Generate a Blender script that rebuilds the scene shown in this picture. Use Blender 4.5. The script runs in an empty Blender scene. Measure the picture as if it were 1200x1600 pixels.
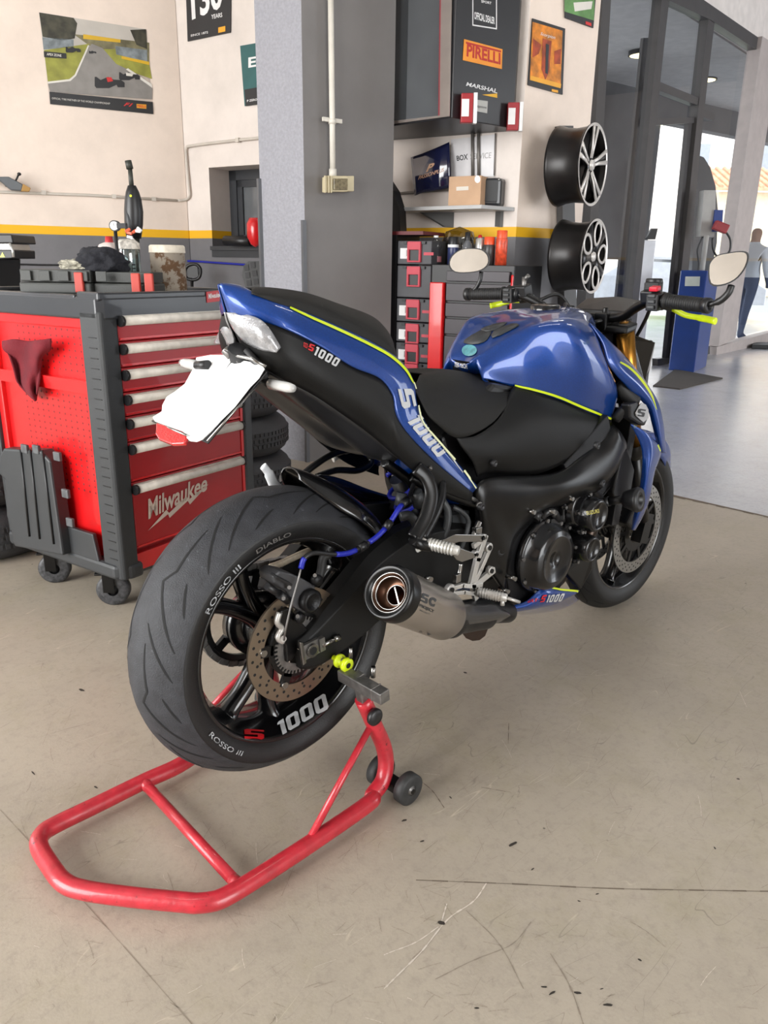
import bpy, bmesh, math, random
from mathutils import Vector, Matrix
from mathutils.bvhtree import BVHTree
from mathutils.geometry import tessellate_polygon
random.seed(7)
sc = bpy.context.scene
COL = sc.collection
V = Vector
PI = math.pi
R = math.radians

# ------------------------------------------------------------------ camera
CAM = V((-0.8768, -1.2552, 1.1363))
YAW, PITCH, ROLL, FPX = 0.8020, -0.3095, 0.0150, 1210.38
_f = V((math.cos(PITCH)*math.cos(YAW), math.cos(PITCH)*math.sin(YAW), math.sin(PITCH)))
_r = V((math.sin(YAW), -math.cos(YAW), 0))
_u = _r.cross(_f)
_c, _s = math.cos(ROLL), math.sin(ROLL)
CR = _r*_c + _u*_s
CU = _u*_c - _r*_s
CF = _f
cd = bpy.data.cameras.new('camera')
cam = bpy.data.objects.new('camera', cd)
COL.objects.link(cam)
cam.matrix_world = Matrix(((CR.x, CU.x, -CF.x, CAM.x), (CR.y, CU.y, -CF.y, CAM.y), (CR.z, CU.z, -CF.z, CAM.z), (0, 0, 0, 1)))
cd.sensor_fit = 'VERTICAL'
cd.sensor_height = 32
cd.lens = FPX/1600*32
cd.clip_start = 0.02
cd.clip_end = 400
sc.camera = cam

# ------------------------------------------------------------------ world, lamps, exposure
w = bpy.data.worlds.new('daylight')
sc.world = w
w.use_nodes = True
nt = w.node_tree
bg = nt.nodes['Background']
bg.inputs[0].default_value = (0.90, 0.95, 1.0, 1)
bg.inputs[1].default_value = 4.5
sc.view_settings.view_transform = 'Standard'
sc.view_settings.look = 'None'
sc.view_settings.exposure = 0.0
sc.view_settings.gamma = 1.0
sc.view_settings.use_curve_mapping = False

def area(name, loc, target, sx, sy, power, color=(1, 1, 1)):
    l = bpy.data.lights.new(name, 'AREA')
    l.shape = 'RECTANGLE'
    l.size = sx
    l.size_y = sy
    l.energy = power
    l.color = color
    o = bpy.data.objects.new(name, l)
    COL.objects.link(o)
    o.location = loc
    o.rotation_euler = (V(target)-V(loc)).to_track_quat('-Z', 'Y').to_euler()
    return o

# daylight entering by the open garage gate behind and to the left of the viewer
area('gate_daylight', (-4.9, 1.4, 1.9), (1.0, 1.4, 1.0), 4.6, 3.4, 425, (1.0, 0.98, 0.945))
far_fill = area('far_floor_fill', (10.6, -6.4, 1.9), (10.2, 1.0, .6), 4.2, 3.2, 190, (0.93, 0.96, 1.0))  # added area light to brighten the far floor and glazing wall
far_fill.data.spread = math.radians(110)
area('second_gate_daylight', (-.2, -6.4, 1.9), (0.2, 0.4, 1.0), 3.6, 3.2, 165, (1.0, 0.98, 0.945))

# ------------------------------------------------------------------ pixel rays -> real points
def ray(x, y):
    return CR*((x-600)/FPX) + CU*((800-y)/FPX) + CF
def px(x, y, Y):
    d = ray(x, y)
    return CAM + d*((Y-CAM.y)/d.y)
def pX(x, y, X):
    d = ray(x, y)
    return CAM + d*((X-CAM.x)/d.x)
def pz(x, y, Z=0.0):
    d = ray(x, y)
    return CAM + d*((Z-CAM.z)/d.z)
def pn(x, y, P, n):
    d = ray(x, y)
    return CAM + d*((P-CAM).dot(n)/d.dot(n))
FW = V((math.cos(YAW), math.sin(YAW), 0))
def hz(x, D):
    d = ray(x, 413+(x-600)*.015)
    d.z = 0
    return V((CAM.x, CAM.y, 0)) + d*(D/d.dot(FW))
def hdir(x):
    d = ray(x, 413+(x-600)*.015)
    d.z = 0
    return d.normalized()

# ------------------------------------------------------------------ materials
def lin(c):
    return tuple(((v/255)/12.92 if v/255 <= .04045 else (((v/255)+.055)/1.055)**2.4) for v in c)
MATS = {}
def mat(name, rgb, rough=.5, metal=0., coat=0., bump=0., bscale=60., var=0., vscale=8., emit=0., spec=.5, var2=None, scuff=None):
    if name in MATS:
        return MATS[name]
    m = bpy.data.materials.new(name)
    m.use_nodes = True
    n = m.node_tree.nodes
    l = m.node_tree.links
    b = n['Principled BSDF']
    c = lin(rgb)+(1,)
    b.inputs['Base Color'].default_value = c
    b.inputs['Roughness'].default_value = rough
    b.inputs['Metallic'].default_value = metal
    b.inputs['Specular IOR Level'].default_value = spec
    b.inputs['Coat Weight'].default_value = coat
    b.inputs['Coat Roughness'].default_value = .04
    tc = n.new('ShaderNodeTexCoord')
    nz = n.new('ShaderNodeTexNoise')
    nz.inputs['Scale'].default_value = vscale
    nz.inputs['Detail'].default_value = 6
    l.new(tc.outputs['Object'], nz.inputs['Vector'])
    mx = n.new('ShaderNodeMix')
    mx.data_type = 'RGBA'
    v = var if var else .06
    mx.inputs[6].default_value = tuple(x*(1-v) for x in c[:3])+(1,)
    mx.inputs[7].default_value = (lin(var2)+(1,)) if var2 else tuple(min(1, x*(1+v)) for x in c[:3])+(1,)
    mr = n.new('ShaderNodeMapRange')
    mr.inputs[1].default_value = .35
    mr.inputs[2].default_value = .65
    l.new(nz.outputs[0], mr.inputs[0])
    l.new(mr.outputs[0], mx.inputs[0])
    l.new(mx.outputs[2], b.inputs['Base Color'])
    if scuff:
        ns = n.new('ShaderNodeTexNoise')
        ns.inputs['Scale'].default_value = scuff[1]
        ns.inputs['Detail'].default_value = 9
        ns.inputs['Roughness'].default_value = .75
        l.new(tc.outputs['Object'], ns.inputs['Vector'])
        ms = n.new('ShaderNodeMapRange')
        ms.inputs[1].default_value = scuff[2]
        ms.inputs[2].default_value = scuff[2]+.05
        l.new(ns.outputs[0], ms.inputs[0])
        m2 = n.new('ShaderNodeMix')
        m2.data_type = 'RGBA'
        l.new(ms.outputs[0], m2.inputs[0])
        l.new(mx.outputs[2], m2.inputs[6])
        m2.inputs[7].default_value = lin(scuff[0])+(1,)
        l.new(m2.outputs[2], b.inputs['Base Color'])
    if bump:
        nb = n.new('ShaderNodeTexNoise')
        nb.inputs['Scale'].default_value = bscale
        nb.inputs['Detail'].default_value = 4
        l.new(tc.outputs['Object'], nb.inputs['Vector'])
        bp = n.new('ShaderNodeBump')
        bp.inputs['Strength'].default_value = bump
        bp.inputs['Distance'].default_value = .004
        l.new(nb.outputs[0], bp.inputs['Height'])
        l.new(bp.outputs[0], b.inputs['Normal'])
    if emit:
        b.inputs['Emission Color'].default_value = c
        b.inputs['Emission Strength'].default_value = emit
    MATS[name] = m
    return m
def glassmat(name, tint, refl, rough=.0):
    m = bpy.data.materials.new(name)
    m.use_nodes = True
    n = m.node_tree.nodes
    l = m.node_tree.links
    n.remove(n['Principled BSDF'])
    t = n.new('ShaderNodeBsdfTransparent')
    t.inputs[0].default_value = tint+(1,)
    g = n.new('ShaderNodeBsdfGlossy')
    g.inputs['Roughness'].default_value = rough
    lw = n.new('ShaderNodeLayerWeight')
    lw.inputs['Blend'].default_value = .5
    pw = n.new('ShaderNodeMath')
    pw.operation = 'POWER'
    pw.inputs[1].default_value = 5
    l.new(lw.outputs['Facing'], pw.inputs[0])
    sc5 = n.new('ShaderNodeMath')
    sc5.operation = 'MULTIPLY'
    sc5.inputs[1].default_value = .6
    l.new(pw.outputs[0], sc5.inputs[0])
    ad = n.new('ShaderNodeMath')
    ad.operation = 'ADD'
    ad.inputs[1].default_value = refl
    l.new(sc5.outputs[0], ad.inputs[0])
    mx = n.new('ShaderNodeMixShader')
    l.new(ad.outputs[0], mx.inputs[0])
    l.new(t.outputs[0], mx.inputs[1])
    l.new(g.outputs[0], mx.inputs[2])
    l.new(mx.outputs[0], n['Material Output'].inputs[0])
    MATS[name] = m
    return m

BLUE = mat('metallic_blue_paint', (2, 58, 136), .38, .45, 1.0, bump=.02, bscale=1500, var=.1, vscale=300)
BLACKG = mat('gloss_black', (9, 9, 11), .22, 0, .5)
BLACKM = mat('matte_black_panel', (12, 12, 12), .5, 0, 0, bump=.12, bscale=900, spec=.3)
BLACKS = mat('satin_black_metal', (10, 10, 11), .3, .2)
DARKM = mat('dark_engine_metal', (24, 24, 26), .38, .5, bump=.2, bscale=300)
SEATM = mat('seat_vinyl', (19, 18, 16), .6, 0, 0, bump=.3, bscale=1100, spec=.35)
RUBBER = mat('tyre_rubber', (44, 45, 49), .62, 0, 0, bump=.4, bscale=420, var=.2, vscale=35, scuff=((92, 95, 100), 70, .63))
SIDEW = mat('tyre_sidewall', (17, 17, 18), .5, bump=.15, bscale=300)
RUBBERD = mat('dark_rubber', (17, 17, 18), .6)
GROOVE = mat('tread_groove', (9, 9, 10), .8)
WHITEL = mat('chalk_white_lettering', (150, 153, 156), .7, var=.6, vscale=160)
NEON = mat('neon_yellow', (205, 225, 20), .35, 0, .3)
SILVER = mat('brushed_aluminium', (196, 194, 190), .32, .6, bump=.1, bscale=500)
STEEL = mat('steel', (150, 148, 145), .25, 1.0)
STEELD = mat('worn_grey_steel', (122, 120, 118), .42, .8, var=.2, vscale=60)
TITAN = mat('titanium_silencer', (186, 178, 170), .26, .85, bump=.05, bscale=300)
DISC = mat('disc_steel', (140, 126, 110), .35, .9)
BRONZE = mat('heat_bronze', (92, 66, 52), .35, .9)
GOLD = mat('gold_fork', (176, 124, 52), .25, .9)
REDP = mat('red_stand_paint', (178, 38, 50), .36, 0, .4, bump=.15, bscale=120, var=.14, vscale=40, scuff=((58, 22, 22), 26, .62))
REDC = mat('tool_chest_red', (214, 18, 22), .33, 0, .5)
REDD = mat('tool_chest_shaded_red', (172, 10, 20), .42, 0, .15)  # chest red darkened for the shade on its front
GREYPL = mat('dark_grey_plastic', (48, 50, 52), .45, 0, 0, bump=.15, bscale=500)
BLKPL = mat('black_plastic', (22, 22, 24), .4)
HANDLE = mat('drawer_handle_silver', (212, 206, 196), .45, .05, var=.12, vscale=30)
LENS = mat('clear_tail_lens', (150, 150, 152), .16, .3, 1.0, bump=.3, bscale=260, var=.2, vscale=60)
WHITE = mat('plain_white', (245, 245, 245), .5)
REDL = mat('red_reflector', (190, 24, 26), .15, 0, 1.0, bump=.4, bscale=300)
LETW = mat('white_lettering', (225, 225, 225), .5)
LETG = mat('silver_lettering', (186, 188, 190), .4)
LETR = mat('red_lettering', (190, 22, 30), .4)
DECG = mat('grey_stripe', (140, 145, 150), .35, .3, .5)
CARBON = mat('carbon_weave', (28, 28, 30), .3, 0, .8, bump=.6, bscale=700, var=.5, vscale=600)
BLUEW = mat('blue_hose', (24, 34, 150), .4)
MIRROR = mat('mirror_glass', (225, 225, 220), .03, 1.0)

# ------------------------------------------------------------------ mesh builder
ORG = V((0, 0, 0))
class MB:
    def __init__(s):
        s.v = []
        s.f = []
        s.mi = []
        s.sm = []
    def add(s, vs, fs, mi=0, sm=True):
        o = len(s.v)
        s.v += [V(p) for p in vs]
        for f in fs:
            s.f.append(tuple(i+o for i in f))
            s.mi.append(mi)
            s.sm.append(sm)
        return s
    def tube(s, pts, r, seg=12, closed=False, mi=0, flat=1.0, up=None):
        pts = [V(p) for p in pts]
        n = len(pts)
        rs = r if isinstance(r, (list, tuple)) else [r]*n
        vs = []
        nrm = None
        for i in range(n):
            a = pts[(i-1) % n] if (closed or i > 0) else pts[0]
            b = pts[(i+1) % n] if (closed or i < n-1) else pts[-1]
            t = (b-a).normalized()
            if nrm is None:
                q = V(up) if up is not None else (V((0, 0, 1)) if abs(t.z) < .9 else V((1, 0, 0)))
                nrm = (q-t*q.dot(t)).normalized()
            else:
                nrm = (nrm-t*nrm.dot(t)).normalized()
            bn = t.cross(nrm)
            for k in range(seg):
                an = 2*PI*k/seg
                vs.append(pts[i]+(nrm*math.cos(an)*flat+bn*math.sin(an))*rs[i])
        fs = []
        m = n if closed else n-1
        for i in range(m):
            j = (i+1) % n
            for k in range(seg):
                k2 = (k+1) % seg
                fs.append((i*seg+k, i*seg+k2, j*seg+k2, j*seg+k))
        s.add(vs, fs, mi)
        if not closed:
            s.add(vs[:seg], [tuple(range(seg))[::-1]], mi, False)
            s.add(vs[-seg:], [tuple(range(seg))], mi, False)
        return s
    def lathe(s, prof, c, ax=(0, 1, 0), seg=32, mi=0, sm=True, start=None, arc=2*PI):
        # prof: (distance along axis, radius)
        ax = V(ax).normalized()
        q = V(start) if start is not None else (V((0, 0, 1)) if abs(ax.z) < .9 else V((1, 0, 0)))
        e1 = (q-ax*q.dot(ax)).normalized()
        e2 = ax.cross(e1)
        c = V(c)
        full = abs(arc-2*PI) < 1e-6
        cnt = seg if full else seg+1
        vs = []
        for (h, r) in prof:
            for k in range(cnt):
                a = arc*k/seg
                vs.append(c+ax*h+(e1*math.cos(a)+e2*math.sin(a))*max(r, 1e-5))
        fs = []
        for i in range(len(prof)-1):
            for k in range(seg):
                k2 = (k+1) % cnt
                fs.append((i*cnt+k, i*cnt+k2, (i+1)*cnt+k2, (i+1)*cnt+k))
        return s.add(vs, fs, mi, sm)
    def cyl(s, a, b, r, r2=None, seg=20, mi=0, bev=0.0):
        a = V(a)
        b = V(b)
        L = (b-a).length
        r2 = r if r2 is None else r2
        if bev:
            return s.lathe([(0, 0), (0, r-bev), (bev, r), (L-bev, r2), (L, r2-bev), (L, 0)], a, b-a, seg, mi)
        s.lathe([(0, 0), (0, r)], a, b-a, seg, mi, False)
        s.lathe([(0, r), (L, r2)], a, b-a, seg, mi)
        return s.lathe([(L, r2), (L, 0)], a, b-a, seg, mi, False)
    def box(s, c, size, X=(1, 0, 0), Z=(0, 0, 1), mi=0):
        X = V(X).normalized()
        Z = V(Z)
        Z = (Z-X*Z.dot(X)).normalized()
        Y = Z.cross(X)
        hx, hy, hz_ = [q/2 for q in size]
        c = V(c)
        vs = [c+X*hx*a+Y*hy*b+Z*hz_*d for a in (-1, 1) for b in (-1, 1) for d in (-1, 1)]
        return s.add(vs, [(0, 1, 3, 2), (4, 6, 7, 5), (0, 4, 5, 1), (2, 3, 7, 6), (0, 2, 6, 4), (1, 5, 7, 3)], mi, False)
    def prism(s, poly, vec, mi=0):
        poly = [V(p) for p in poly]
        vec = V(vec)
        n = len(poly)
        nn = V((0, 0, 0))
        for i in range(n):
            nn += poly[i].cross(poly[(i+1) % n])
        if nn.dot(vec) > 0:
            poly = poly[::-1]
        top = [p+vec for p in poly]
        s.add(poly, [tuple(t) for t in tessellate_polygon([poly])], mi, False) if False else s.add(poly, [tuple(range(n))], mi, False)
        s.add(top, [tuple(range(n))[::-1]], mi, False)
        s.add(poly+top, [(i, n+i, n+(i+1) % n, (i+1) % n) for i in range(n)], mi, False)
        return s
    def grid(s, rows, mi=0, sm=True):
        m = len(rows[0])
        vs = [p for r in rows for p in r]
        fs = [(i*m+j, i*m+j+1, (i+1)*m+j+1, (i+1)*m+j) for i in range(len(rows)-1) for j in range(m-1)]
        return s.add(vs, fs, mi, sm)
    def obj(s, name, mats, parent=None, bevel=0, solid=0, weld=False, seg=2):
        me = bpy.data.meshes.new(name)
        me.from_pydata([tuple(p-ORG) for p in s.v], [], s.f)
        if not isinstance(mats, (list, tuple)):
            mats = [mats]
        for m in mats:
            me.materials.append(m)
        for p, mi, sm in zip(me.polygons, s.mi, s.sm):
            p.material_index = mi
            p.use_smooth = sm
        bm = bmesh.new()
        bm.from_mesh(me)
        bmesh.ops.remove_doubles(bm, verts=bm.verts, dist=1e-5)
        bmesh.ops.recalc_face_normals(bm, faces=bm.faces) if solid == 0 else None
        bm.to_mesh(me)
        bm.free()
        o = bpy.data.objects.new(name, me)
        COL.objects.link(o)
        if parent:
            o.parent = parent
        else:
            o.location = ORG
        if solid:
            md = o.modifiers.new('thickness', 'SOLIDIFY')
            md.thickness = solid
            md.offset = 0
        if bevel:
            md = o.modifiers.new('bevel', 'BEVEL')
            md.width = bevel
            md.segments = seg
            md.limit_method = 'ANGLE'
            md.angle_limit = R(40)
            md.harden_normals = False
        return o
    def bvh(s):
        return BVHTree.FromPolygons([tuple(p) for p in s.v], s.f)

def tag(o, label, cat, group=None, kind=None):
    if label:
        o['label'] = label
    if cat:
        o['category'] = cat
    if group:
        o['group'] = group
    if kind:
        o['kind'] = kind
    return o
def root(name, loc, label, cat, group=None):
    global ORG
    o = bpy.data.objects.new(name, None)
    COL.objects.link(o)
    o.location = loc
    o.empty_display_size = .1
    ORG = V(loc)
    return tag(o, label, cat, group)
def org(loc=(0, 0, 0)):
    global ORG
    ORG = V(loc)
def struct(name, mb, m, **k):
    org()
    o = mb.obj(name, m, **k)
    o['kind'] = 'structure'
    return o
def copy_tree(o, parent=None):
    c = o.copy()
    COL.objects.link(c)
    c.parent = parent
    for ch in [q for q in bpy.data.objects if q.parent == o]:
        copy_tree(ch, c)
    return c

def spl(pts, n=6, closed=False):
    pts = [V(p) for p in pts]
    out = []
    N = len(pts)
    rng = range(N) if closed else range(N-1)
    for i in rng:
        p1, p2 = pts[i], pts[(i+1) % N]
        p0 = pts[(i-1) % N] if (closed or i > 0) else p1*2-p2
        p3 = pts[(i+2) % N] if (closed or i < N-2) else p2*2-p1
        for k in range(n):
            t = k/n
            out.append(.5*((2*p1)+(p2-p0)*t+(2*p0-5*p1+4*p2-p3)*t*t+(3*p1-p0-3*p2+p3)*t*t*t))
    if not closed:
        out.append(pts[-1])
    return out
def dense(rows, n=5, m=5):
    a = [spl(r, m) for r in rows]
    cols = list(zip(*a))
    b = [spl(c, n) for c in cols]
    return [list(r) for r in zip(*b)]
def pp(rows):
    return [[px(*q) for q in r] for r in rows]
def mirror_rows(rows):
    # rows run outer -> centre; append the mirrored far side
    out = []
    for r in rows:
        c = list(r)
        c[-1] = V((c[-1].x, 0, c[-1].z)) if abs(c[-1].y) < .02 else c[-1]
        k = c[:-1] if abs(c[-1].y) < 1e-6 else c
        out.append(c+[V((p.x, -p.y, p.z)) for p in reversed(k)])
    return out

# ------------------------------------------------------------------ lettering
_tc = {}
def txt(s_, bold=0.0, shear=0.0, xs=1.0):
    key = (s_, bold, shear, xs)
    if key in _tc:
        return _tc[key]
    cu = bpy.data.curves.new('t', 'FONT')
    cu.body = s_
    cu.offset = bold
    cu.resolution_u = 3
    o = bpy.data.objects.new('t', cu)
    COL.objects.link(o)
    dg = bpy.context.evaluated_depsgraph_get()
    me = o.evaluated_get(dg).to_mesh()
    vs = [(v.co.x*xs+v.co.y*shear, v.co.y) for v in me.vertices]
    fs = [tuple(p.vertices) for p in me.polygons]
    o.evaluated_get(dg).to_mesh_clear()
    bpy.data.objects.remove(o)
    x0 = min(v[0] for v in vs); x1 = max(v[0] for v in vs)
    y0 = min(v[1] for v in vs); y1 = max(v[1] for v in vs)
    vs = [((a-x0)/(x1-x0), (b-y0)/(y1-y0)) for a, b in vs]
    _tc[key] = (vs, fs, (x1-x0)/(y1-y0))
    return _tc[key]
def block(s_, shear=.25, gap=.25):
    # squared, chamfered block lettering used for the machine's model marks
    t = .24
    G = {'0': [(0, .15, .12, 0), (.68, 0, .8, .15), (.8, .85, .68, 1), (.12, 1, 0, .85)]}
    vs = []
    fs = []
    x = 0
    def quadstrip(outer, inner):
        o = len(vs)
        n = len(outer)
        for p in outer+inner:
            vs.append((x+p[0], p[1]))
        for i in range(n):
            fs.append((o+i, o+(i+1) % n, o+n+(i+1) % n, o+n+i))
    def poly(*ps):
        o = len(vs)
        for p in ps:
            vs.append((x+p[0], p[1]))
        fs.append(tuple(range(o, o+len(ps))))
    for ch in s_:
        wd = .8
        if ch == '0':
            quadstrip([(.12, 0), (.68, 0), (.8, .12), (.8, .88), (.68, 1), (.12, 1), (0, .88), (0, .12)],
                      [(.3, .2), (.5, .2), (.53, .24), (.53, .76), (.5, .8), (.3, .8), (.27, .76), (.27, .24)])
        elif ch == '1':
            poly((.14, 0), (.42, 0), (.42, 1), (.14, 1))
            poly((0, .8), (.14, .8), (.14, 1), (.1, 1), (0, .93))
            wd = .42
        elif ch == 'S':
            poly((0, 0), (.68, 0), (.8, .12), (.8, .2), (0, .2))
            poly((.54, .2), (.8, .2), (.8, .5), (.7, .6), (.54, .6))
            poly((0, .4), (.54, .4), (.54, .6), (0, .6))
            poly((0, .6), (.27, .6), (.27, .8), (0, .8), )
            poly((0, .8), (.8, .8), (.8, 1), (.12, 1), (0, .88))
        elif ch == 'X':
            poly((0, 0), (.25, 0), (.8, 1), (.55, 1))
            poly((.55, 0), (.8, 0), (.25, 1), (0, 1))
        elif ch == 'G':
            poly((0, 0), (.8, 0), (.8, .2), (0, .2))
            poly((0, .2), (.27, .2), (.27, .8), (0, .8))
            poly((0, .8), (.8, .8), (.8, 1), (.1, 1))
            poly((.55, .2), (.8, .2), (.8, .5), (.4, .5), (.4, .4), (.55, .4))
        elif ch == '-':
            poly((0, .4), (.35, .4), (.35, .58), (0, .58))
            wd = .35
        elif ch == ' ':
            wd = .3
        x += wd+gap
    W = x-gap
    vs = [((a+b*shear)/(W+shear), b) for a, b in vs]
    return vs, fs, W+shear
_fc = {}
def fine(glyph):
    k = id(glyph[0])
    if k in _fc:
        return _fc[k][0]
    bm = bmesh.new()
    bv = [bm.verts.new((a*max(.6, glyph[2]), b, 0)) for a, b in glyph[0]]
    for f in glyph[1]:
        if len(set(f)) >= 3:
            try:
                bm.faces.new([bv[i] for i in f])
            except ValueError:
                pass
    bmesh.ops.triangulate(bm, faces=bm.faces)
    for _ in range(3):
        es = [e for e in bm.edges if e.calc_length() > .28]
        if not es:
            break
        bmesh.ops.subdivide_edges(bm, edges=es, cuts=1)
        bmesh.ops.triangulate(bm, faces=bm.faces)
    bm.verts.index_update()
    q = max(.6, glyph[2])
    r = ([(v.co.x/q, v.co.y) for v in bm.verts], [tuple(v.index for v in f.verts) for f in bm.faces], glyph[2])
    bm.free()
    _fc[k] = (r, glyph)
    return r
def put(mb, glyph, fn, mi=0):
    if len(glyph[0]) < 120:
        glyph = fine(glyph)
    vs, fs, _ = glyph
    P = [fn(a, b) for a, b in vs]
    ok = [f for f in fs if all(P[i] is not None for i in f)]
    P = [p if p is not None else V((0, 0, 0)) for p in P]
    used = sorted({i for f in ok for i in f})
    idx = {i: k for k, i in enumerate(used)}
    mb.add([P[i] for i in used], [tuple(idx[i] for i in f) for f in ok], mi, False)
    return mb
def bil(q, a, b):
    # q = TL, TR, BR, BL
    tx = (q[0][0]*(1-a)+q[1][0]*a, q[0][1]*(1-a)+q[1][1]*a)
    bx = (q[3][0]*(1-a)+q[2][0]*a, q[3][1]*(1-a)+q[2][1]*a)
    return (bx[0]*(1-b)+tx[0]*b, bx[1]*(1-b)+tx[1]*b)
def on_surf(bvh, off=.0015):
    def g(x, y):
        d = ray(x, y).normalized()
        h = bvh.ray_cast(CAM, d)
        if h[0] is None:
            return None
        n = h[1]
        if n.dot(d) > 0:
            n = -n
        return h[0]+n*off
    return g
def on_plane(P, n, off=.001):
    n = V(n)
    if n.dot(CAM-V(P)) < 0:
        n = -n
    def g(x, y):
        return pn(x, y, V(P), n)+n*off
    return g
def mark(mb, glyph, quad, surf, mi=0):
    # quad corners: top left, top right, bottom right, bottom left
    return put(mb, glyph, lambda a, b: surf(*bil(quad, a, b)), mi)
def stripe(mb, pts, width, surf, mi=0, n=10):
    # ribbon of pixel polyline laid on a surface; width in pixels (list or number)
    P = spl([V((x, y, 0)) for x, y in pts], n)
    N = len(P)
    ws = width if isinstance(width, list) else [width]*len(pts)
    L = []
    Rr = []
    for i, p in enumerate(P):
        t = (P[min(i+1, N-1)]-P[max(i-1, 0)]).normalized()
        k = i/n
        a = int(min(k, len(ws)-1))
        b = min(a+1, len(ws)-1)
        ww = ws[a]+(ws[b]-ws[a])*(k-a)
        nn = V((-t.y, t.x, 0))*ww/2
        L.append(surf(p.x+nn.x, p.y+nn.y))
        Rr.append(surf(p.x-nn.x, p.y-nn.y))
    for i in range(N-1):
        q = [L[i], L[i+1], Rr[i+1], Rr[i]]
        if all(z is not None for z in q) and (L[i]-L[i+1]).length < .08 and (L[i]-Rr[i]).length < .06:
            mb.add(q, [(0, 1, 2, 3)], mi, True)
    return mb
def face2(poly, surf, mb, mi=0):
    P = [surf(*q) for q in poly]
    return mb.add(P, [tuple(t) for t in tessellate_polygon([P])], mi, False)

# =================================================================== SETTING
def floor_mat(name, rgb, rgb2, rough, scratch=1.0):
    m = bpy.data.materials.new(name)
    m.use_nodes = True
    n = m.node_tree.nodes
    l = m.node_tree.links
    b = n['Principled BSDF']
    tc = n.new('ShaderNodeTexCoord')
    def noise(sc_, det=6, rough_=.6, vec=None, dist=0):
        z = n.new('ShaderNodeTexNoise')
        z.inputs['Scale'].default_value = sc_
        z.inputs['Detail'].default_value = det
        z.inputs['Roughness'].default_value = rough_
        z.inputs['Distortion'].default_value = dist
        l.new(vec or tc.outputs['Object'], z.inputs['Vector'])
        return z
    def ramp(src, a, b_):
        r = n.new('ShaderNodeMapRange')
        r.inputs[1].default_value = a
        r.inputs[2].default_value = b_
        l.new(src, r.inputs[0])
        return r.outputs[0]
    def mix(fac, c1, c2, k=None):
        x = n.new('ShaderNodeMix')
        x.data_type = 'RGBA'
        if k is not None:
            mm = n.new('ShaderNodeMath')
            mm.operation = 'MULTIPLY'
            mm.inputs[1].default_value = k
            l.new(fac, mm.inputs[0])
            fac = mm.outputs[0]
        l.new(fac, x.inputs[0])
        for i, c in ((6, c1), (7, c2)):
            if isinstance(c, tuple):
                x.inputs[i].default_value = lin(c)+(1,)
            else:
                l.new(c, x.inputs[i])
        return x.outputs[2]
    c = mix(ramp(noise(1.3).outputs[0], .3, .7), rgb, rgb2)
    c = mix(ramp(noise(9, 8, .7).outputs[0], .5, .75), c, tuple(int(v*.86) for v in rgb), .55)
    c = mix(ramp(noise(45, 8, .8).outputs[0], .5, .72), c, tuple(int(v*.78) for v in rgb), .6)
    c = mix(ramp(noise(3.2, 9, .8).outputs[0], .5, .66), c, (150, 142, 112), .35*scratch)
    # fine scratches: level lines of stretched noise at several angles
    for k, (ang, s_, w_, dark) in enumerate(((.5, 5, .004, 1), (-.9, 7, .004, 1), (1.9, 3.5, .003, 1), (.1, 11, .005, 1), (2.6, 4.2, .003, 0))):
        mp = n.new('ShaderNodeMapping')
        mp.inputs['Rotation'].default_value = (0, 0, ang)
        mp.inputs['Scale'].default_value = (.35, 2.2, 1)
        mp.inputs['Location'].default_value = (k*7.3, k*3.1, 0)
        l.new(tc.outputs['Object'], mp.inputs[0])
        z = noise(s_, 1.5, .5, mp.outputs[0], .3)
        d = n.new('ShaderNodeMath')
        d.operation = 'SUBTRACT'
        d.inputs[1].default_value = .5
        l.new(z.outputs[0], d.inputs[0])
        a = n.new('ShaderNodeMath')
        a.operation = 'ABSOLUTE'
        l.new(d.outputs[0], a.inputs[0])
        r = ramp(a.outputs[0], w_*.6, 0)
        gate = ramp(noise(3.1+k, 3, .6).outputs[0], .52, .62)
        mu = n.new('ShaderNodeMath')
        mu.operation = 'MULTIPLY'
        l.new(r, mu.inputs[0])
        l.new(gate, mu.inputs[1])
        c = mix(mu.outputs[0], c, tuple(int(v*.55) for v in rgb) if dark else tuple(min(255, int(v*1.2)) for v in rgb), .55*scratch)
    vo = n.new('ShaderNodeTexVoronoi')
    vo.inputs['Scale'].default_value = 9
    l.new(tc.outputs['Object'], vo.inputs['Vector'])
    g2 = ramp(vo.outputs['Distance'], .035, .025)
    gate = ramp(noise(4.4, 2, .5).outputs[0], .57, .60)
    mu = n.new('ShaderNodeMath')
    mu.operation = 'MULTIPLY'
    l.new(g2, mu.inputs[0])
    l.new(gate, mu.inputs[1])
    c = mix(mu.outputs[0], c, (60, 52, 46), .9*scratch)
    l.new(c, b.inputs['Base Color'])
    rr = n.new('ShaderNodeMapRange')
    rr.inputs[3].default_value = rough-.06
    rr.inputs[4].default_value = rough+.12
    l.new(noise(2.2, 8, .75).outputs[0], rr.inputs[0])
    l.new(rr.outputs[0], b.inputs['Roughness'])
    bp = n.new('ShaderNodeBump')
    bp.inputs['Strength'].default_value = .12
    bp.inputs['Distance'].default_value = .003
    l.new(noise(160, 4, .6).outputs[0], bp.inputs['Height'])
    l.new(bp.outputs[0], b.inputs['Normal'])
    return m
FLOORM = floor_mat('worn_beige_concrete', (176, 165, 149), (162, 152, 138), .36)
FLOORG = floor_mat('sealed_grey_floor', (190, 190, 194), (176, 177, 184), .18, .3)

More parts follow.
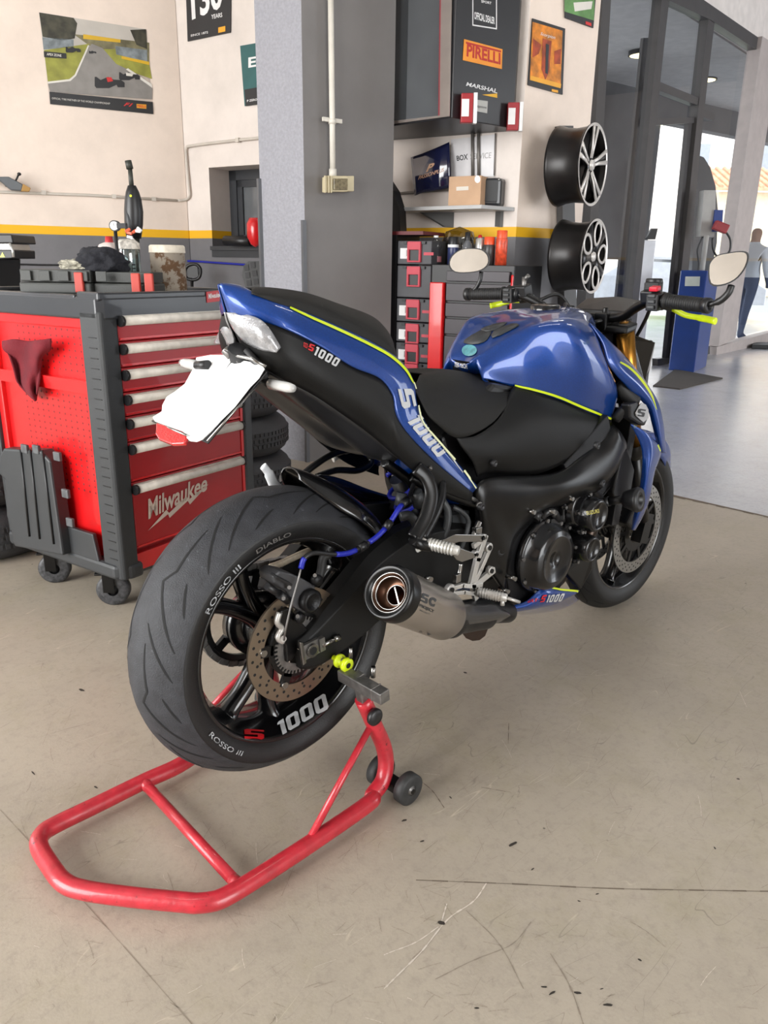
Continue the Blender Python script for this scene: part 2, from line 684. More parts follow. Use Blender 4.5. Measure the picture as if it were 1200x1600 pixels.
def band_mat(name, top, bot, z0=1.308, z1=1.366, yel=(232, 176, 14)):
    m = bpy.data.materials.new(name)
    m.use_nodes = True
    n = m.node_tree.nodes
    l = m.node_tree.links
    b = n['Principled BSDF']
    b.inputs['Roughness'].default_value = .6
    tc = n.new('ShaderNodeTexCoord')
    sp_ = n.new('ShaderNodeSeparateXYZ')
    l.new(tc.outputs['Object'], sp_.inputs[0])
    def gt_(z):
        q = n.new('ShaderNodeMath')
        q.operation = 'GREATER_THAN'
        q.inputs[1].default_value = z
        l.new(sp_.outputs[2], q.inputs[0])
        return q.outputs[0]
    def mix(f, a, b_):
        x = n.new('ShaderNodeMix')
        x.data_type = 'RGBA'
        l.new(f, x.inputs[0])
        for i, c in ((6, a), (7, b_)):
            if isinstance(c, tuple): x.inputs[i].default_value = lin(c)+(1,)
            else: l.new(c, x.inputs[i])
        return x.outputs[2]
    nz = n.new('ShaderNodeTexNoise')
    nz.inputs['Scale'].default_value = 2.5
    nz.inputs['Detail'].default_value = 8
    nz.inputs['Roughness'].default_value = .65
    l.new(tc.outputs['Object'], nz.inputs['Vector'])
    mr = n.new('ShaderNodeMapRange')
    mr.inputs[1].default_value = .4
    mr.inputs[2].default_value = .75
    l.new(nz.outputs[0], mr.inputs[0])
    t2 = mix(mr.outputs[0], top, tuple(int(v*.93) for v in top))
    b2 = mix(mr.outputs[0], bot, tuple(int(v*.88) for v in bot))
    c = mix(gt_(z0), b2, yel)
    c = mix(gt_(z1), c, t2)
    l.new(c, b.inputs['Base Color'])
    bp = n.new('ShaderNodeBump')
    bp.inputs['Strength'].default_value = .15
    bp.inputs['Distance'].default_value = .004
    n2 = n.new('ShaderNodeTexNoise')
    n2.inputs['Scale'].default_value = 35
    n2.inputs['Detail'].default_value = 5
    l.new(tc.outputs['Object'], n2.inputs['Vector'])
    l.new(n2.outputs[0], bp.inputs['Height'])
    l.new(bp.outputs[0], b.inputs['Normal'])
    return m
WALLM = band_mat('banded_wall_paint', (232, 216, 203), (112, 111, 114))
WALLA = band_mat('banded_wall_paint_right', (224, 214, 207), (110, 109, 112))
COLD = mat('shaded_column_face', (112, 109, 108), .62, 0, 0, bump=.2, bscale=30, var=.08, vscale=3)  # side shade put into this face's darker colour
COLL = mat('lit_column_face', (140, 140, 147), .5, 0, 0, bump=.8, bscale=60, var=.08, vscale=70)  # side light put into this face's paler colour; roughcast is its own
FRAMEM = mat('anthracite_frame', (78, 76, 76), .45, .2)
CEILM = mat('ceiling_grey', (150, 152, 154), .8)

class Wall:
    def __init__(s, x0, D0, x1, D1):
        s.a = hz(x0, D0)
        s.b = hz(x1, D1)
        s.t = (s.b-s.a).normalized()
        s.n = V((s.t.y, -s.t.x, 0))
        if s.n.dot(CAM-s.a) < 0: s.n = -s.n
    def p(s, x, y, off=0.0):
        return pn(x, y, s.a+s.n*off, s.n)
    def at(s, along, z, off=0.0):
        return s.a+s.t*along+s.n*off+V((0, 0, z))
WL = Wall(0, 5.8, 297, 6.45)
WA = Wall(297, 6.45, 803, 5.04)
WB = Wall(803, 5.04, 903, 5.40)
WG = Wall(903, 8.0, 1200, 12.8)
H = 4.8
JX = 2.93
m = MB()
m.add([V((-9, -9, 0)), V((JX, -9, 0)), V((JX, 9, 0)), V((-9, 9, 0))], [(0, 1, 2, 3)], 0, False)
FLO = struct('floor', m, FLOORM)
m = MB()
m.add([V((JX+.02, -9, 0)), V((22, -9, 0)), V((22, 9, 0)), V((JX+.02, 9, 0))], [(0, 1, 2, 3)], 0, False)
m.add([V((JX, -9, 0)), V((JX+.02, -9, 0)), V((JX+.02, 9, 0)), V((JX, 9, 0))], [(0, 1, 2, 3)], 1, False)
FL2 = struct('floor', m, [FLOORG, mat('joint_brown', (96, 76, 60), .7)])
# real marks on the floor: saw cut, pale scratches, dark scuffs
def floor_line(pts, wpx, mb, mi=0, z=.0006):
    P_ = spl([pz(x, y, z) for x, y in pts], 6)
    N = len(P_)
    for i in range(N-1):
        t = (P_[i+1]-P_[i]).normalized()
        nn = V((-t.y, t.x, 0))*wpx/2
        nn = nn*(1+.5*math.sin(i*2.3))
        mb.add([P_[i]+nn, P_[i+1]+nn, P_[i+1]-nn, P_[i]-nn], [(0, 1, 2, 3)], mi, False)
m = MB()
floor_line([(650, 1375), (800, 1381), (950, 1388), (1100, 1391), (1230, 1393)], .0022, m)
floor_line([(1049, 775), (1120, 790), (1210, 810)], .02, m, 0)
floor_line([(860, 1490), (890, 1540), (915, 1610)], .0018, m, 3)
floor_line([(728, 1422), (780, 1475), (818, 1545)], .0012, m, 3)
floor_line([(680, 1530), (740, 1500), (800, 1475), (830, 1440)], .001, m, 3)
floor_line([(0, 1265), (60, 1330), (150, 1430), (300, 1600)], .0012, m, 3)
floor_line([(760, 1380), (740, 1408), (700, 1436), (660, 1485), (620, 1525), (600, 1545)], .0022, m, 1)
floor_line([(685, 1448), (650, 1472), (612, 1487), (600, 1492)], .0016, m, 1)
floor_line([(698, 1412), (690, 1440)], .002, m, 1)
floor_line([(650, 1215), (675, 1235), (694, 1262)], .0014, m)
floor_line([(752, 1230), (798, 1238)], .0012, m)
floor_line([(795, 1130), (794, 1162)], .0012, m)
floor_line([(985, 1440), (1010, 1455), (1040, 1480)], .001, m, 3)
floor_line([(500, 1270), (470, 1330), (440, 1400)], .0008, m, 3)
random.seed(11)
for q in ((850, 1542, 5), (862, 1552, 6), (903, 1551, 6), (950, 1570, 7), (801, 1319, 9), (690, 1442, 8), (632, 1282, 5), (704, 1246, 3), (832, 1358, 3), (933, 1397, 3), (905, 1408, 3), (727, 1051, 3), (128, 1078, 5), (150, 1230, 4), (52, 1208, 4), (1153, 1217, 3), (1117, 1325, 3), (660, 1314, 4), (1000, 1500, 4), (745, 1575, 4), (940, 1545, 3)):
    x, y, s_ = q
    a = random.uniform(-.6, .9)
    ring = []
    for k in range(7):
        an = 2*PI*k/7
        u_, v_ = math.cos(an)*s_*random.uniform(.7, 1.2), math.sin(an)*s_*.35*random.uniform(.6, 1.3)
        ring.append(pz(x+u_*math.cos(a)-v_*math.sin(a), y+u_*math.sin(a)+v_*math.cos(a), .0007))
    m.add(ring, [tuple(range(7))], 2, False)
for k in range(420):
    x, y = random.uniform(20, 1190), random.uniform(1000, 1590)
    a = random.choice([.4, -.5, 1.2, 2.2, .1])+random.uniform(-.3, .3)
    L_ = random.uniform(8, 40)
    floor_line([(x, y), (x+L_*.5*math.cos(a)+random.uniform(-2, 2), y+L_*.5*math.sin(a)), (x+L_*math.cos(a), y+L_*math.sin(a))], random.uniform(.0003, .0008), m, 3 if random.random() < .9 else 1)
org()
sm_ = m.obj('floor_scratches', [mat('saw_cut', (104, 92, 80), .8), mat('pale_scratch', (206, 196, 184), .6), mat('dark_scuff', (50, 44, 38), .7), mat('thin_scratch', (140, 128, 114), .6)], FLO)
m = MB()
m.add([pz(0, 838), pz(35, 836), pz(34, 845), pz(-40, 852)], [(0, 1, 2, 3)], 0, False)
for v_ in m.v: v_.z = .0007
m.obj('floor_paint_line', mat('worn_yellow_line', (170, 160, 60), .6, var=.3), FLO)

# walls
def wall_poly(wl, s0, s1, z0, z1, mb, off=0):
    mb.add([wl.at(s0, z0, off), wl.at(s1, z0, off), wl.at(s1, z1, off), wl.at(s0, z1, off)], [(0, 1, 2, 3)], 0, False)
LL = (WL.b-WL.a).length
LA = (WA.b-WA.a).length
LB = (WB.b-WB.a).length
m = MB()
wall_poly(WL, -3.2, LL, 0, H, m)
struct('wall_left', m, WALLM, solid=.02)
# window recess in the wall behind
wq = [WA.p(327, 262), WA.p(332, 391)]
ws0 = (WA.p(328, 300)-WA.a).dot(WA.t)
ws1 = ws0+1.05
wz0, wz1 = WA.p(333, 391).z, WA.p(326, 262).z
m = MB()
wall_poly(WA, 0, ws0, 0, H, m)
wall_poly(WA, ws0, ws1, 0, wz0, m)
wall_poly(WA, ws0, ws1, wz1, H, m)
wall_poly(WA, ws1, LA, 0, H, m)
for (s_, za, zb) in ((ws0, wz0, wz1), (ws1, wz0, wz1)):
    m.add([WA.at(s_, za), WA.at(s_, zb), WA.at(s_, zb, -.28), WA.at(s_, za, -.28)], [(0, 1, 2, 3)], 0, False)
m.add([WA.at(ws0, wz1), WA.at(ws1, wz1), WA.at(ws1, wz1, -.28), WA.at(ws0, wz1, -.28)], [(0, 1, 2, 3)], 0, False)
struct('wall_back', m, WALLA)
m = MB()
def wframe(mb, s0, s1, z0, z1, w_, off, th):
    for a, b, c, d in ((s0, s1, z0, z0+w_), (s0, s1, z1-w_, z1), (s0, s0+w_, z0, z1), (s1-w_, s1, z0, z1)):
        q = [WA.at(a, c, off), WA.at(b, c, off), WA.at(b, d, off), WA.at(a, d, off)]
        mb.prism(q, WA.n*th)
wframe(m, ws0, ws1, wz0, wz1, .07, -.27, .05)
wframe(m, ws0+.07, ws1-.07, wz0+.07, wz1-.07, .05, -.26, .03)
m.prism([WA.at(ws0, wz0, -.26), WA.at(ws1, wz0, -.26), WA.at(ws1, wz0, .03), WA.at(ws0, wz0, .03)], V((0, 0, .03)))
m.prism([WA.at(ws0, wz0-.05, .0), WA.at(ws1, wz0-.05, 0), WA.at(ws1, wz0+.03, 0), WA.at(ws0, wz0+.03, 0)], WA.n*.012)
WIN = struct('window_1', m, mat('dark_window_frame', (52, 54, 58), .4))
m = MB()
m.add([WA.at(ws0+.1, wz0+.1, -.25), WA.at(ws1-.1, wz0+.1, -.25), WA.at(ws1-.1, wz1-.1, -.25), WA.at(ws0+.1, wz1-.1, -.25)], [(0, 1, 2, 3)], 0, False)
m.obj('window_pane', mat('dark_glass', (96, 99, 102), .12, 0, .5), WIN, solid=.006)
m = MB()
q = WA.at(ws0+.24, wz0+.1, -.243)
m.prism([q, q+WA.t*.16, q+WA.t*.16+V((0, 0, .09)), q+V((0, 0, .09))], WA.n*.001)
m.obj('window_notice', mat('pale_notice', (200, 204, 206), .6), WIN)
m = MB()
wall_poly(WB, 0, LB, 0, H, m)
q0, q1 = WB.at(LB, 0), WB.at(LB, 0)+V((.1, 0, 0))+V((WB.t.y, -WB.t.x, 0))*-3.2
m.add([q0, q1, q1+V((0, 0, H)), q0+V((0, 0, H))], [(0, 1, 2, 3)], 0, False)
struct('wall_right', m, WALLM)

# square column with side light and shade put into its two face colours
C0 = pz(482, 722)
d1 = WB.t.copy()
d2 = -WA.t.copy()
def cut(x, base, d):
    r_ = hdir(x)
    # intersect horizontal ray from the camera with base + s*d
    a, b = r_.x, -d.x
    c, e = r_.y, -d.y
    rx, ry = base.x-CAM.x, base.y-CAM.y
    det = a*e-b*c
    return (a*ry-c*rx)/det
sR = cut(612, C0, d1)
sL = cut(410, C0, d2)
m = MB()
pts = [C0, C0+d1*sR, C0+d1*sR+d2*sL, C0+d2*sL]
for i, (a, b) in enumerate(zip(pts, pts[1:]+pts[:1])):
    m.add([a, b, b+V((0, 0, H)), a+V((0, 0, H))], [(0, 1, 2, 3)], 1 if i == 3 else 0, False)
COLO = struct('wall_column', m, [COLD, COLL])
def edge(pt, z1, mb, w_=.02):
    mb.box(pt+V((0, 0, z1/2)), (w_, w_, z1), X=d1)
m = MB()
edge(C0+d2*.005-d1*.002, 1.36, m, .022)
edge(C0+d2*sL-d1*.004, 1.58, m, .022)
org()
m.obj('corner_guard', mat('grey_guard', (96, 98, 102), .45, .3), COLO)

# ceiling of the hall and of the room behind the glazing
m = MB()
m.prism([V((-5.2, -6.8, H)), V((17.2, -6.8, H)), V((17.2, 9, H)), V((-5.2, 9, H))], V((0, 0, .1)))
struct('ceiling', m, CEILM)
# walls around and behind the viewer, with the two open gates
m = MB()
for (y0, y1, z0, z1) in ((-6.7, -1.0, 0, H), (3.8, 9, 0, H), (-1.0, 3.8, 3.6, H)):
    m.prism([V((-5, y0, z0)), V((-5, y1, z0)), V((-5, y1, z1)), V((-5, y0, z1))], V((-.15, 0, 0)))
struct('wall_front', m, WALLM)
m = MB()
for (x0, x1, z0, z1) in ((-5, -2.1, 0, H), (1.7, 8.3, 0, H), (-2.1, 1.7, 3.6, H), (12.9, 17, 0, H), (8.3, 12.9, 3.6, H)):  # far opening added for the extra floor light
    m.prism([V((x0, -6.5, z0)), V((x1, -6.5, z0)), V((x1, -6.5, z1)), V((x0, -6.5, z1))], V((0, -.15, 0)))
m.prism([V((17, -6.5, 0)), V((17, 4.2, 0)), V((17, 4.2, H)), V((17, -6.5, H))], V((.15, 0, 0)))
struct('wall_right', m, WALLM)

# glazed partition
def gpr(mb, poly, th=.08, off=0, mi=0):
    mb.prism([WG.p(x, y, off) for x, y in poly], WG.n*th, mi)
m = MB()
gpr(m, [(933, -160), (947, -160), (913, 480), (900, 480)], .1)
gpr(m, [(1025, -60), (1037, -60), (1017, 128), (976, 560), (966, 560), (1006, 128)], .1)
gpr(m, [(1001, 60), (1012, 60), (966, 560), (950, 560)], .03, -.12)
gpr(m, [(1093, 28), (1103, 31), (1087, 172), (1050, 560), (1037, 572), (1038, 560), (1077, 172)], .1)
gpr(m, [(1016, 129), (1084, 156), (1083, 168), (1014, 142)], .09)
gpr(m, [(1087, 170), (1105, 180), (1104, 190), (1085, 184)], .09)
gpr(m, [(1012, 186), (1077, 184), (1076, 193), (1011, 197)], .07)
gpr(m, [(935, -45), (1076, -2), (1172, 62), (1171, 82), (1095, 34), (1024, 2), (935, -25)], .11)
gpr(m, [(1019, 560), (1044, 558), (1044, 575), (1019, 577)], .07)
gpr(m, [(1069, 193), (1077, 193), (1040, 560), (1034, 560)], .05)
gpr(m, [(1040, 558), (1100, 540), (1100, 552), (1038, 572)], .08)
FRG = struct('window_2', m, FRAMEM)
m = MB()
gpr(m, [(1170, 60), (1198, 77), (1131, 528), (1104, 540)], .16)
gpr(m, [(1104, 541), (1260, 500), (1260, 522), (1103, 560)], .14)
gpr(m, [(1172, 62), (1270, 100), (1270, 112), (1171, 78)], .14)
struct('trim_1', m, mat('pale_post', (176, 166, 162), .5))
GL = glassmat('window_glass', (.86, .88, .90), .05)
m = MB()
for poly in ([(940, -150), (1030, -60), (1012, 128), (972, 540), (905, 480)], [(1030, 0), (1095, 30), (1085, 160), (1016, 135)], [(1015, 142), (1080, 166), (1078, 186), (1014, 187)], [(1100, 36), (1170, 80), (1105, 525), (1052, 545)], [(1190, 90), (1280, 120), (1280, 500), (1133, 528)]):
    m.add([WG.p(x, y, .04) for x, y in poly], [tuple(range(len(poly)))], 0, False)
m.obj('window_glass', GL, FRG)
# wall over the glazing
m = MB()
pA, pB = WG.p(935, -45), WG.p(1172, 62)
zt_ = pA.z
m.prism([WG.at(-.3, 3.86), WG.at(11, 3.86), WG.at(11, H), WG.at(-.3, H)], -WG.n*.2)
struct('wall_far', m, mat('bulkhead_paint', (226, 218, 212), .7))
# room behind the glazing: dark slab ceiling, dark curtain wall, big opening to the street
WF2 = Wall(900, 13.0, 1330, 19.0)
m = MB()
zc = 3.84
m.prism([WG.at(-.3, zc, -.2), WG.at(11, zc, -.2), WF2.at(12, zc), WF2.at(-1, zc)], V((0, 0, .15)))
struct('ceiling', m, mat('back_room_ceiling', (178, 176, 174), .8))
m = MB()
zo = WF2.p(1100, 203).z
m.prism([WF2.at(-1, zo), WF2.at(12, zo), WF2.at(12, zc), WF2.at(-1, zc)], -WF2.n*.2)
sA = (WF2.p(1003, 400)-WF2.a).dot(WF2.t)
zb = WF2.p(960, 405).z
m.prism([WF2.at(-1, zb), WF2.at(sA, zb), WF2.at(sA, zo), WF2.at(-1, zo)], -WF2.n*.2)
m.prism([WF2.at(sA, 0), WF2.at(sA+.12, 0), WF2.at(sA+.12, zo), WF2.at(sA, zo)], -WF2.n*.2)
struct('wall_far', m, mat('back_room_wall', (92, 91, 92), .8, var=.15, vscale=2))
m = MB()
g0 = WF2.at(-6, -.02, -.02)
m.add([g0, WF2.at(30, -.02, -.02), WF2.at(60, -.02, -50), WF2.at(-30, -.02, -50)], [(0, 1, 2, 3)], 0, False)
struct('floor', m, mat('street_asphalt', (150, 150, 148), .8, var=.1))

# =================================================================== MOTORCYCLE
BK = root('motorcycle', (0.7, 0, 0), 'blue and black naked sport motorcycle raised on a red paddock stand', 'motorcycle')
WR = V((0, 0, .3855))
WF = V((1.46, 0, .300))

# ---- wheels
def tyre_mb(c, Ro, w2, crown, rim, grooves=True):
    m = MB()
    k = Ro-crown
    prof = [(w2*.78, rim-.004), (w2*.88, rim+.004), (w2*.97, rim+.02), (w2, rim+.036), (w2*.985, k+.004)]
    for i in range(1, 9):
        t = 1-i/8
        prof.append((w2*.985*t, Ro-crown*abs(t)**2.0*.93))
    full = prof + [(-a, b) for a, b in reversed(prof[:-1])]
    m.lathe(full, c, (0, 1, 0), 120, 0)
    for i, f in enumerate(m.f):
        if min(abs(m.v[j].y-c.y) for j in f) > w2*.93 or max((m.v[j]-c).length for j in f) < rim+.045:
            m.mi[i] = 2
    def rad(y):
        t = min(1, abs(y)/(w2*.985))
        return Ro-crown*t**2.0*.93
    def at(deg, y, off=.0007):
        a = R(deg)
        r = rad(y)+off
        return c+V((math.cos(a)*r, y, math.sin(a)*r))
    def groove(pts, wid):
        P = spl([V((a, b*w2/.095, 0)) for a, b in pts], 5) if len(pts) < 4 else [V((a, b*w2/.095, 0)) for a, b in pts]
        if len(pts) >= 4:
            Q = []
            for i in range(len(P)-1):
                for k_ in range(6):
                    Q.append(P[i].lerp(P[i+1], k_/6))
            P = Q+[P[-1]]
        for s_ in (1, -1):
            L = []
            Rr = []
            N = len(P)
            for i, p in enumerate(P):
                q = P[min(i+1, N-1)]-P[max(i-1, 0)]
                q = V((R(q.x)*Ro, q.y, 0)).normalized()
                ww = wid*(.35+.65*min(1, 6*min(i, N-1-i)/N))/2
                dn = V((-q.y*ww/Ro*180/PI, q.x*ww, 0))
                a = p+dn
                b = p-dn
                L.append(at(a.x+(22.5 if s_ > 0 else 0), a.y*s_))
                Rr.append(at(b.x+(22.5 if s_ > 0 else 0), b.y*s_))
            for i in range(N-1):
                m.add([L[i], L[i+1], Rr[i+1], Rr[i]], [(0, 1, 2, 3)], 1, True)
    # pattern measured on the near side: y is negative there, so s_ = -1 keeps its phase
    if grooves:
        for k in range(8):
            o = 45*k+34
            groove([(o-4, .030), (o+14, .036), (o+19, .0215), (o+29, .048), (o+42, .08)], .0042)
            groove([(o-11, .026), (o-1, .054), (o+9, .080)], .0036)
            groove([(o+16, .062), (o+22, .071), (o+28, .080)], .0034)
    return m, at

def rim_mb(c, rim, w2, spokes, hubr, hubw):
    m = MB()
    a, b = w2, rim
    pr = [(a*.98, b+.003), (a, b), (a*.97, b-.006), (a*.86, b-.010), (a*.6, b-.014), (a*.35, b-.026), (0, b-.030)]
    full = pr+[(-x, y) for x, y in reversed(pr[:-1])]
    m.lathe(full, c, (0, 1, 0), 96)
    m.lathe([(-a*.98, b+.003), (-a*.5, b-.004), (0, b-.012), (a*.5, b-.004), (a*.98, b+.003)], c, (0, 1, 0), 96)
    for (deg, off) in spokes:
        p = []
        for t, rr, tw in ((0, hubr*.6, 0), (.25, hubr+.02, .15), (.6, rim*.62, .6), (.85, rim*.82, .9), (1, rim-.022, 1)):
            an = R(deg+off*tw)
            p.append(c+V((math.cos(an)*rr, 0, math.sin(an)*rr)))
        P = spl(p, 4)
        n = len(P)
        m.tube(P, [.027-.010*math.sin(PI*min(1, i/(n-1)*.9)) for i in range(n)], 10, up=(0, 1, 0), flat=1.45)
    m.lathe([(-hubw, 0), (-hubw, hubr*.5), (-hubw*.8, hubr*.8), (-hubw*.4, hubr), (hubw*.4, hubr), (hubw*.8, hubr*.8), (hubw, hubr*.5), (hubw, 0)], c, (0, 1, 0), 32)
    m.lathe([(hubw*.3, hubr), (hubw*.4, hubr*1.4), (hubw*.85, hubr*1.4), (hubw*.95, hubr*1.2), (hubw*.95, 0)], c, (0, 1, 0), 32)
    return m

def disc_mb(c, ro, ri, y, holes_rows, th=.005):
    m = MB()
    m.lathe([(y-th/2, ri), (y-th/2, ro), (y+th/2, ro), (y+th/2, ri), (y-th/2, ri)], c, (0, 1, 0), 72, 0, False)
    for (n, rr, ph, hr) in holes_rows:
        for k in range(n):
            an = 2*PI*k/n+ph
            q = c+V((math.cos(an)*rr, y, math.sin(an)*rr))
            for s_ in (-1, 1):
                m.lathe([(s_*(th/2+.0004), 0), (s_*(th/2+.0004), hr)], q, (0, 1, 0), 10, 1, False)
    return m

sp = []
for base in (10, 130, 250):
    sp += [(base-4, -13), (base+4, 13)]
rimB = rim_mb(WR, .222, .082, sp, .052, .085)
rimR = rimB.obj('rear_wheel', BLACKG, BK)
rimR['label'] = 'gloss black cast rear wheel'
m, at_t = tyre_mb(WR, .314, .096, .056, .222)
tyreO = m.obj('tyre', [RUBBER, GROOVE, SIDEW], rimR)
tyreO['label'] = 'worn wide rear tyre with curved tread grooves'
def side_text(s_, c, r0, h, a0, a1, y, flip):
    mm = MB()
    g = txt(s_, .01)
    def fn(u_, v_):
        an = R(a0+(a1-a0)*u_)
        rr = r0+h*v_ if not flip else r0+h*(1-v_)
        return c+V((math.cos(an)*rr, y, math.sin(an)*rr))
    return put(mm, g, fn)
mm = side_text('ROSSO III', WR, .2385, .011, 147, 122, -.0958, False)
t2 = side_text('ROSSO III', WR, .2385, .010, -151, -126, -.0958, True)
o_ = len(mm.v)
mm.add(t2.v, t2.f, 0, False)
mm.obj('sidewall_lettering', WHITEL, rimR)
mm = side_text('DIABLO', WR, .2385, .009, 112, 92, -.0956, False)
mm.obj('sidewall_lettering', STEELD, rimR)

disc_mb(WR, .124, .087, -.097, [(24, .113, 0, .0034), (24, .103, .13, .0034), (12, .094, .1, .003)]).obj('brake_disc', [DISC, GROOVE], rimR)['label'] = 'drilled steel brake disc'
m = MB()
m.lathe([(-.094, .050), (-.094, .070), (-.100, .070), (-.100, .050), (-.094, .050)], WR, (0, 1, 0), 48, 0, False)
for k in range(5):
    a = 2*PI*k/5+.5
    d = V((math.cos(a), 0, math.sin(a)))
    m.box(WR+d*.078+V((0, -.097, 0)), (.03, .022, .006), X=d, Z=(0, 1, 0))
    m.cyl(WR+d*.088+V((0, -.096, 0)), WR+d*.088+V((0, -.104, 0)), .0075, mi=1, seg=12)
m.obj('disc_carrier', [BLACKS, STEEL], rimR)
m = MB()
m.lathe([(-.1, .040), (-.1, .055), (-.103, .055), (-.103, .040)], WR, (0, 1, 0), 48, 0, False)
for k in range(40):
    a = 2*PI*k/40
    d = V((math.cos(a), 0, math.sin(a)))
    m.box(WR+d*.058+V((0, -.102, 0)), (.008, .004, .003), X=d, Z=(0, 1, 0))
m.obj('speed_sensor_ring', STEELD, rimR)
m = MB()
m.lathe([(.088, .092), (.088, .108), (.096, .108), (.096, .092), (.088, .092)], WR, (0, 1, 0), 48, 0, False)
for k in range(5):
    a = 2*PI*k/5
    d = V((math.cos(a), 0, math.sin(a)))
    m.box(WR+d*.07+V((0, .09, 0)), (.06, .02, .01), X=d, Z=(0, 1, 0))
for k in range(44):
    a = 2*PI*k/44
    d = V((math.cos(a), 0, math.sin(a)))
    m.box(WR+d*.111+V((0, .092, 0)), (.010, .007, .006), X=d, Z=(0, 1, 0))
m.obj('sprocket', BLACKS, rimR)

# rim lettering on the inner barrel
gr = on_surf(rimB.bvh(), .002)
m = MB()
mark(m, block('1000', .1, .12), [(430, 1131), (508, 1083), (516, 1105), (438, 1151)], gr)
m.obj('rim_lettering', LETG, rimR)
m = MB()
mark(m, block('S', .05), [(379, 1139), (412, 1142), (414, 1156), (381, 1154)], gr)
m.obj('rim_lettering', LETR, rimR)

spf = []
for base in (35, 155, 275):
    spf += [(base-4, -15), (base+4, 15)]
rimF = rim_mb(WF, .222, .050, spf, .042, .06).obj('front_wheel', BLACKG, BK)
rimF['label'] = 'gloss black cast front wheel'
m, _a = tyre_mb(WF, .300, .060, .034, .222)
m.obj('tyre', [RUBBERD, GROOVE, SIDEW], rimF)['label'] = 'black front tyre'
for s_ in (-1, 1):
    dd = disc_mb(WF, .155, .118, s_*.07, [(30, .146, 0, .0035), (30, .136, .1, .0035), (30, .127, .0, .003)])
    dd.obj('brake_disc', [mat('front_disc_steel', (158, 156, 152), .3, .9), GROOVE], rimF)
    m = MB()
    for k in range(10):
        a = 2*PI*k/10
        d = V((math.cos(a), 0, math.sin(a)))
        m.box(WF+d*.098+V((0, s_*.068, 0)), (.05, .014, .005), X=d, Z=(0, 1, 0))
    m.lathe([(s_*.066, .05), (s_*.066, .08), (s_*.07, .08), (s_*.07, .05)], WF, (0, 1, 0), 40, 0, False)
    m.obj('disc_carrier', BLACKS, rimF)

# ---- chain and swingarm
m = MB()
fs_ = V((.56, .092, .41))
top = [WR+V((0, .092, .113)), fs_+V((0, 0, .045))]
bot = [fs_+V((0, 0, -.045)), WR+V((0, .092, -.113))]
path = []
for a, b in (top, bot):
    for i in range(34):
        path.append(a.lerp(b, i/34))
    if a is top[0]:
        for i in range(5):
            t = PI/2-PI*i/5
            path.append(fs_+V((math.cos(t)*.045, 0, math.sin(t)*.045)))
for i in range(26):
    t = -PI/2-PI*i/26
    path.append(WR+V((math.cos(t)*.113, .092, math.sin(t)*.113)))
for i in range(len(path)):
    a, b = path[i], path[(i+1) % len(path)]
    m.box((a+b)/2, ((b-a).length*1.1, .009 if i % 2 else .016, .013), X=b-a, Z=(0, 0, 1) if abs((b-a).z) < (b-a).length*.8 else (1, 0, 0))
m.obj('drive_chain', STEELD, BK, weld=False)

def plate_part(pts, Y, th, name, mt, parent, bevel=.003):
    mb = MB()
    mb.prism([px(x, y, Y) for x, y in pts], (0, th, 0))
    return mb.obj(name, mt, parent, bevel=bevel)
# right arm: rows from axle to pivot, each top/outer/bottom
rows = []
for (a, b, Y0, Y1) in [((466, 1000), (470, 1046), -.118, -.124), ((482, 985), (492, 1044), -.116, -.126), ((513, 945), (525, 1024), -.115, -.132),
                       ((545, 905), (556, 1000), -.113, -.135), ((585, 858), (600, 960), -.112, -.14), ((640, 822), (650, 935), -.112, -.14), ((710, 808), (715, 915), -.10, -.13), ((775, 815), (778, 905), -.08, -.11)]:
    A = px(*a, Y0)
    B = px(*b, Y0)
    m1 = A.lerp(B, .12); m1.y = Y1
    m2 = A.lerp(B, .88); m2.y = Y1
    ia = A.copy(); ia.y = -.08 if Y0 < -.1 else -.05
    ib = B.copy(); ib.y = ia.y
    rows.append([ia, A, m1, m2, B, ib, ia])
sw = MB()
D = []
cols = list(zip(*rows))
cols = [spl(c, 5) for c in cols]
D = [list(r) for r in zip(*cols)]
sw.grid(D, sm=False)
sw.add(D[0][:6], [(0, 1, 2, 3, 4, 5)], 0, False)
sw.add(D[-1][:6], [(0, 1, 2, 3, 4, 5)], 0, False)
mir = [[V((p.x, -p.y, p.z)) for p in r] for r in D]
sw.grid(mir, sm=False)
sw.add(mir[0][:6], [(0, 1, 2, 3, 4, 5)], 0, False)
sw.cyl((.60, -.1, .42), (.60, .1, .42), .055)
sw.box((.42, 0, .45), (.16, .2, .08))
SW = sw.obj('swingarm', BLACKM, BK, bevel=.002)
m = MB()
c = px(486, 1015, -.134)
m.cyl(c, c+V((0, -.008, 0)), .0145, mi=1, seg=24)
m.cyl(c+V((0, -.0081, 0)), c+V((0, -.0085, 0)), .009, mi=2, seg=20)
m.box(c+V((.0, .003, 0)), (.044, .008, .034), X=(1, 0, .1), mi=0)
m.box(c+V((.026, .0, .004)), (.014, .012, .03), X=(1, 0, .1), mi=0)
m.obj('axle_adjuster', [STEELD, STEEL, GROOVE], SW, bevel=.0015)['label'] = 'steel axle adjuster block'
m = MB()
m.cyl(px(503, 1009, -.138), px(524, 998, -.138), .0045, seg=12)
m.cyl(px(521, 999, -.138), px(530, 995, -.138), .0075, seg=6)
m.obj('adjuster_bolt', STEEL, SW)
m = MB()
m.prism([px(469, 1004, -.14), px(474, 1004, -.14), px(479, 1036, -.14), px(474, 1040, -.14)], (0, .008, 0))
m.obj('axle_end_plate', STEEL, SW, bevel=.001)
m = MB()
c = px(535, 1035, -.160)
m.lathe([(.028, .006), (.016, .006), (.012, .015), (.006, .015), (.003, .009), (-.006, .009), (-.009, .015), (-.018, .015), (-.019, .008), (-.019, .006)], c, (0, 1, 0), 24)
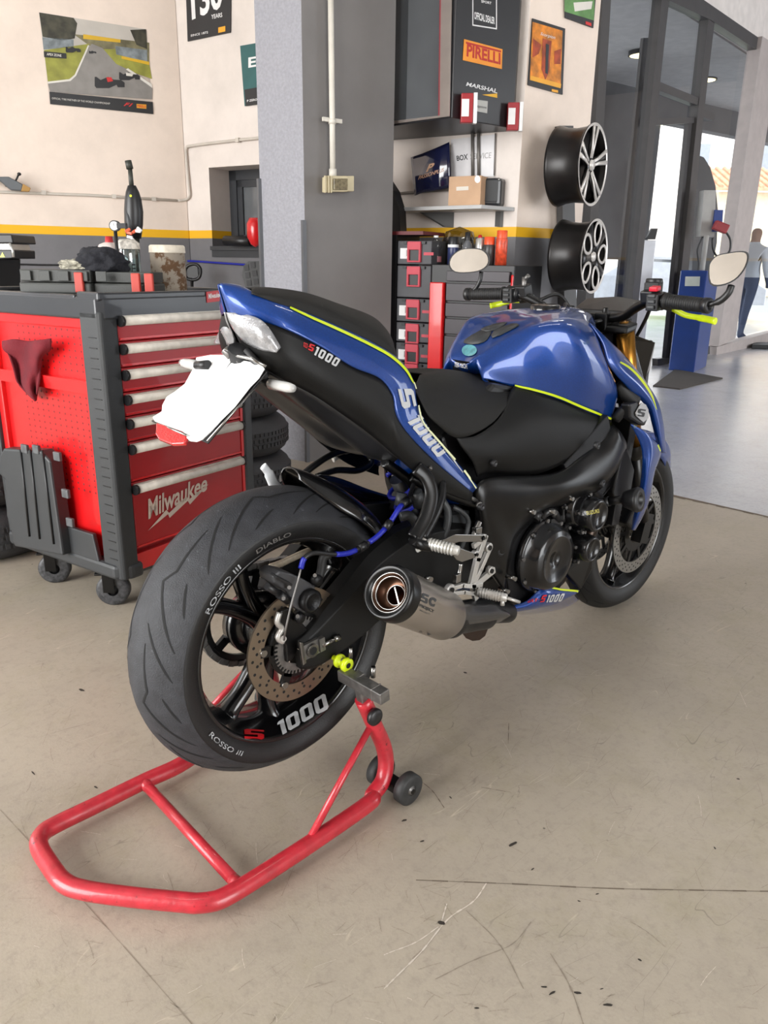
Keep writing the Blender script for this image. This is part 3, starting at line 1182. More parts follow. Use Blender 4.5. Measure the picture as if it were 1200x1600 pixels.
m.lathe([(-.0195, .006), (-.0195, 0)], c, (0, 1, 0), 20, 1, False)
m.obj('stand_bobbin', [NEON, GROOVE], SW)['label'] = 'neon yellow stand bobbin'
c2 = V((c.x, -c.y, c.z))
m = MB()
m.lathe([(-.028, .006), (-.016, .006), (-.012, .0125), (-.004, .008), (.008, .008), (.018, .0125), (.019, 0)], c2, (0, 1, 0), 24)
m.obj('stand_bobbin', NEON, SW)
# axle through
MB().cyl((0, -.125, .3855), (0, .12, .3855), .012).obj('rear_axle', STEEL, BK)

# ---- rear caliper and bracket
def P(x, y, Y): return px(x, y, Y)
m = MB()
Y = -.125
m.prism([P(427, 900, Y), P(437, 892, Y), P(455, 896, Y), P(475, 905, Y), P(492, 915, Y), P(498, 938, Y), P(490, 955, Y), P(474, 958, Y), P(458, 948, Y), P(448, 925, Y), P(428, 912, Y)], (0, .05, 0))
CAL = m.obj('rear_brake_caliper', mat('caliper_grey', (72, 72, 74), .4, .3, bump=.2, bscale=300), BK, bevel=.004)
m = MB()
c = P(482, 937, -.128)
m.lathe([(0, .024), (-.012, .024), (-.016, .020), (-.017, .017), (-.013, .015), (-.013, 0)], c, (0, 1, 0), 32)
m.lathe([(0, .011), (-.01, .011), (-.012, .008), (-.012, 0)], P(466, 964, -.118), (0, 1, 0), 20)
m.lathe([(0, .012), (-.012, .012), (-.013, 0)], P(492, 905, -.122), (0, 1, 0), 20)
m.obj('piston_cap', DARKM, CAL)
m = MB()
for (a, b) in (((417, 916), (436, 928)), ((436, 928), (450, 938))):
    m.cyl(P(*a, -.128), P(*b, -.125), .009 if a[0] > 420 else .007, seg=14)
m.box(P(440, 905, -.130), (.045, .004, .020), X=P(455, 912, -.13)-P(425, 897, -.13), Z=(0, 1, .2))
m.obj('caliper_pin', BLKPL, CAL)
m = MB()
for q in ((452, 918), (492, 899), (443, 935), (465, 963)):
    m.cyl(P(*q, -.134), P(*q, -.140), .0042, seg=6)
m.obj('caliper_bolt', STEELD, CAL)
m = MB()
Y = -.112
m.prism([P(440, 955, Y), P(452, 950, Y), P(470, 970, Y), P(482, 985, Y), P(470, 1004, Y), P(458, 1030, Y), P(449, 1036, Y), P(447, 1008, Y), P(436, 1000, Y), P(436, 978, Y)], (0, .012, 0))
m.obj('caliper_bracket', BLACKS, BK, bevel=.002)
m = MB()
m.tube(spl([P(437, 957, -.118), P(433, 972, -.118), P(440, 982, -.118), P(434, 996, -.118), P(442, 1003, -.118)], 5), [.006]*21, 8)
m.cyl(P(443, 998, -.12), P(443, 998, -.128), .006)
m.obj('pad_spring', SILVER, CAL)
m = MB()
m.tube(spl([P(470, 889, -.138), P(466, 905, -.142), P(455, 945, -.145), P(446, 985, -.142), P(444, 1000, -.13)], 6), .0022, 8)
m.obj('sensor_wire', STEELD, CAL)
# hoses
m = MB()
hose = spl([P(470, 888, -.135), P(476, 872, -.137), P(492, 864, -.138), P(520, 866, -.138), P(545, 864, -.140), P(568, 853, -.142), P(592, 836, -.143), P(610, 815, -.143), P(625, 792, -.14), P(640, 775, -.12), P(650, 740, -.09)], 6)
m.tube(hose, .0048, 10)
m.obj('brake_hose', BLKPL, BK)
for a, b in ((0, 1), (3.3, 4.6), (5.4, 6.6), (7.1, 8.3)):
    MB().tube(hose[int(a*6):int(b*6)+1], .0056, 10).obj('hose_sleeve', BLUEW, BK)['label'] = 'blue hose sleeve'
for k in (5, 6.9, 8.5):
    i = int(k*6)
    MB().cyl(hose[i-1]+(hose[i-1]-hose[i]), hose[i+1], .0088, seg=12).obj('hose_clip', BLKPL, BK)
m = MB()
m.tube(spl([P(498, 905, -.125), P(502, 890, -.125), P(505, 872, -.125), P(515, 866, -.13)], 5), .009, 10)
m.obj('hose_boot', RUBBERD, CAL)

# chain-side exhaust shield seen through the wheel (pale guard behind the caliper)
m = MB()
m.tube(spl([P(421, 887, .05), P(440, 880, .05), P(455, 873, .05), P(470, 866, .05), P(488, 859, .05)], 4), .0085, 10, flat=.6, up=(0, 1, 0))
m.obj('chain_guard', mat('worn_alloy', (190, 176, 156), .4, .3, var=.15, vscale=90), BK)

# ---- rear hugger (mudguard) on top of the wheel front
rows = []
for deg, wd, yc, lf in ((75, .03, .03, .010), (70, .06, .02, .007), (62, .085, .008, .003), (52, .097, 0, 0), (40, .1, 0, 0), (24, .1, 0, 0), (8, .098, 0, 0)):
    a = R(deg)
    row = []
    for t in (-1, -.85, -.5, 0, .5, .85, 1):
        rr = .338+lf-.030*abs(t)**2.2*min(1, wd/.08)-(.02*min(1, wd/.08) if abs(t) == 1 else 0)
        row.append(WR+V((math.cos(a)*rr, yc+t*wd, math.sin(a)*rr)))
    rows.append(row)
MB().grid(dense(rows, 5, 4)).obj('rear_hugger', BLACKG, BK, solid=.004)
# hanger on the far side and its white tipped footrest lever
m = MB()
m.tube(spl([P(411, 728, .10), P(420, 740, .10), P(428, 757, .10), P(440, 768, .10)], 5), [.009]*5+[.012]*11, 10, flat=.5, up=(0, 1, 0))
m.obj('indicator_stalk', mat('pale_plastic', (210, 212, 214), .35), BK)
m = MB()
m.tube(spl([P(440, 745, .1), P(470, 752, .1), P(520, 757, .1), P(570, 775, .1), P(620, 790, .09)], 5), [.012]*8+[.02]*13, 10, flat=.6, up=(0, 1, 0))
m.obj('chain_side_guard', BLACKG, BK)
m = MB()
m.tube(spl([P(473, 742, .14), P(490, 728, .14), P(515, 712, .14), P(545, 703, .14), P(570, 706, .14), P(580, 722, .13), P(560, 735, .13), P(525, 735, .14), P(495, 745, .14)], 5), .0085, 10)
m.obj('far_grab_hanger', BLACKS, BK)
m = MB()
m.tube(spl([P(520, 717, .16), P(535, 708, .16), P(548, 702, .16)], 4), [.010]*9, 10, flat=.5, up=(0, 1, 0))
m.obj('far_foot_peg', SILVER, BK)

# ---- tail unit: blue cowl lofted across both sides
tail = [
 [(357,490,-.004),(350,468,-.003),(343,447,-.002)],
 [(400,499,-.056),(387,478,-.045),(384,457,-.030)],
 [(452,517,-.097),(438,494,-.084),(430,473,-.064)],
 [(505,544,-.116),(490,517,-.104),(480,490,-.081)],
 [(550,573,-.127),(540,541,-.117),(530,511,-.093)],
 [(593,591,-.137),(587,562,-.126),(580,534,-.102)],
 [(613,617,-.143),(618,588,-.135),(622,561,-.112)],
 [(618,645,-.149),(634,620,-.144),(645,594,-.122)],
 [(630,668,-.153),(642,652,-.149),(651,632,-.132)],
 [(655,697,-.156),(664,686,-.154),(671,674,-.142)],
 [(693,733,-.159),(699,726,-.157),(705,715,-.148)],
 [(738,770,-.159),(740,767,-.158),(744,762,-.153)]]
T = pp(tail)
cen_drop = [.004, .010, .006, 0, -.01, -.03, -.04, -.05, -.06, -.07, -.08, -.09]
rows = []
for r, dz in zip(T, cen_drop):
    ri = r[-1]
    rows.append(r+[V((ri.x+.004, ri.y*.55, ri.z+dz*.7)), V((ri.x+.006, 0, ri.z+dz))])
tb = MB()
tb.grid(dense(mirror_rows(rows), 6, 5))
TC = tb.obj('tail_cowl', BLUE, BK, solid=.003)
TC['label'] = 'metallic blue tail cowl'
panel = [
 [(359,494,-.002),(366,515,-.006),(378,541,-.004)],
 [(400,500,-.056),(402,535,-.062),(408,570,-.05)],
 [(452,517,-.096),(448,558,-.103),(442,592,-.085)],
 [(505,544,-.114),(497,585,-.122),(488,616,-.105)],
 [(550,573,-.125),(540,610,-.132),(526,641,-.115)],
 [(593,591,-.135),(585,640,-.142),(570,672,-.12)],
 [(613,617,-.141),(610,660,-.148),(600,697,-.13)],
 [(619,645,-.147),(622,685,-.153),(622,716,-.14)],
 [(655,697,-.155),(653,720,-.156),(648,738,-.145)],
 [(693,733,-.158),(690,750,-.158),(685,765,-.15)],
 [(738,770,-.158),(737,777,-.158),(735,784,-.155)]]
pb = MB()
rr_ = dense(pp(panel), 6, 5)
pb.grid(rr_)
pb.grid([[V((p.x, -p.y, p.z)) for p in r] for r in rr_])
TP = pb.obj('tail_side_panel', BLACKM, BK, solid=.003)
under = [
 [(378,541,-.004),(380,544,-.002),(382,546,0)],
 [(408,570,-.05),(412,588,-.03),(414,592,0)],
 [(442,592,-.085),(447,617,-.05),(448,620,0)],
 [(488,616,-.105),(492,650,-.06),(490,650,0)],
 [(526,641,-.115),(540,688,-.06),(535,682,0)],
 [(575,675,-.12),(575,712,-.07),(565,700,0)],
 [(622,716,-.135),(612,724,-.07),(605,715,0)]]
MB().grid(dense(mirror_rows(pp(under)), 5, 5)).obj('undertray', mat('undertray_plastic', (36, 36, 38), .3), BK, solid=.003)
st_ = on_surf(tb.bvh(), .0032)
m = MB()
stripe(m, [(452, 482), (480, 495), (530, 517), (580, 541), (610, 558), (632, 578), (645, 600)], [2.6, 3.6, 4.0, 4.0, 4.0, 3.6, 2], st_)
m.obj('tail_stripe', NEON, TC)['label'] = 'thin neon yellow stripe'
m = MB()
stripe(m, [(644, 598), (649, 615), (651, 634), (660, 662), (690, 698), (720, 732), (742, 762)], [1.6, 2, 2, 2, 2, 2, 1.4], on_surf(tb.bvh(), .005))
m.obj('tail_stripe', mat('pale_yellow_line', (222, 226, 180), .4), TC)['label'] = 'pale thin lower stripe'
m = MB()
stripe(m, [(468, 484), (500, 498), (540, 515), (580, 535), (612, 554), (632, 572)], [1, 4, 7, 7, 6, 1], st_)
m.obj('tail_stripe', DECG, TC)['label'] = 'silver grey stripe'
m = MB()
mark(m, block('S', .05), [(643, 606), (649, 634), (628, 641), (620, 608)], st_)
stripe(m, [(652, 652), (664, 668), (692, 700), (722, 738)], [1.5, 2, 2, 1], st_)
gp = on_surf(pb.bvh(), .0032)
def both(x, y):
    a = st_(x, y)
    b = gp(x, y)
    if a is None: return b
    if b is None: return a
    return a if (a-CAM).length < (b-CAM).length else b
mark(m, block('1000', .1, .14), [(653, 646), (701, 702), (684, 717), (633, 657)], both)
m.obj('tail_lettering', LETG, TC)
m = MB()
mark(m, block('1000', .25), [(491, 540), (531, 562), (526, 575), (488, 554)], gp)
m.obj('panel_lettering', LETG, TP)
m = MB()
mark(m, block('S', .2), [(481, 536), (491, 540), (489, 551), (480, 547)], gp)
mark(m, block('GSX-', .2), [(473, 535), (481, 538), (480, 546), (473, 542)], gp)
m.obj('panel_lettering', LETR, TP)
# tail lamp
lens = [
 [(354,488,-.006),(359,502,-.008),(367,517,-.008)],
 [(378,490,-.030),(378,510,-.034),(384,535,-.030)],
 [(404,498,-.070),(404,520,-.080),(408,546,-.074)],
 [(420,513,-.089),(420,530,-.095),(422,549,-.092)],
 [(438,543,-.102),(436,546,-.105),(432,551,-.104)]]
lr = dense(pp(lens), 5, 5)
m = MB()
m.grid(lr)
m.grid([[V((p.x, -p.y*(.2+.8*min(1, abs(p.y)/.105)**5), p.z)) for p in r] for r in lr])
m.obj('tail_lamp', LENS, BK, solid=.004)['label'] = 'clear faceted tail lamp'
# plate holder, plate, reflector
TL, TR, BR, BL = P(320, 556, .09), P(415, 578, -.09), P(322, 690, -.09), P(240, 655, .09)
n_ = (TR-TL).cross(BL-TL).normalized()
if n_.dot(CAM-TL) < 0: n_ = -n_
pc = (TL+TR+BR+BL)/4
m = MB()
m.prism([TL+n_*-.004, TR-n_*.004, BR-n_*.004, BL-n_*.004], n_*-.004)
m.tube([P(372, 545, -.02), (TL+TR)/2-n_*.01, pc-n_*.01], [.02, .016, .012], 8)
m.tube([P(385, 548, -.03), P(408, 575, -.07), P(414, 590, -.07)], .008, 8)
PH = m.obj('plate_holder', BLKPL, BK, bevel=.001)
m = MB()
blob = [(308, 560), (330, 556), (352, 556), (380, 564), (410, 571), (414, 577), (405, 592), (392, 605), (368, 636), (346, 658), (330, 676), (318, 687), (308, 691), (298, 690), (291, 684), (288, 676), (265, 668), (243, 659), (240, 653), (254, 644), (255, 634), (262, 621), (275, 613), (290, 601), (296, 590), (303, 577)]
m.prism([pn(x, y, pc, n_) for x, y in blob], n_*.003)
m.obj('licence_plate', WHITE, PH, bevel=.0008)['label'] = 'blank white licence plate'
m = MB()
m.prism([pn(x, y, pc-n_*.004, n_) for x, y in ((248, 664), (262, 668), (288, 677), (297, 683), (292, 697), (272, 698), (252, 690), (247, 682))], n_*.008)
m.obj('rear_reflector', REDL, PH, bevel=.002)['label'] = 'red reflector below the plate'
m = MB()
m.tube([P(238, 657, .09)-n_*.001, P(292, 680, -.04)-n_*.001], .0022, 8)
m.tube([P(322, 688, -.09)-n_*.003, P(405, 596, -.09)-n_*.003], .0022, 8)
m.tube([P(352, 546, .0), P(372, 556, -.03), P(392, 560, -.07), P(416, 573, -.09)], .0035, 8)
m.obj('plate_trim', STEEL, PH)
for nm, a, b, c0 in (('rear_indicator', (420, 599, -.070), (458, 607, -.15), (408, 592, -.045)), ('rear_indicator', (307, 571, .08), (284, 567, .14), (325, 570, .045))):
    A, B, Cq = P(*a), P(*b), P(*c0)
    d = (B-A).normalized()
    L = (B-A).length
    ind = MB().cyl(Cq, A, .009, .008).obj(nm, BLKPL, BK)
    mm = MB()
    mm.lathe([(0, .006), (.008, .0105), (L*.8, .0095), (L, .007), (L+.002, 0)], A, d, 16)
    mm.obj('indicator_lens', mat('pale_indicator_lens', (188, 188, 186), .2, 0, 1), ind)
m = MB()
m.cyl(P(352, 545, .01), P(362, 556, .0), .010)
m.cyl(P(362, 556, .0), P(375, 562, -.02), .008)
m.obj('plate_lamp', STEELD, PH, bevel=.001)

# ---- seats
def loft(name, rows, mt, n=6, k=5, mir=True, solid=.003, label=None, parent=None, nm=False):
    Rw = pp(rows)
    if mir:
        Rw = mirror_rows(Rw)
    mb = MB().grid(dense(Rw, n, k))
    o = mb.obj(name, mt, parent or BK, solid=solid)
    if label: o['label'] = label
    return o, mb
ps = [
 [(393,458,-.042),(393,456,-.035),(393,452,-.02),(394,451,0)],
 [(432,474,-.066),(430,463,-.062),(424,453,-.03),(420,450,0)],
 [(482,491,-.081),(480,472,-.074),(478,460,-.035),(473,458,0)],
 [(530,512,-.092),(533,492,-.084),(532,478,-.04),(526,476,0)],
 [(580,535,-.101),(584,515,-.092),(582,497,-.045),(572,493,0)],
 [(606,550,-.105),(606,535,-.098),(603,518,-.05),(596,512,0)],
 [(618,562,-.106),(618,553,-.1),(614,540,-.05),(609,534,0)],
 [(620,572,-.106),(620,567,-.1),(616,558,-.05),(610,552,0)]]
loft('pillion_seat', ps, SEATM)
rs = [
 [(648,612,-.125),(650,600,-.105),(655,588,-.05),(657,584,0)],
 [(655,622,-.138),(656,608,-.115),(664,588,-.06),(668,582,0)],
 [(668,648,-.144),(672,620,-.125),(685,588,-.07),(694,578,0)],
 [(684,664,-.146),(700,628,-.128),(712,592,-.08),(716,580,0)],
 [(710,683,-.146),(735,640,-.132),(742,602,-.085),(738,584,0)],
 [(740,678,-.146),(768,638,-.128),(774,606,-.085),(757,586,0)],
 [(772,658,-.140),(793,625,-.118),(793,604,-.08),(770,588,0)],
 [(795,630,-.125),(806,612,-.105),(803,602,-.08),(782,590,0)]]
loft('rider_seat', rs, SEATM)

# ---- tank
tk = [
 [(768,604,-.070),(762,596,-.060),(755,588,-.050),(748,584,-.03),(735,588,0)],
 [(755,592,-.066),(750,578,-.056),(744,566,-.042),(735,568,-.03),(722,573,0)],
 [(792,601,-.093),(777,574,-.083),(765,552,-.062),(750,551,-.038),(733,550,0)],
 [(832,612,-.122),(817,567,-.115),(805,529,-.090),(785,526,-.052),(760,519,0)],
 [(872,624,-.140),(866,570,-.145),(850,514,-.125),(832,503,-.076),(800,498,0)],
 [(912,641,-.153),(911,580,-.177),(895,517,-.163),(880,492,-.10),(850,483,0)],
 [(940,653,-.155),(946,592,-.183),(930,535,-.168),(914,500,-.11),(888,480,0)],
 [(955,657,-.155),(964,612,-.172),(948,565,-.16),(934,520,-.11),(912,487,0)]]
TK, tkb = loft('fuel_tank', tk, BLUE, 9, 7, label='metallic blue fuel tank')
gt = on_surf(tkb.bvh(), .0036)
m = MB()
stripe(m, [(803, 601), (835, 609), (872, 620), (912, 636.5), (953, 653.5)], [3, 3.5, 3.8, 3.8, 3], on_surf(tkb.bvh(), .006))
m.obj('tank_stripe', NEON, TK)['label'] = 'neon yellow stripe'
m = MB()
for q in ([(726, 534), (750, 519), (768, 517), (762, 532), (748, 539), (730, 539)], [(752, 516), (775, 508), (792, 506), (778, 516), (760, 520)], [(772, 519), (800, 508), (811, 510), (795, 519), (770, 530)]):
    pts = spl([V((a, b, 0)) for a, b in q], 2, True)
    c = sum((V((a, b, 0)) for a, b in q), V((0, 0, 0)))/len(q)
    Cc = gt(c.x, c.y)
    ring = [gt(p.x, p.y) for p in pts]
    if Cc is not None and all(r is not None for r in ring):
        m.add([Cc]+ring, [(0, i+1, (i+1) % len(ring)+1) for i in range(len(ring))])
m.obj('tank_pad', GREYPL, TK, solid=.002)['label'] = 'dark grip pad stickers'
m = MB()
ring = [gt(734+12*math.cos(a*PI/8), 549+9*math.sin(a*PI/8)) for a in range(16)]
Cc = gt(734, 549)
if Cc is not None and all(r is not None for r in ring):
    m.add([Cc]+ring, [(0, i+1, (i+1) % 16+1) for i in range(16)])
    m.obj('round_sticker', mat('teal_sticker', (90, 160, 170), .3, 0, 1, var=.3, vscale=60), TK)
m = MB()
lab = [(708, 562), (735, 566), (734, 579), (708, 577)]
for k in range(1):
    pl = [gt(*q) for q in lab]
if all(q is not None for q in pl):
    m.add(pl, [(0, 1, 2, 3)], 0, False)
    mark(m, txt('TEK-TECH', .03), [(711, 566), (731, 569), (731, 575), (711, 572)], on_surf(tkb.bvh(), .0034), 1)
    m.obj('tank_label', [BLKPL, LETW], TK)
# tank cap
cpt = V((.93, 0, 1.03))
m = MB()
m.lathe([(-.01, .04), (.006, .04), (.009, .036), (.009, 0)], cpt, (-.05, 0, 1), 28)
m.obj('filler_cap', BLACKG, TK)

# ---- side cover under the tank
sc_ = [
 [(712,684,-.144),(722,700,-.15),(738,722,-.15),(745,745,-.14)],
 [(745,680,-.146),(752,698,-.155),(760,718,-.156),(765,738,-.14)],
 [(782,650,-.135),(790,680,-.158),(796,712,-.165),(800,740,-.15)],
 [(803,604,-.105),(822,655,-.158),(832,700,-.172),(842,739,-.16)],
 [(838,614,-.128),(858,655,-.168),(872,695,-.178),(882,722,-.17)],
 [(878,627,-.139),(897,655,-.17),(910,680,-.178),(917,700,-.172)],
 [(915,642,-.147),(927,658,-.168),(935,672,-.172),(940,682,-.168)],
 [(955,658,-.156),(955,661,-.16),(955,664,-.162),(955,667,-.162)]]
R1 = dense(pp(sc_), 6, 5)
m = MB()
m.grid(R1)
m.grid([[V((p.x, -p.y, p.z)) for p in r] for r in R1])
SCV = m.obj('side_cover', BLACKM, BK, solid=.004)
# filler body under seat and tank (airbox)
m = MB()
m.prism([V(q) for q in ((.42, -.10, .76), (.60, -.10, .87), (.98, -.11, .80), (1.05, -.1, .72), (.95, -.1, .56), (.62, -.1, .52), (.50, -.1, .56))], (0, .2, 0))
m.obj('airbox', BLKPL, BK, bevel=.01)
# ---- frame spar and pivot plate
fr = [
 [(955,661,-.165),(965,672,-.19),(975,690,-.19),(976,702,-.17)],
 [(935,690,-.172),(950,708,-.195),(958,725,-.197),(958,738,-.18)],
 [(905,715,-.176),(920,738,-.198),(928,755,-.2),(928,768,-.18)],
 [(872,737,-.172),(880,755,-.197),(885,770,-.198),(880,785,-.175)],
 [(840,744,-.168),(843,765,-.187),(848,785,-.187),(842,802,-.165)],
 [(800,745,-.16),(802,770,-.176),(812,800,-.178),(818,822,-.16)],
 [(757,748,-.152),(762,775,-.165),(788,815,-.168),(802,842,-.16)],
 [(742,765,-.15),(756,800,-.162),(778,840,-.165),(795,870,-.16)],
 [(745,800,-.14),(756,835,-.155),(775,870,-.158),(790,900,-.155)],
 [(735,850,-.13),(750,875,-.15),(770,900,-.152),(788,925,-.15)]]
m = MB()
R1 = dense(pp(fr), 5, 4)
m.grid(R1)
m.grid([[V((p.x, -p.y, p.z)) for p in r] for r in R1])
FRM = m.obj('frame', BLACKS, BK, solid=.012)
m = MB()
for q, Y, r_ in (((783, 858), -.162, .018), ((933, 696), -.205, .010), ((772, 724), -.166, .008), ((941, 755), -.205, .010), ((752, 792), -.17, .009)):
    c = P(*q, Y)
    m.lathe([(.006, r_), (-.004, r_), (-.006, r_*.7), (-.003, r_*.55), (-.003, 0)], c, (0, 1, 0), 20)
m.obj('frame_bolt', mat('dark_bolt', (52, 52, 54), .4, .5), FRM)

# ---- engine
m = MB()
m.prism([V(q) for q in ((.66, -.15, .30), (.62, -.15, .42), (.64, -.15, .56), (.80, -.15, .62), (.98, -.15, .70), (1.06, -.15, .62), (1.04, -.15, .48), (.95, -.15, .34), (.88, -.15, .26), (.74, -.15, .25))], (0, .30, 0))
m.box((.93, 0, .66), (.22, .36, .10), X=(.8, 0, .45))
m.box((.98, 0, .56), (.20, .34, .12), X=(.8, 0, .45))
for k in range(5):
    m.box((1.0-.012*k, 0, .50+.03*k), (.20, .345, .006), X=(.8, 0, .45))
ENG = m.obj('engine', DARKM, BK, bevel=.008)
m = MB()
c = P(843, 866, -.155)
m.lathe([(0, .104), (-.012, .104), (-.016, .098), (-.016, .092), (-.045, .086), (-.055, .076), (-.056, .066), (-.058, .064), (-.055, .060), (-.050, .030), (-.049, .018), (-.046, .016), (-.046, 0)], c, (0, 1, 0), 48)
CLU = m.obj('clutch_cover', mat('gloss_engine_black', (20, 20, 22), .25, .3, .4), ENG)
m = MB()
for k in range(9):
    a = 2*PI*k/9+.2
    q = c+V((math.cos(a)*.099, -.014, math.sin(a)*.099))
    m.cyl(q, q+V((0, -.008, 0)), .0055, seg=6)
m.obj('cover_bolt', STEELD, ENG)
def cover(x, y, Y, r_, h, name='engine_cover', mt=None):
    c = P(x, y, Y)
    mm = MB()
    mm.lathe([(.03, r_*1.05), (0, r_*1.05), (-h*.25, r_), (-h*.85, r_*.93), (-h, r_*.84), (-h*.96, r_*.7), (-h*.9, r_*.68), (-h*.9, 0)], c, (0, 1, 0), 32)
    for k in range(5):
        a = 2*PI*k/5+.4
        q = c+V((math.cos(a)*r_*1.12, -h*.25, math.sin(a)*r_*1.12))
        mm.cyl(q+V((0, .02, 0)), q+V((0, -.004, 0)), .008, seg=10)
        mm.cyl(q+V((0, -.004, 0)), q+V((0, -.010, 0)), .005, seg=6, mi=1)
    return mm.obj(name, [mt or MATS['gloss_engine_black'], STEELD], ENG)
cover(912, 800, -.175, .050, .05)
cover(895, 792, -.16, .052, .03)
cover(903, 852, -.17, .040, .05)
m = MB()
cc = P(921, 798, -.226)
mark(m, txt('SUZUKI', .02), [(915, 799), (935, 795), (936, 801), (916, 805)], on_plane(cc, (0, 1, 0)))
m.obj('engine_lettering', mat('gold_lettering', (190, 180, 90), .4), ENG)
m = MB()
m.tube(spl([P(846, 808, -.17), P(855, 800, -.18), P(865, 800, -.18), P(872, 812, -.17)], 4), .010, 10)
m.cyl(P(835, 812, -.17), P(842, 800, -.17), .012)
m.cyl(P(865, 806, -.18), P(868, 800, -.19), .006, mi=1)
m.cyl(P(830, 838, -.17), P(838, 836, -.17), .009)
m.tube(spl([P(895, 770, -.16), P(915, 765, -.17), P(930, 768, -.17), P(938, 780, -.16)], 4), .012, 10)
m.tube(spl([P(870, 775, -.15), P(880, 790, -.16), P(878, 815, -.16)], 4), .009, 10)
m.box(P(862, 815, -.16), (.05, .03, .03))
m.box(P(845, 795, -.15), (.07, .04, .02), X=(1, 0, .6))
m.obj('engine_hose', [BLKPL, STEELD], ENG)
m = MB()
for q in ((836, 801), (866, 800), (927, 846), (910, 864), (896, 780), (912, 866), (931, 790), (888, 868), (877, 875), (875, 880), (795, 925), (806, 905)):
    c = P(*q, -.20)
    m.cyl(c+V((0, .03, 0)), c, .006, seg=6)
m.obj('engine_bolt', STEEL, ENG)
# gear linkage bits, oil filter, headers
m = MB()
for k, (y0) in enumerate((-.10, -.035, .035, .10)):
    m.tube(spl([V((1.06, y0, .60)), V((1.14, y0, .52)), V((1.12, y0*.95, .38)), V((1.00, y0*.7, .24)), V((.85, y0*.5, .20))], 6), .020, 10)
m.tube([V((.85, 0, .20)), V((.65, -.05, .21)), V((.55, -.12, .25))], .035, 12)
m.obj('exhaust_header', mat('header_steel', (70, 60, 54), .35, .9), ENG)
m = MB()
m.box((1.15, 0, .58), (.04, .34, .34), X=(1, 0, -.15))
for k in range(20):
    m.box((1.172-.003*0, 0, .43+.016*k), (.004, .32, .004), X=(1, 0, -.15))
m.obj('radiator', BLKPL, BK, bevel=.003)
# black inner shroud strip next to the radiator, lower guard
m = MB()
m.prism([P(972, 712, -.185), P(980, 700, -.185), (P(992, 735, -.185)), P(985, 775, -.185), P(962, 785, -.185), P(958, 770, -.185)], (0, .02, 0))
m.obj('radiator_side_plate', BLKPL, BK, bevel=.004)
m = MB()
m.prism([P(885, 895, -.15), P(925, 838, -.16), P(927, 865, -.16), P(926, 890, -.16), P(908, 921, -.15), P(893, 905, -.15)], (0, .02, 0))
m.obj('lower_engine_guard', BLACKS, BK, bevel=.004)
# crash bobbin
m = MB()
a, b = P(952, 783, -.19), P(976, 780, -.225)
m.tube([P(940, 786, -.17), a], .014, 14)
bb = P(1001, 781, -.27)
m.lathe([(0, .012), (0, .023), (.012, .027), ((bb-b).length-.01, .036), ((bb-b).length, .033), ((bb-b).length, .014), ((bb-b).length-.008, .013), ((bb-b).length-.008, 0)], b, bb-b, 28)
m.tube([a, b], .012, 14)
m.obj('crash_bobbin', BLKPL, BK)

# ---- belly pan
bl = [
 [(796,948,-.155),(800,952,-.16),(806,957,-.13),(806,957,0)],
 [(822,939,-.17),(830,946,-.18),(836,952,-.15),(830,955,0)],
 [(849,918,-.18),(858,930,-.19),(868,944,-.16),(860,950,0)],
 [(878,920,-.178),(880,930,-.183),(886,936,-.155),(880,944,0)],
 [(905,922,-.165),(902,926,-.165),(898,929,-.15),(895,936,0)]]
_, blb = loft('belly_pan', bl, BLUE, 6, 5, label='metallic blue belly pan')
BP = _
gb = on_surf(blb.bvh(), .004)
m = MB()
stripe(m, [(798, 949), (822, 940), (849, 920), (878, 922), (904, 923.5)], 3.2, gb)
m.obj('belly_stripe', NEON, BP)
m = MB()
mark(m, block('1000', .2), [(854, 929), (881, 927), (877, 938), (851, 940)], gb)
m.obj('belly_lettering', LETG, BP)
m = MB()
mark(m, block('S', .2), [(845, 930), (853, 929), (850, 939), (842, 940)], gb)
mark(m, block('GSX-', .2), [(824, 939), (842, 934), (841, 938), (824, 943)], gb)
m.obj('belly_lettering', LETR, BP)

# ---- exhaust
E0, E1 = P(607, 925, -.27), P(694, 962, -.235)
ax = (E1-E0).normalized()
L = (E1-E0).length
m = MB()
m.lathe([(.018, .0545), (L*.98, .0545), (L, .052), (L+.01, .048)], E0, ax, 48)
EX = m.obj('exhaust_silencer', TITAN, BK)
EX['label'] = 'short brushed titanium silencer'
m = MB()
m.lathe([(.03, .0565), (.004, .0565), (-.004, .054), (-.006, .049), (.0, .042), (.01, .040)], E0, ax, 48)
m.obj('silencer_end_cap', BLACKS, EX)
m = MB()
for r_, h in ((.0405, .004), (.034, .008), (.021, .030)):
    m.lathe([(h, r_-.0022), (h-.002, r_-.001), (h, r_), (h+.003, r_)], E0, ax, 40)
m.obj('silencer_rings', STEEL, EX)
m = MB()
m.lathe([(.006, .040), (.012, .034)], E0, ax, 40)
m.lathe([(.009, .033), (.034, .030), (.034, .021)], E0, ax, 40)
m.lathe([(.032, .020), (.11, .020), (.11, 0)], E0, ax, 40)
m.obj('silencer_mouth', BRONZE, EX)
m = MB()
e2 = ax.cross(V((0, 0, 1))).normalized()
e3 = ax.cross(e2)
q = (e3*.8+e2*.6).normalized()
m.box(E0+ax*.034, (.038, .003, .003), X=q, Z=ax)
m.obj('silencer_baffle', STEEL, EX)
m = MB()
cyl_b = MB().lathe([(.018, .0545), (L, .0545)], E0, ax, 48).bvh()
gs_ = on_surf(cyl_b, .0008)
mark(m, block('S', .0), [(660, 926), (670, 930), (667, 944), (657, 939)], gs_)
mark(m, txt('C', .06), [(672, 931), (682, 936), (678, 949), (669, 945)], gs_)
mark(m, txt('PROJECT', .03), [(656, 943), (678, 953), (677, 959), (655, 949)], gs_)
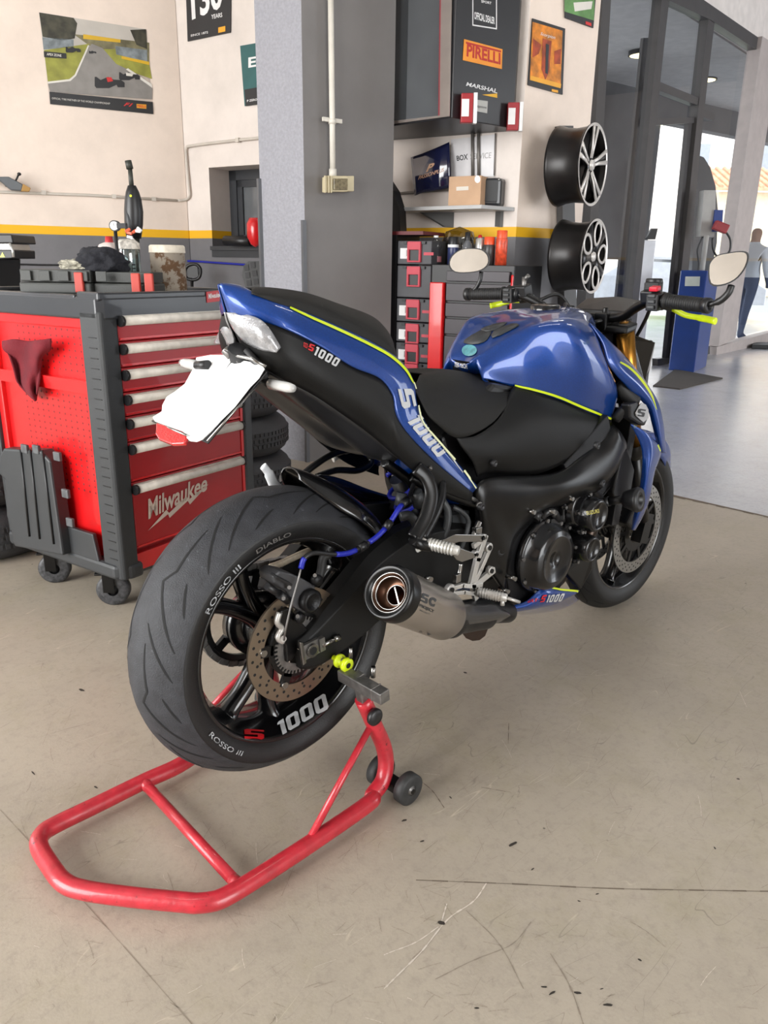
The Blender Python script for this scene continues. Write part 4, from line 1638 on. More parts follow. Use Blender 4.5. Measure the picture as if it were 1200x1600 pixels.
mark(m, txt('PROJECT', .0), [(656, 952), (672, 959), (671, 961), (655, 955)], gs_)
m.obj('silencer_lettering', GREYPL, EX)
m = MB()
E2 = P(792, 957, -.185)
m.tube(spl([E1-ax*.006, E1+ax*.03, E1.lerp(E2, .6), E2, V((.72, -.08, .22))], 5), [.046]+[.045]*5+[.038]*5+[.026]*5+[.024]*5, 28)
m.obj('exhaust_link_pipe', DARKM, EX)
m = MB()
rows = []
for k, (x0, y0, x1, y1, Yv) in enumerate([(692, 935, 668, 992, -.272), (706, 940, 690, 987, -.272), (740, 945, 735, 981, -.250), (772, 944, 772, 974, -.230), (780, 948, 797, 964, -.215)]):
    A, B = P(x0, y0, Yv), P(x1, y1, Yv)
    M_ = A.lerp(B, .5)
    M_.y -= .014
    rows.append([A, M_, B])
m.grid(dense(rows, 5, 5))
m.obj('heat_shield', CARBON, EX, solid=.003)['label'] = 'carbon fibre heat shield'
m = MB()
for q in ((764, 961, -.232), (657, 984, -.27), (672, 905, -.24)):
    c = P(*q)
    m.cyl(c+V((0, .012, 0)), c+V((0, -.004, 0)), .006, seg=10)
m.obj('shield_bolt', STEEL, EX)

# ---- rearsets, pegs, hangers  (pixel outlines from the near side)
def q2(x, y): return (540+x/4.286, 680+y/4.286)
def arm(mb, pts, w_, Y, th=.009, mi=0):
    for (a, b) in zip(pts[:-1], pts[1:]):
        A, B = P(*q2(*a), Y), P(*q2(*b), Y)
        mb.box((A+B)/2, ((B-A).length+w_*.6, th, w_), X=B-A, Z=(B-A).cross(V((0, 1, 0))))
m = MB()
arm(m, [(930, 680), (880, 830), (840, 1000)], .016, -.215)
arm(m, [(965, 750), (900, 900), (860, 980)], .012, -.213)
arm(m, [(985, 905), (880, 990)], .016, -.213)
arm(m, [(690, 1030), (780, 1005), (850, 1010), (905, 1000)], .010, -.218)
arm(m, [(700, 1060), (790, 1050), (850, 1060)], .009, -.218)
arm(m, [(850, 1000), (870, 1090)], .014, -.218)
arm(m, [(930, 680), (860, 740)], .012, -.215)
for a, r_ in (((967, 755), .0115), ((980, 910), .0105), ((925, 690), .009), ((710, 1040), .014), ((880, 800), .009)):
    c = P(*q2(*a), -.222)
    m.cyl(c+V((0, .012, 0)), c, r_, seg=20, bev=.001)
RS = m.obj('footrest_bracket', SILVER, BK, bevel=.002)
RS['label'] = 'silver machined footrest bracket'
m = MB()
for a, r_ in (((967, 755), .006), ((980, 910), .0055), ((925, 690), .004), ((710, 1040), .0075), ((880, 800), .004), ((860, 1035), .004)):
    c = P(*q2(*a), -.2235)
    m.cyl(c, c+V((0, -.002, 0)), r_, seg=14)
m.obj('bracket_bolt', BLACKS, RS)
m = MB()
Y = -.222
m.prism([P(*q2(*a), Y) for a in ((648, 705), (735, 665), (930, 668), (940, 690), (915, 715), (760, 715), (700, 735), (660, 725))], (0, .004, 0))
m.prism([P(*q2(*a), Y) for a in ((710, 790), (760, 755), (880, 795), (870, 820), (780, 850), (745, 835))], (0, .004, 0))
m.obj('heel_guard', STEEL, RS, bevel=.001)
m = MB()
A, B = P(*q2(885, 1050), -.225), P(*q2(1080, 1090), -.285)
m.cyl(A, B, .011, .010, seg=14, bev=.001)
for k in range(9):
    m.lathe([(0, .0125), (.003, .0125)], A.lerp(B, .1+.09*k), B-A, 12)
m.cyl(P(*q2(1050, 1100), -.278), P(*q2(1050, 1140), -.280), .005)
m.cyl(B, P(*q2(1165, 1118), -.30), .004)
m.obj('rider_foot_peg', SILVER, RS)
m = MB()
m.tube(spl([P(*q2(770, 860), -.215), P(*q2(760, 920), -.215), P(*q2(740, 960), -.215)], 4), .0055, 10)
m.box(P(*q2(745, 955), -.218), (.016, .012, .020))
m.obj('brake_pedal_linkage', STEEL, RS, bevel=.001)
m = MB()
m.cyl(P(*q2(895, 580), -.20), P(*q2(850, 690), -.205), .007)
m.box(P(*q2(880, 640), -.205), (.02, .014, .018))
m.obj('pedal_spring', STEEL, RS, bevel=.001)
m = MB()
c = P(*q2(1040, 775), -.16)
m.lathe([(.01, .016), (0, .016), (-.002, .012), (-.002, .009), (.01, .009)], c, (0, 1, 0), 24)
m.obj('frame_plug', STEELD, FRM)
# passenger hanger: broad black strap loop
m = MB()
m.tube(spl([P(*q2(470, 215), -.155), P(*q2(540, 280), -.17), P(*q2(575, 390), -.185), P(*q2(550, 520), -.195), P(*q2(500, 620), -.20), P(*q2(455, 695), -.205)], 5), .0165, 12, flat=.42, up=(0, 1, 0))
m.tube(spl([P(*q2(650, 310), -.155), P(*q2(650, 400), -.17), P(*q2(620, 500), -.185), P(*q2(570, 600), -.195), P(*q2(520, 690), -.203)], 5), .0105, 12, flat=.6, up=(0, 1, 0))
m.tube([P(*q2(450, 700), -.205), P(*q2(500, 735), -.21), P(*q2(560, 745), -.215)], .012, 12)
HG = m.obj('passenger_footrest_hanger', BLACKS, BK)
m = MB()
A, B = P(*q2(550, 725), -.212), P(*q2(760, 775), -.275)
m.cyl(A, B, .0125, .0105, seg=14, bev=.002)
for k in range(8):
    m.lathe([(0, .0138), (.003, .0138)], A.lerp(B, .08+.1*k), B-A, 12)
m.cyl(P(*q2(510, 690), -.2), P(*q2(545, 720), -.21), .006)
m.cyl(P(*q2(480, 770), -.21), P(*q2(510, 755), -.21), .005)
m.obj('passenger_foot_peg', mat('pale_alloy', (208, 206, 200), .35, .5), HG)
# shock, subframe, linkage clutter between wheel and frame
m = MB()
m.tube(spl([P(640, 745, -.10), P(690, 768, -.12), P(745, 788, -.145)], 4), .012, 10)
m.tube(spl([P(600, 722, -.09), P(640, 752, -.09), P(680, 800, -.09), P(720, 850, -.09)], 4), .012, 10)
m.tube(spl([P(660, 742, .08), P(700, 790, .08), P(740, 840, .08)], 4), .012, 10)
m.box((.50, 0, .60), (.12, .14, .16), X=(1, 0, -.5))
m.box((.53, 0, .50), (.12, .20, .18))
m.obj('subframe', BLACKS, BK, bevel=.004)
m = MB()
A, B = V((.36, -.02, .66)), V((.50, -.02, .44))
m.cyl(A, B, .020, seg=18)
m.obj('shock_absorber', BLKPL, BK)
m = MB()
d = (B-A)
pts = []
for i in range(90):
    t = i/89
    a = t*2*PI*6
    e1 = V((0, 1, 0))
    e2_ = d.normalized().cross(e1)
    pts.append(A+d*t+(e1*math.cos(a)+e2_*math.sin(a))*.036)
m.tube(pts, .0055, 8)
m.obj('shock_spring', BLUEW, BK)
m = MB()
m.cyl(P(628, 770, -.11), P(624, 790, -.11), .012)
m.cyl(P(650, 768, -.12), P(655, 790, -.12), .014)
m.tube(spl([P(707, 792, -.13), P(722, 800, -.14), P(732, 815, -.14), P(725, 845, -.14), P(715, 870, -.14)], 4), .006, 8)
m.tube(spl([P(690, 780, -.12), P(700, 800, -.13), P(696, 830, -.13), P(680, 850, -.12)], 4), .009, 8)
m.box(P(712, 815, -.10), (.06, .03, .05))
m.cyl(P(655, 858, -.14), P(640, 838, -.13), .012)
m.tube(spl([P(625, 808, -.13), P(640, 806, -.14), P(652, 822, -.14), P(650, 838, -.14)], 4), .011, 10)
m.obj('rear_brake_reservoir', GREYPL, BK)
m = MB()
m.tube(spl([P(689, 757, -.15), P(705, 760, -.15), P(745, 783, -.155)], 4), .005, 8)
m.cyl(P(748, 788, -.16), P(750, 790, -.168), .008)
m.cyl(P(672, 729, -.16), P(673, 734, -.165), .004)
m.obj('subframe_bolt', STEELD, BK)

# ---- radiator shrouds (blue, right and left)
def pair(name, rows, mt, n=6, k=5, solid=.004, label=None):
    R1 = dense(pp(rows), n, k)
    mb = MB().grid(R1)
    o = mb.obj(name, mt, BK, solid=solid)
    if label: o['label'] = label
    m2 = MB().grid([[V((p.x, -p.y, p.z)) for p in r] for r in R1])
    m2.obj(name, mt, BK, solid=solid)
    return o, mb
s1 = [
 [(921,505,-.13),(930,512,-.135),(938,520,-.13)],
 [(940,535,-.155),(955,540,-.165),(972,552,-.16)],
 [(952,572,-.175),(970,575,-.19),(993,577,-.185)],
 [(985,610,-.195),(998,604,-.21),(1012,602,-.205)],
 [(1010,635,-.205),(1018,630,-.22),(1028,630,-.215)],
 [(1019,662,-.21),(1027,660,-.225),(1036,662,-.22)],
 [(1026,690,-.21),(1032,692,-.225),(1039,694,-.22)],
 [(1030,706,-.21),(1035,707,-.218),(1040,708,-.215)]]
SH, shb = pair('radiator_shroud', s1, BLUE, label='curved metallic blue upper radiator shroud')
gsh = on_surf(shb.bvh(), .0022)
m = MB()
stripe(m, [(968, 566), (985, 577), (1003, 596), (1017, 618), (1025, 640)], [2.5, 3.5, 4, 3, 1], gsh)
m.obj('shroud_stripe', NEON, SH)
m = MB()
stripe(m, [(974, 561), (992, 577), (1008, 596), (1020, 615)], [1, 4, 4, 1], gsh)
m.obj('shroud_stripe', DECG, SH)
s2 = [
 [(985,663,-.205),(988,664,-.21),(992,666,-.20)],
 [(995,682,-.215),(1010,678,-.232),(1024,690,-.22)],
 [(1003,705,-.22),(1018,703,-.238),(1032,707,-.225)],
 [(1003,740,-.22),(1012,738,-.238),(1022,738,-.228)],
 [(998,775,-.215),(1006,776,-.232),(1014,780,-.225)],
 [(991,805,-.205),(997,805,-.22),(1004,806,-.212)],
 [(987,827,-.195),(989,828,-.198),(992,828,-.195)]]
SL, slb = pair('lower_radiator_shroud', s2, BLUE, label='metallic blue lower radiator shroud')
gsl = on_surf(slb.bvh(), .0022)
m = MB()
stripe(m, [(990, 666), (1008, 676), (1024, 691), (1031, 705)], [1, 3, 3, 1.5], gsl)
m.obj('shroud_stripe', NEON, SL)
m = MB()
m.prism([P(*q, -.215) for q in ((984, 632), (996, 628), (1012, 640), (1013, 655), (1008, 666), (998, 663), (985, 654))], (0, .03, 0))
EM = m.obj('shroud_emblem_plate', BLKPL, BK, bevel=.006)
m = MB()
m.prism([P(*q, -.2165) for q in ((1001, 629), (1008, 632), (1012, 640), (1012, 653), (1004, 660), (993, 650), (992, 645))], (0, -.003, 0))
m.obj('emblem_plate', mat('silver_emblem', (170, 170, 170), .4, .4), EM, bevel=.001)
m = MB()
Pp = P(1003, 645, -.2205)
mark(m, block('S', .1), [(997, 638), (1009, 640), (1007, 652), (996, 650)], on_plane(Pp, (0, 1, 0)))
m.obj('emblem_letter', BLKPL, EM)
m = MB()
m.tube(spl([P(962, 655, -.17), P(975, 640, -.19), P(985, 636, -.20)], 4), .014, 10)
m.tube(spl([P(965, 600, -.16), P(978, 615, -.18), P(992, 628, -.195)], 4), .02, 10)
m.obj('radiator_hose', RUBBERD, BK)
# lettering strip near shroud foot (vertical small marking)
# ---- front mudguard, fork, headstock, headlamp
rows = []
for deg, wd in ((172, .045), (160, .06), (145, .07), (125, .075), (100, .075), (75, .072), (50, .06), (30, .035)):
    a = R(deg)
    row = []
    for t in (-1, -.85, -.5, 0, .5, .85, 1):
        rr = .328-.018*abs(t)**2.2-(.06 if abs(t) == 1 else 0)
        row.append(WF+V((math.cos(a)*rr, t*wd, math.sin(a)*rr)))
    rows.append(row)
MB().grid(dense(rows, 5, 4)).obj('front_mudguard', BLUE, BK, solid=.003)['label'] = 'metallic blue front mudguard'
FT, FB = V((1.17, 0, .98)), V((1.415, 0, .30))
for s_ in (-1, 1):
    o_ = V((0, s_*.105, 0))
    ax_ = (FB-FT).normalized()
    m = MB()
    m.cyl(FT+o_, FT+o_+ax_*.40, .0265, seg=24)
    FK = m.obj('fork_tube', GOLD, BK)
    m = MB()
    m.cyl(FT+o_+ax_*.38, FB+o_+V((0, 0, .05)), .0225, seg=20)
    m.lathe([(0, .03), (.03, .032), (.05, .024)], FT+o_+ax_*.38, ax_, 20)
    m.box(FB+o_+V((.01, 0, .02)), (.05, .035, .10), X=(1, 0, -.3))
    m.obj('fork_lower', BLACKS, FK)
    m = MB()
    m.lathe([(.0, 0), (0, .012), (.006, .013), (.006, .022), (.012, .027), (.02, .028)], FT+o_-ax_*.012, ax_, 24)
    m.obj('fork_cap', GOLD, FK)
    m = MB()
    c = WF+V((-.10, s_*.09, .10))
    m.box(c, (.13, .05, .055), X=(.6, 0, .8))
    m.box(c+V((.02, -s_*.01, 0)), (.09, .06, .075), X=(.6, 0, .8))
    m.obj('front_brake_caliper', BLACKS, BK, bevel=.008)
m = MB()
m.prism([FT+V((-.05, -.14, -.02)), FT+V((-.05, .14, -.02)), FT+V((.01, .14, -.01)), FT+V((.03, .07, -.01)), FT+V((.03, -.07, -.01)), FT+V((.01, -.14, -.01))], (0.004, 0, .022))
m.box(FT+V((.06, 0, -.19)), (.07, .26, .03))
m.cyl(FT+V((-.03, 0, -.02)), FT+V((.04, 0, -.2)), .03)
m.box((1.08, 0, .90), (.16, .12, .12))
m.obj('triple_clamp', BLACKS, BK, bevel=.006)
m = MB()
m.prism([V((1.12, -.02, .96)), V((1.16, -.1, .97)), V((1.30, -.14, .93)), V((1.38, -.09, .84)), V((1.36, -.08, .74)), V((1.24, -.1, .72)), V((1.18, -.09, .84))], (0, .02, 0))
m.prism([V((1.12, .0, .96)), V((1.16, .08, .97)), V((1.30, .12, .93)), V((1.38, .07, .84)), V((1.36, .06, .74)), V((1.24, .08, .72)), V((1.18, .07, .84))], (0, .02, 0))
m.box((1.29, 0, .84), (.14, .2, .18))
m.obj('headlamp_shell', BLACKG, BK, bevel=.02)
m = MB()
c = V((1.24, .0, 1.005))
m.prism([c+V((-.045, -.085, -.01)), c+V((-.045, .085, -.01)), c+V((.05, .10, .02)), c+V((.06, 0, .03)), c+V((.05, -.10, .02))], (0, 0, .022))
m.box(c+V((0, 0, -.04)), (.08, .14, .06))
m.obj('instrument_cluster', BLKPL, BK, bevel=.006)
m = MB()
for q in ((V((1.10, -.05, .99)), V((1.2, -.09, 1.0)), V((1.25, -.1, .93))), (V((1.09, .03, 1.0)), V((1.18, .1, 1.03)), V((1.27, .1, .95))), (V((1.12, -.16, 1.04)), V((1.22, -.15, 1.03)), V((1.27, -.08, .92)), V((1.2, -.05, .8))), (V((1.12, .16, 1.04)), V((1.2, .13, 1.05)), V((1.27, .08, .92)))):
    m.tube(spl(q, 6), .0055, 8)
m.obj('control_cables', BLKPL, BK)

# ---- handlebar, grips, switches, levers, mirrors
bar = [(1.085, -.26, 1.057), (1.10, -.215, 1.055), (1.12, -.165, 1.035), (1.14, -.115, 1.008), (1.145, -.06, 1.0), (1.145, 0, 1.0)]
bar = bar+[(a, -b, c) for a, b, c in reversed(bar[:-1])]
m = MB()
m.tube(spl(bar, 6), .0125, 16)
HB = m.obj('handlebar', BLACKS, BK)
m = MB()
for s_ in (-1, 1):
    m = MB()
    m.box((1.145, s_*.055, .99), (.05, .04, .05))
    m.cyl((1.145, s_*.055, 1.0), (1.145, s_*.055, 1.03), .008)
    m.obj('bar_clamp', BLACKS, HB, bevel=.004)
for s_ in (-1, 1):
    A, B = V((1.089, s_*.262, 1.056)), V((1.063, s_*.375, 1.051))
    d = (B-A).normalized()
    L = (B-A).length
    m = MB()
    pr = [(0, .013), (0, .0215), (.006, .0215), (.008, .0168)]
    for k in range(14):
        t = .012+k*(L-.02)/14
        pr += [(t, .0168), (t+.002, .0182), (t+.005, .0182), (t+.006, .0168)]
    pr += [(L, .0175), (L, 0)]
    m.lathe(pr, A, d, 24)
    m.obj('grip', RUBBERD, HB)
    m = MB()
    m.lathe([(0, .015), (.002, .0195), (.014, .0195), (.018, .017), (.018, .009), (.012, .008), (.012, 0)], B, d, 24)
    m.obj('bar_end', BLKPL, HB)
    # switch pod
    m = MB()
    c = V((1.097, s_*.235, 1.056))
    m.cyl(c-d*.022, c+d*.022, .024, seg=20, bev=.004)
    m.box(c+V((-.018, 0, -.004)), (.03, .034, .042), X=V((1, 0, .1)))
    m.box(c+V((.01, -s_*.03, .012)), (.04, .035, .03), X=V((1, 0, .3)))
    SWI = m.obj('switch_pod', BLKPL, HB, bevel=.004)
    m = MB()
    if s_ < 0:
        m.box(c+V((-.012, .006, .03)), (.022, .024, .012), X=(1, 0, .2))
        m.obj('kill_switch', mat('switch_red', (200, 30, 50), .35), SWI, bevel=.003)['label'] = 'red kill switch'
        m = MB()
        for k in range(3):
            m.box(c+V((-.036, 0, -.016+.014*k)), (.006, .02, .009))
        m.obj('switch_buttons', GREYPL, SWI, bevel=.002)
        m = MB()
        m.box(c+V((.035, .035, .03)), (.05, .04, .035), X=(1, .3, .1))
        m.cyl(c+V((.035, .035, .04)), c+V((.035, .035, .055)), .022)
        m.tube([c+V((.03, .03, .0)), c+V((.035, .0, -.006)), c+V((.045, -.03, -.014))], .010, 10)
        m.obj('brake_master_cylinder', BLKPL, HB, bevel=.004)
    else:
        for k in range(3):
            m.box(c+V((-.036, 0, -.016+.014*k)), (.006, .02, .009))
        m.obj('switch_buttons', GREYPL, SWI, bevel=.002)
        m = MB()
        m.cyl(c+V((.01, -.03, .01)), c+V((.01, -.03, .05)), .007)
        m.cyl(c+V((.01, -.03, .042)), c+V((.01, -.045, .055)), .006)
        m.obj('clutch_perch', STEELD, HB)
    # lever
    m = MB()
    a0 = V((1.155, s_*.20, 1.045))
    a1 = V((1.155, s_*.25, 1.035))
    m.tube([a0, a1], [.010, .009], 10)
    LV = m.obj('lever', BLKPL, HB)
    m = MB()
    if s_ < 0:
        lp = [V((1.155, -.25, 1.035)), pX(1070, 492, 1.16), pX(1090, 496, 1.155), pX(1106, 499, 1.145), pX(1118, 502, 1.13)]
    else:
        lp = [V((1.155, .25, 1.035)), pX(800, 470, 1.16), pX(785, 474, 1.155), pX(775, 476, 1.15), pX(766, 478, 1.135)]
    m.tube(spl(lp, 4), [.0075]*9+[.009]*8, 10, flat=.6, up=(1, 0, 0))
    m.obj('lever_blade', NEON, LV)['label'] = 'neon yellow lever blade'
for poly, X_, s_ in (([(1105, 419), (1108, 408), (1118, 399), (1138, 395), (1156, 393), (1168, 395), (1171, 405), (1165, 422), (1150, 438), (1128, 446), (1110, 443)], 1.06, -1),
                     ([(702, 414), (705, 400), (718, 390), (735, 388), (752, 390), (763, 399), (765, 412), (755, 422), (735, 426), (712, 425)], 1.06, 1)):
    pts = spl([V((a, b, 0)) for a, b in poly], 3, True)
    ring = [pX(p.x, p.y, X_) for p in pts]
    c = sum(ring, V((0, 0, 0)))/len(ring)
    m = MB()
    tl, yw = .15, (.2 if s_ < 0 else .03)
    def lean(p):
        return p+V(((p.z-c.z)*tl+(p.y-c.y)*yw, 0, 0))
    ring = [lean(p) for p in ring]
    big = [c+(p-c)*1.035 for p in ring]
    m.add(big+[c+(p-c)*.9+V((.012, 0, -.002)) for p in ring]+[c+(p-c)*.5+V((.02, 0, -.003)) for p in ring]+[c+V((.022, 0, -.004))],
          [(i, (i+1) % len(ring), len(ring)+(i+1) % len(ring), len(ring)+i) for i in range(len(ring))] +
          [(len(ring)+i, len(ring)+(i+1) % len(ring), 2*len(ring)+(i+1) % len(ring), 2*len(ring)+i) for i in range(len(ring))] +
          [(2*len(ring)+i, 2*len(ring)+(i+1) % len(ring), 3*len(ring)) for i in range(len(ring))])
    m.add(big, [tuple(range(len(big)))], 0, False)
    be = V((1.058, s_*.388, 1.052))
    if s_ < 0:
        m.tube(spl([be, pX(1125, 470, 1.062), pX(1138, 458, 1.066), pX(1143, 446, 1.072)], 4), [.006]*3+[.0085]*10, 10)
    else:
        m.tube(spl([be, pX(742, 452, 1.062), pX(750, 438, 1.066), pX(752, 425, 1.072)], 4), [.006]*3+[.0065]*10, 10)
    MR = m.obj('bar_end_mirror', BLKPL, HB)
    m = MB()
    g = [c+(p-c)*.95-V((.0015, 0, 0)) for p in ring]
    m.add(g, [tuple(range(len(g)))], 0, False)
    m.obj('mirror_glass', MIRROR, MR)

# =================================================================== PADDOCK STAND
ST = root('paddock_stand', (-.15, -.02, 0), 'red tubular rear paddock stand lifting the motorcycle', 'stand')
zt = .032
def g_(x, y, z=zt): return pz(x, y, z)
side = [(.118, -.19, .05), (.10, -.222, .035)]
fr_ = spl([V((.10, -.222, zt))]+[g_(*q) for q in ((575, 1256), (485, 1318), (400, 1373), (362, 1396), (338, 1407), (312, 1411), (290, 1410), (200, 1401), (132, 1391), (100, 1379), (78, 1352), (61, 1322), (66, 1303), (88, 1288), (150, 1258), (225, 1221), (290, 1190))]+[V((.0, .205, zt)), V((.10, .215, zt))], 6)
topR = P(567, 1092, -.205)
upR = spl([V((.10, -.222, zt)), V((.135, -.218, .05)), V((.150, -.212, .085)), V((.145, -.208, .13)), V((.12, -.206, .19)), topR], 6)
fl = lambda p: V((p.x, -p.y, p.z))
upL = [fl(p) for p in upR]
m = MB()
m.tube(list(reversed(upR))+fr_[1:-1]+upL, .0178, 18)
cA, cB = g_(224, 1222), g_(376, 1387)
m.tube([cA, cB], .0118, 14)
m.tube([cA, cA+(cB-cA)*.07], [.015, .0118], 14)
m.tube([cB-(cB-cA)*.07, cB], [.0118, .015], 14)
b1, b2 = V((-.085, -.241, zt+.012)), upR[-6]+V((0, 0, -.0))
m.tube([b1, b2], .0075, 12)
m.tube([fl(b1), fl(b2)], .0075, 12)
FRA = m.obj('stand_frame', REDP, ST)
for s_ in (1, -1):
    f = (lambda p: p) if s_ > 0 else fl
    m = MB()
    a, b = topR, P(561, 1062, -.205)
    m.box(f((a+b)/2+V((0, 0, .0))), ((a-b).length+.03, .02, .02), X=f(b)-f(a), Z=(0, 1, 0))
    A, B = P(530, 1040, -.185), P(605, 1080, -.285)
    A = V((b.x-.008, -.162, b.z+.0))
    B = V((b.x-.008, -.290, b.z+.0))
    m.box(f((A+B)/2), (.13, .026, .026), X=(0, 1, 0), Z=(-.1, 0, 1))
    m.box(f(A.lerp(B, .80)), (.004, .029, .029), X=(0, 1, 0), Z=(-.1, 0, 1))
    m.box(f(A+V((0, -.004, .018))), (.010, .010, .035), X=(0, 1, 0))
    m.obj('support_arm', STEELD, ST, bevel=.003)['label'] = 'worn grey steel support arm'
    m = MB()
    kc = f(P(582, 1118, -.225))
    m.cyl(kc+V((0, s_*.02, 0)), kc+V((0, -s_*.002, 0)), .006)
    m.cyl(kc, kc+V((0, -s_*.014, 0)), .019, seg=16, bev=.003)
    m.obj('clamp_knob', BLKPL, ST)
    m = MB()
    q = f(P(583, 1050, -.24))
    m.cyl(q+V((0, 0, -.012)), q+V((0, 0, .012)), .005)
    q = f(P(548, 1020, -.19))
    m.cyl(q+V((0, 0, -.012)), q+V((0, 0, .012)), .004)
    m.obj('locking_bolt', STEEL, ST)
    for yy in ((-.262, -.175)):
        wc = V((.170, yy, .0365))
        m = MB()
        m.lathe([(-.013, .012), (-.013, .030), (-.010, .036), (.010, .036), (.013, .030), (.013, .012)], f(wc), (0, 1, 0), 32)
        WH = m.obj('stand_wheel', mat('worn_wheel_rubber', (42, 42, 42), .6, var=.3, vscale=60), ST)
        m = MB()
        m.lathe([(-.0115, .022), (-.0115, .008), (-.015, .008), (-.015, 0)], f(wc), (0, 1, 0), 20)
        m.lathe([(.0115, .022), (.0115, .008), (.015, .008), (.015, 0)], f(wc), (0, 1, 0), 20)
        m.obj('wheel_hub', STEELD, WH)
    m = MB()
    m.cyl(f(V((.170, -.28, .0365))), f(V((.170, -.16, .0365))), .006)
    m.box(f(V((.158, -.218, .0365))), (.03, .05, .02))
    m.obj('wheel_axle', BLACKS, ST)

# =================================================================== TOOL CHEST
A0 = pz(197, 896, .15)
df = hdir(1453)
ds = V((-df.y, df.x, 0))
TCr = root('tool_chest', (A0.x+.28, A0.y+.35, 0), 'red and black wheeled tool chest with seven silver drawer handles', 'tool chest')
def T3(a, b, z): return A0*1+df*a+ds*b+V((0, 0, z-A0.z))
def Tf(x, y, off=0.0):
    p = pn(x, y, A0-ds*off, ds)
    return p
def Ts(x, y, off=0.0):
    return pn(x, y, A0-df*off, df)
Wd, Dp, zb_, zt2 = .60, .62, .15, 1.0
def tbox(mb, a0, a1, b0, b1, z0, z1, mi=0):
    mb.box(T3((a0+a1)/2, (b0+b1)/2, (z0+z1)/2), (abs(a1-a0), abs(b1-b0), abs(z1-z0)), X=df, mi=mi)
m = MB()
tbox(m, .03, Wd-.03, .02, Dp-.02, .17, .96)
BODY = m.obj('cabinet_body', REDD, TCr, bevel=.003)
# left side: red rim around a recessed perforated panel
m = MB()
tbox(m, -.004, .03, .055, .085, .17, .965)
tbox(m, -.004, .03, .085, Dp-.01, .935, .965)
tbox(m, -.004, .03, Dp-.035, Dp-.005, .17, .965)
m.obj('side_rim', REDC, TCr, bevel=.003)
m = MB()
tbox(m, .012, .028, .085, Dp-.035, .17, .94)
tbox(m, -.012, .012, .085, Dp-.04, .735, .775)
tbox(m, .02, .022, Dp-.035, Dp-.03, .17, .94)
n0 = len(m.f)
for i in range(13):
    for j in range(26):
        c = T3(.0115, .105+.030*i, .40+.021*j)
        if .72 < c.z < .79: continue
        m.lathe([(0, 0), (0, .0042)], c, -df, 8, 1, False)
m.obj('perforated_side_panel', [REDC, mat('dark_red_holes', (110, 8, 10), .6)], TCr)
# corner posts, top frame, base skirt
m = MB()
def post(a0, a1, b0, b1): 
    m.prism([T3(a0+.012, b0, .14), T3(a1, b0, .14), T3(a1, b1, .14), T3(a0, b1, .14), T3(a0, b0+.012, .14)], V((0, 0, .84)))
m.prism([T3(-.012, -.012, .13), T3(.045, -.012, .13), T3(.045, .02, .13), T3(.0, .075, .13), T3(-.02, .085, .13), T3(-.02, .0, .13)], V((0, 0, .86)))
m.obj('corner_post', GREYPL, TCr, bevel=.006)
m = MB()
for k in range(24):
    z = .20+.031*k
    m.add([T3(-.0207, .010, z), T3(-.0207, .048, z), T3(-.0207, .048, z+.002), T3(-.0207, .010, z+.002)], [(0, 1, 2, 3)], 0, False)
    m.box(T3(-.0205, .028, z), (.002, .036, .0025), X=df)
m.obj('post_ribs', BLKPL, TCr)
for q in ((Wd-.03, Wd+.012, -.012, .05), (Wd-.03, Wd+.008, Dp-.05, Dp), (-.018, .03, Dp-.006, Dp+.02)):
    m = MB()
    tbox(m, *q, .13, .98)
    m.obj('corner_post', GREYPL, TCr, bevel=.006)
m = MB()
m.prism([T3(-.02, .0, .965), T3(.0, -.015, .965), T3(Wd+.012, -.015, .965), T3(Wd+.012, Dp+.015, .965), T3(-.02, Dp+.015, .965)], V((0, 0, .065)))
tbox(m, .0, Wd, -.013, .0, 1.02, 1.045)
tbox(m, .0, Wd, Dp-.01, Dp+.012, 1.02, 1.045)
tbox(m, Wd-.01, Wd+.01, 0, Dp, 1.02, 1.045)
tbox(m, -.018, .01, .10, Dp-.08, 1.02, 1.036)
tbox(m, -.018, .012, -.013, .09, 1.02, 1.046)
m.obj('top_tray', mat('tray_plastic', (44, 46, 50), .33, 0, .2, bump=.1, bscale=400), TCr, bevel=.008)
m = MB()
m.prism([T3(-.03, .02, .128), T3(.01, -.02, .128), T3(.06, -.02, .128), T3(.06, .10, .128), T3(.03, Dp, .128), T3(-.02, Dp+.02, .128), T3(-.03, Dp, .128)], V((0, 0, .052)))
tbox(m, .03, Wd, .02, Dp, .12, .165)
m.obj('base_skirt', GREYPL, TCr, bevel=.012)
m = MB()
tbox(m, .04, Wd-.03, -.004, .03, .145, .205)
tbox(m, Wd-.045, Wd-.030, -.006, .03, .16, .965)
m.obj('front_rail', REDC, TCr, bevel=.002)
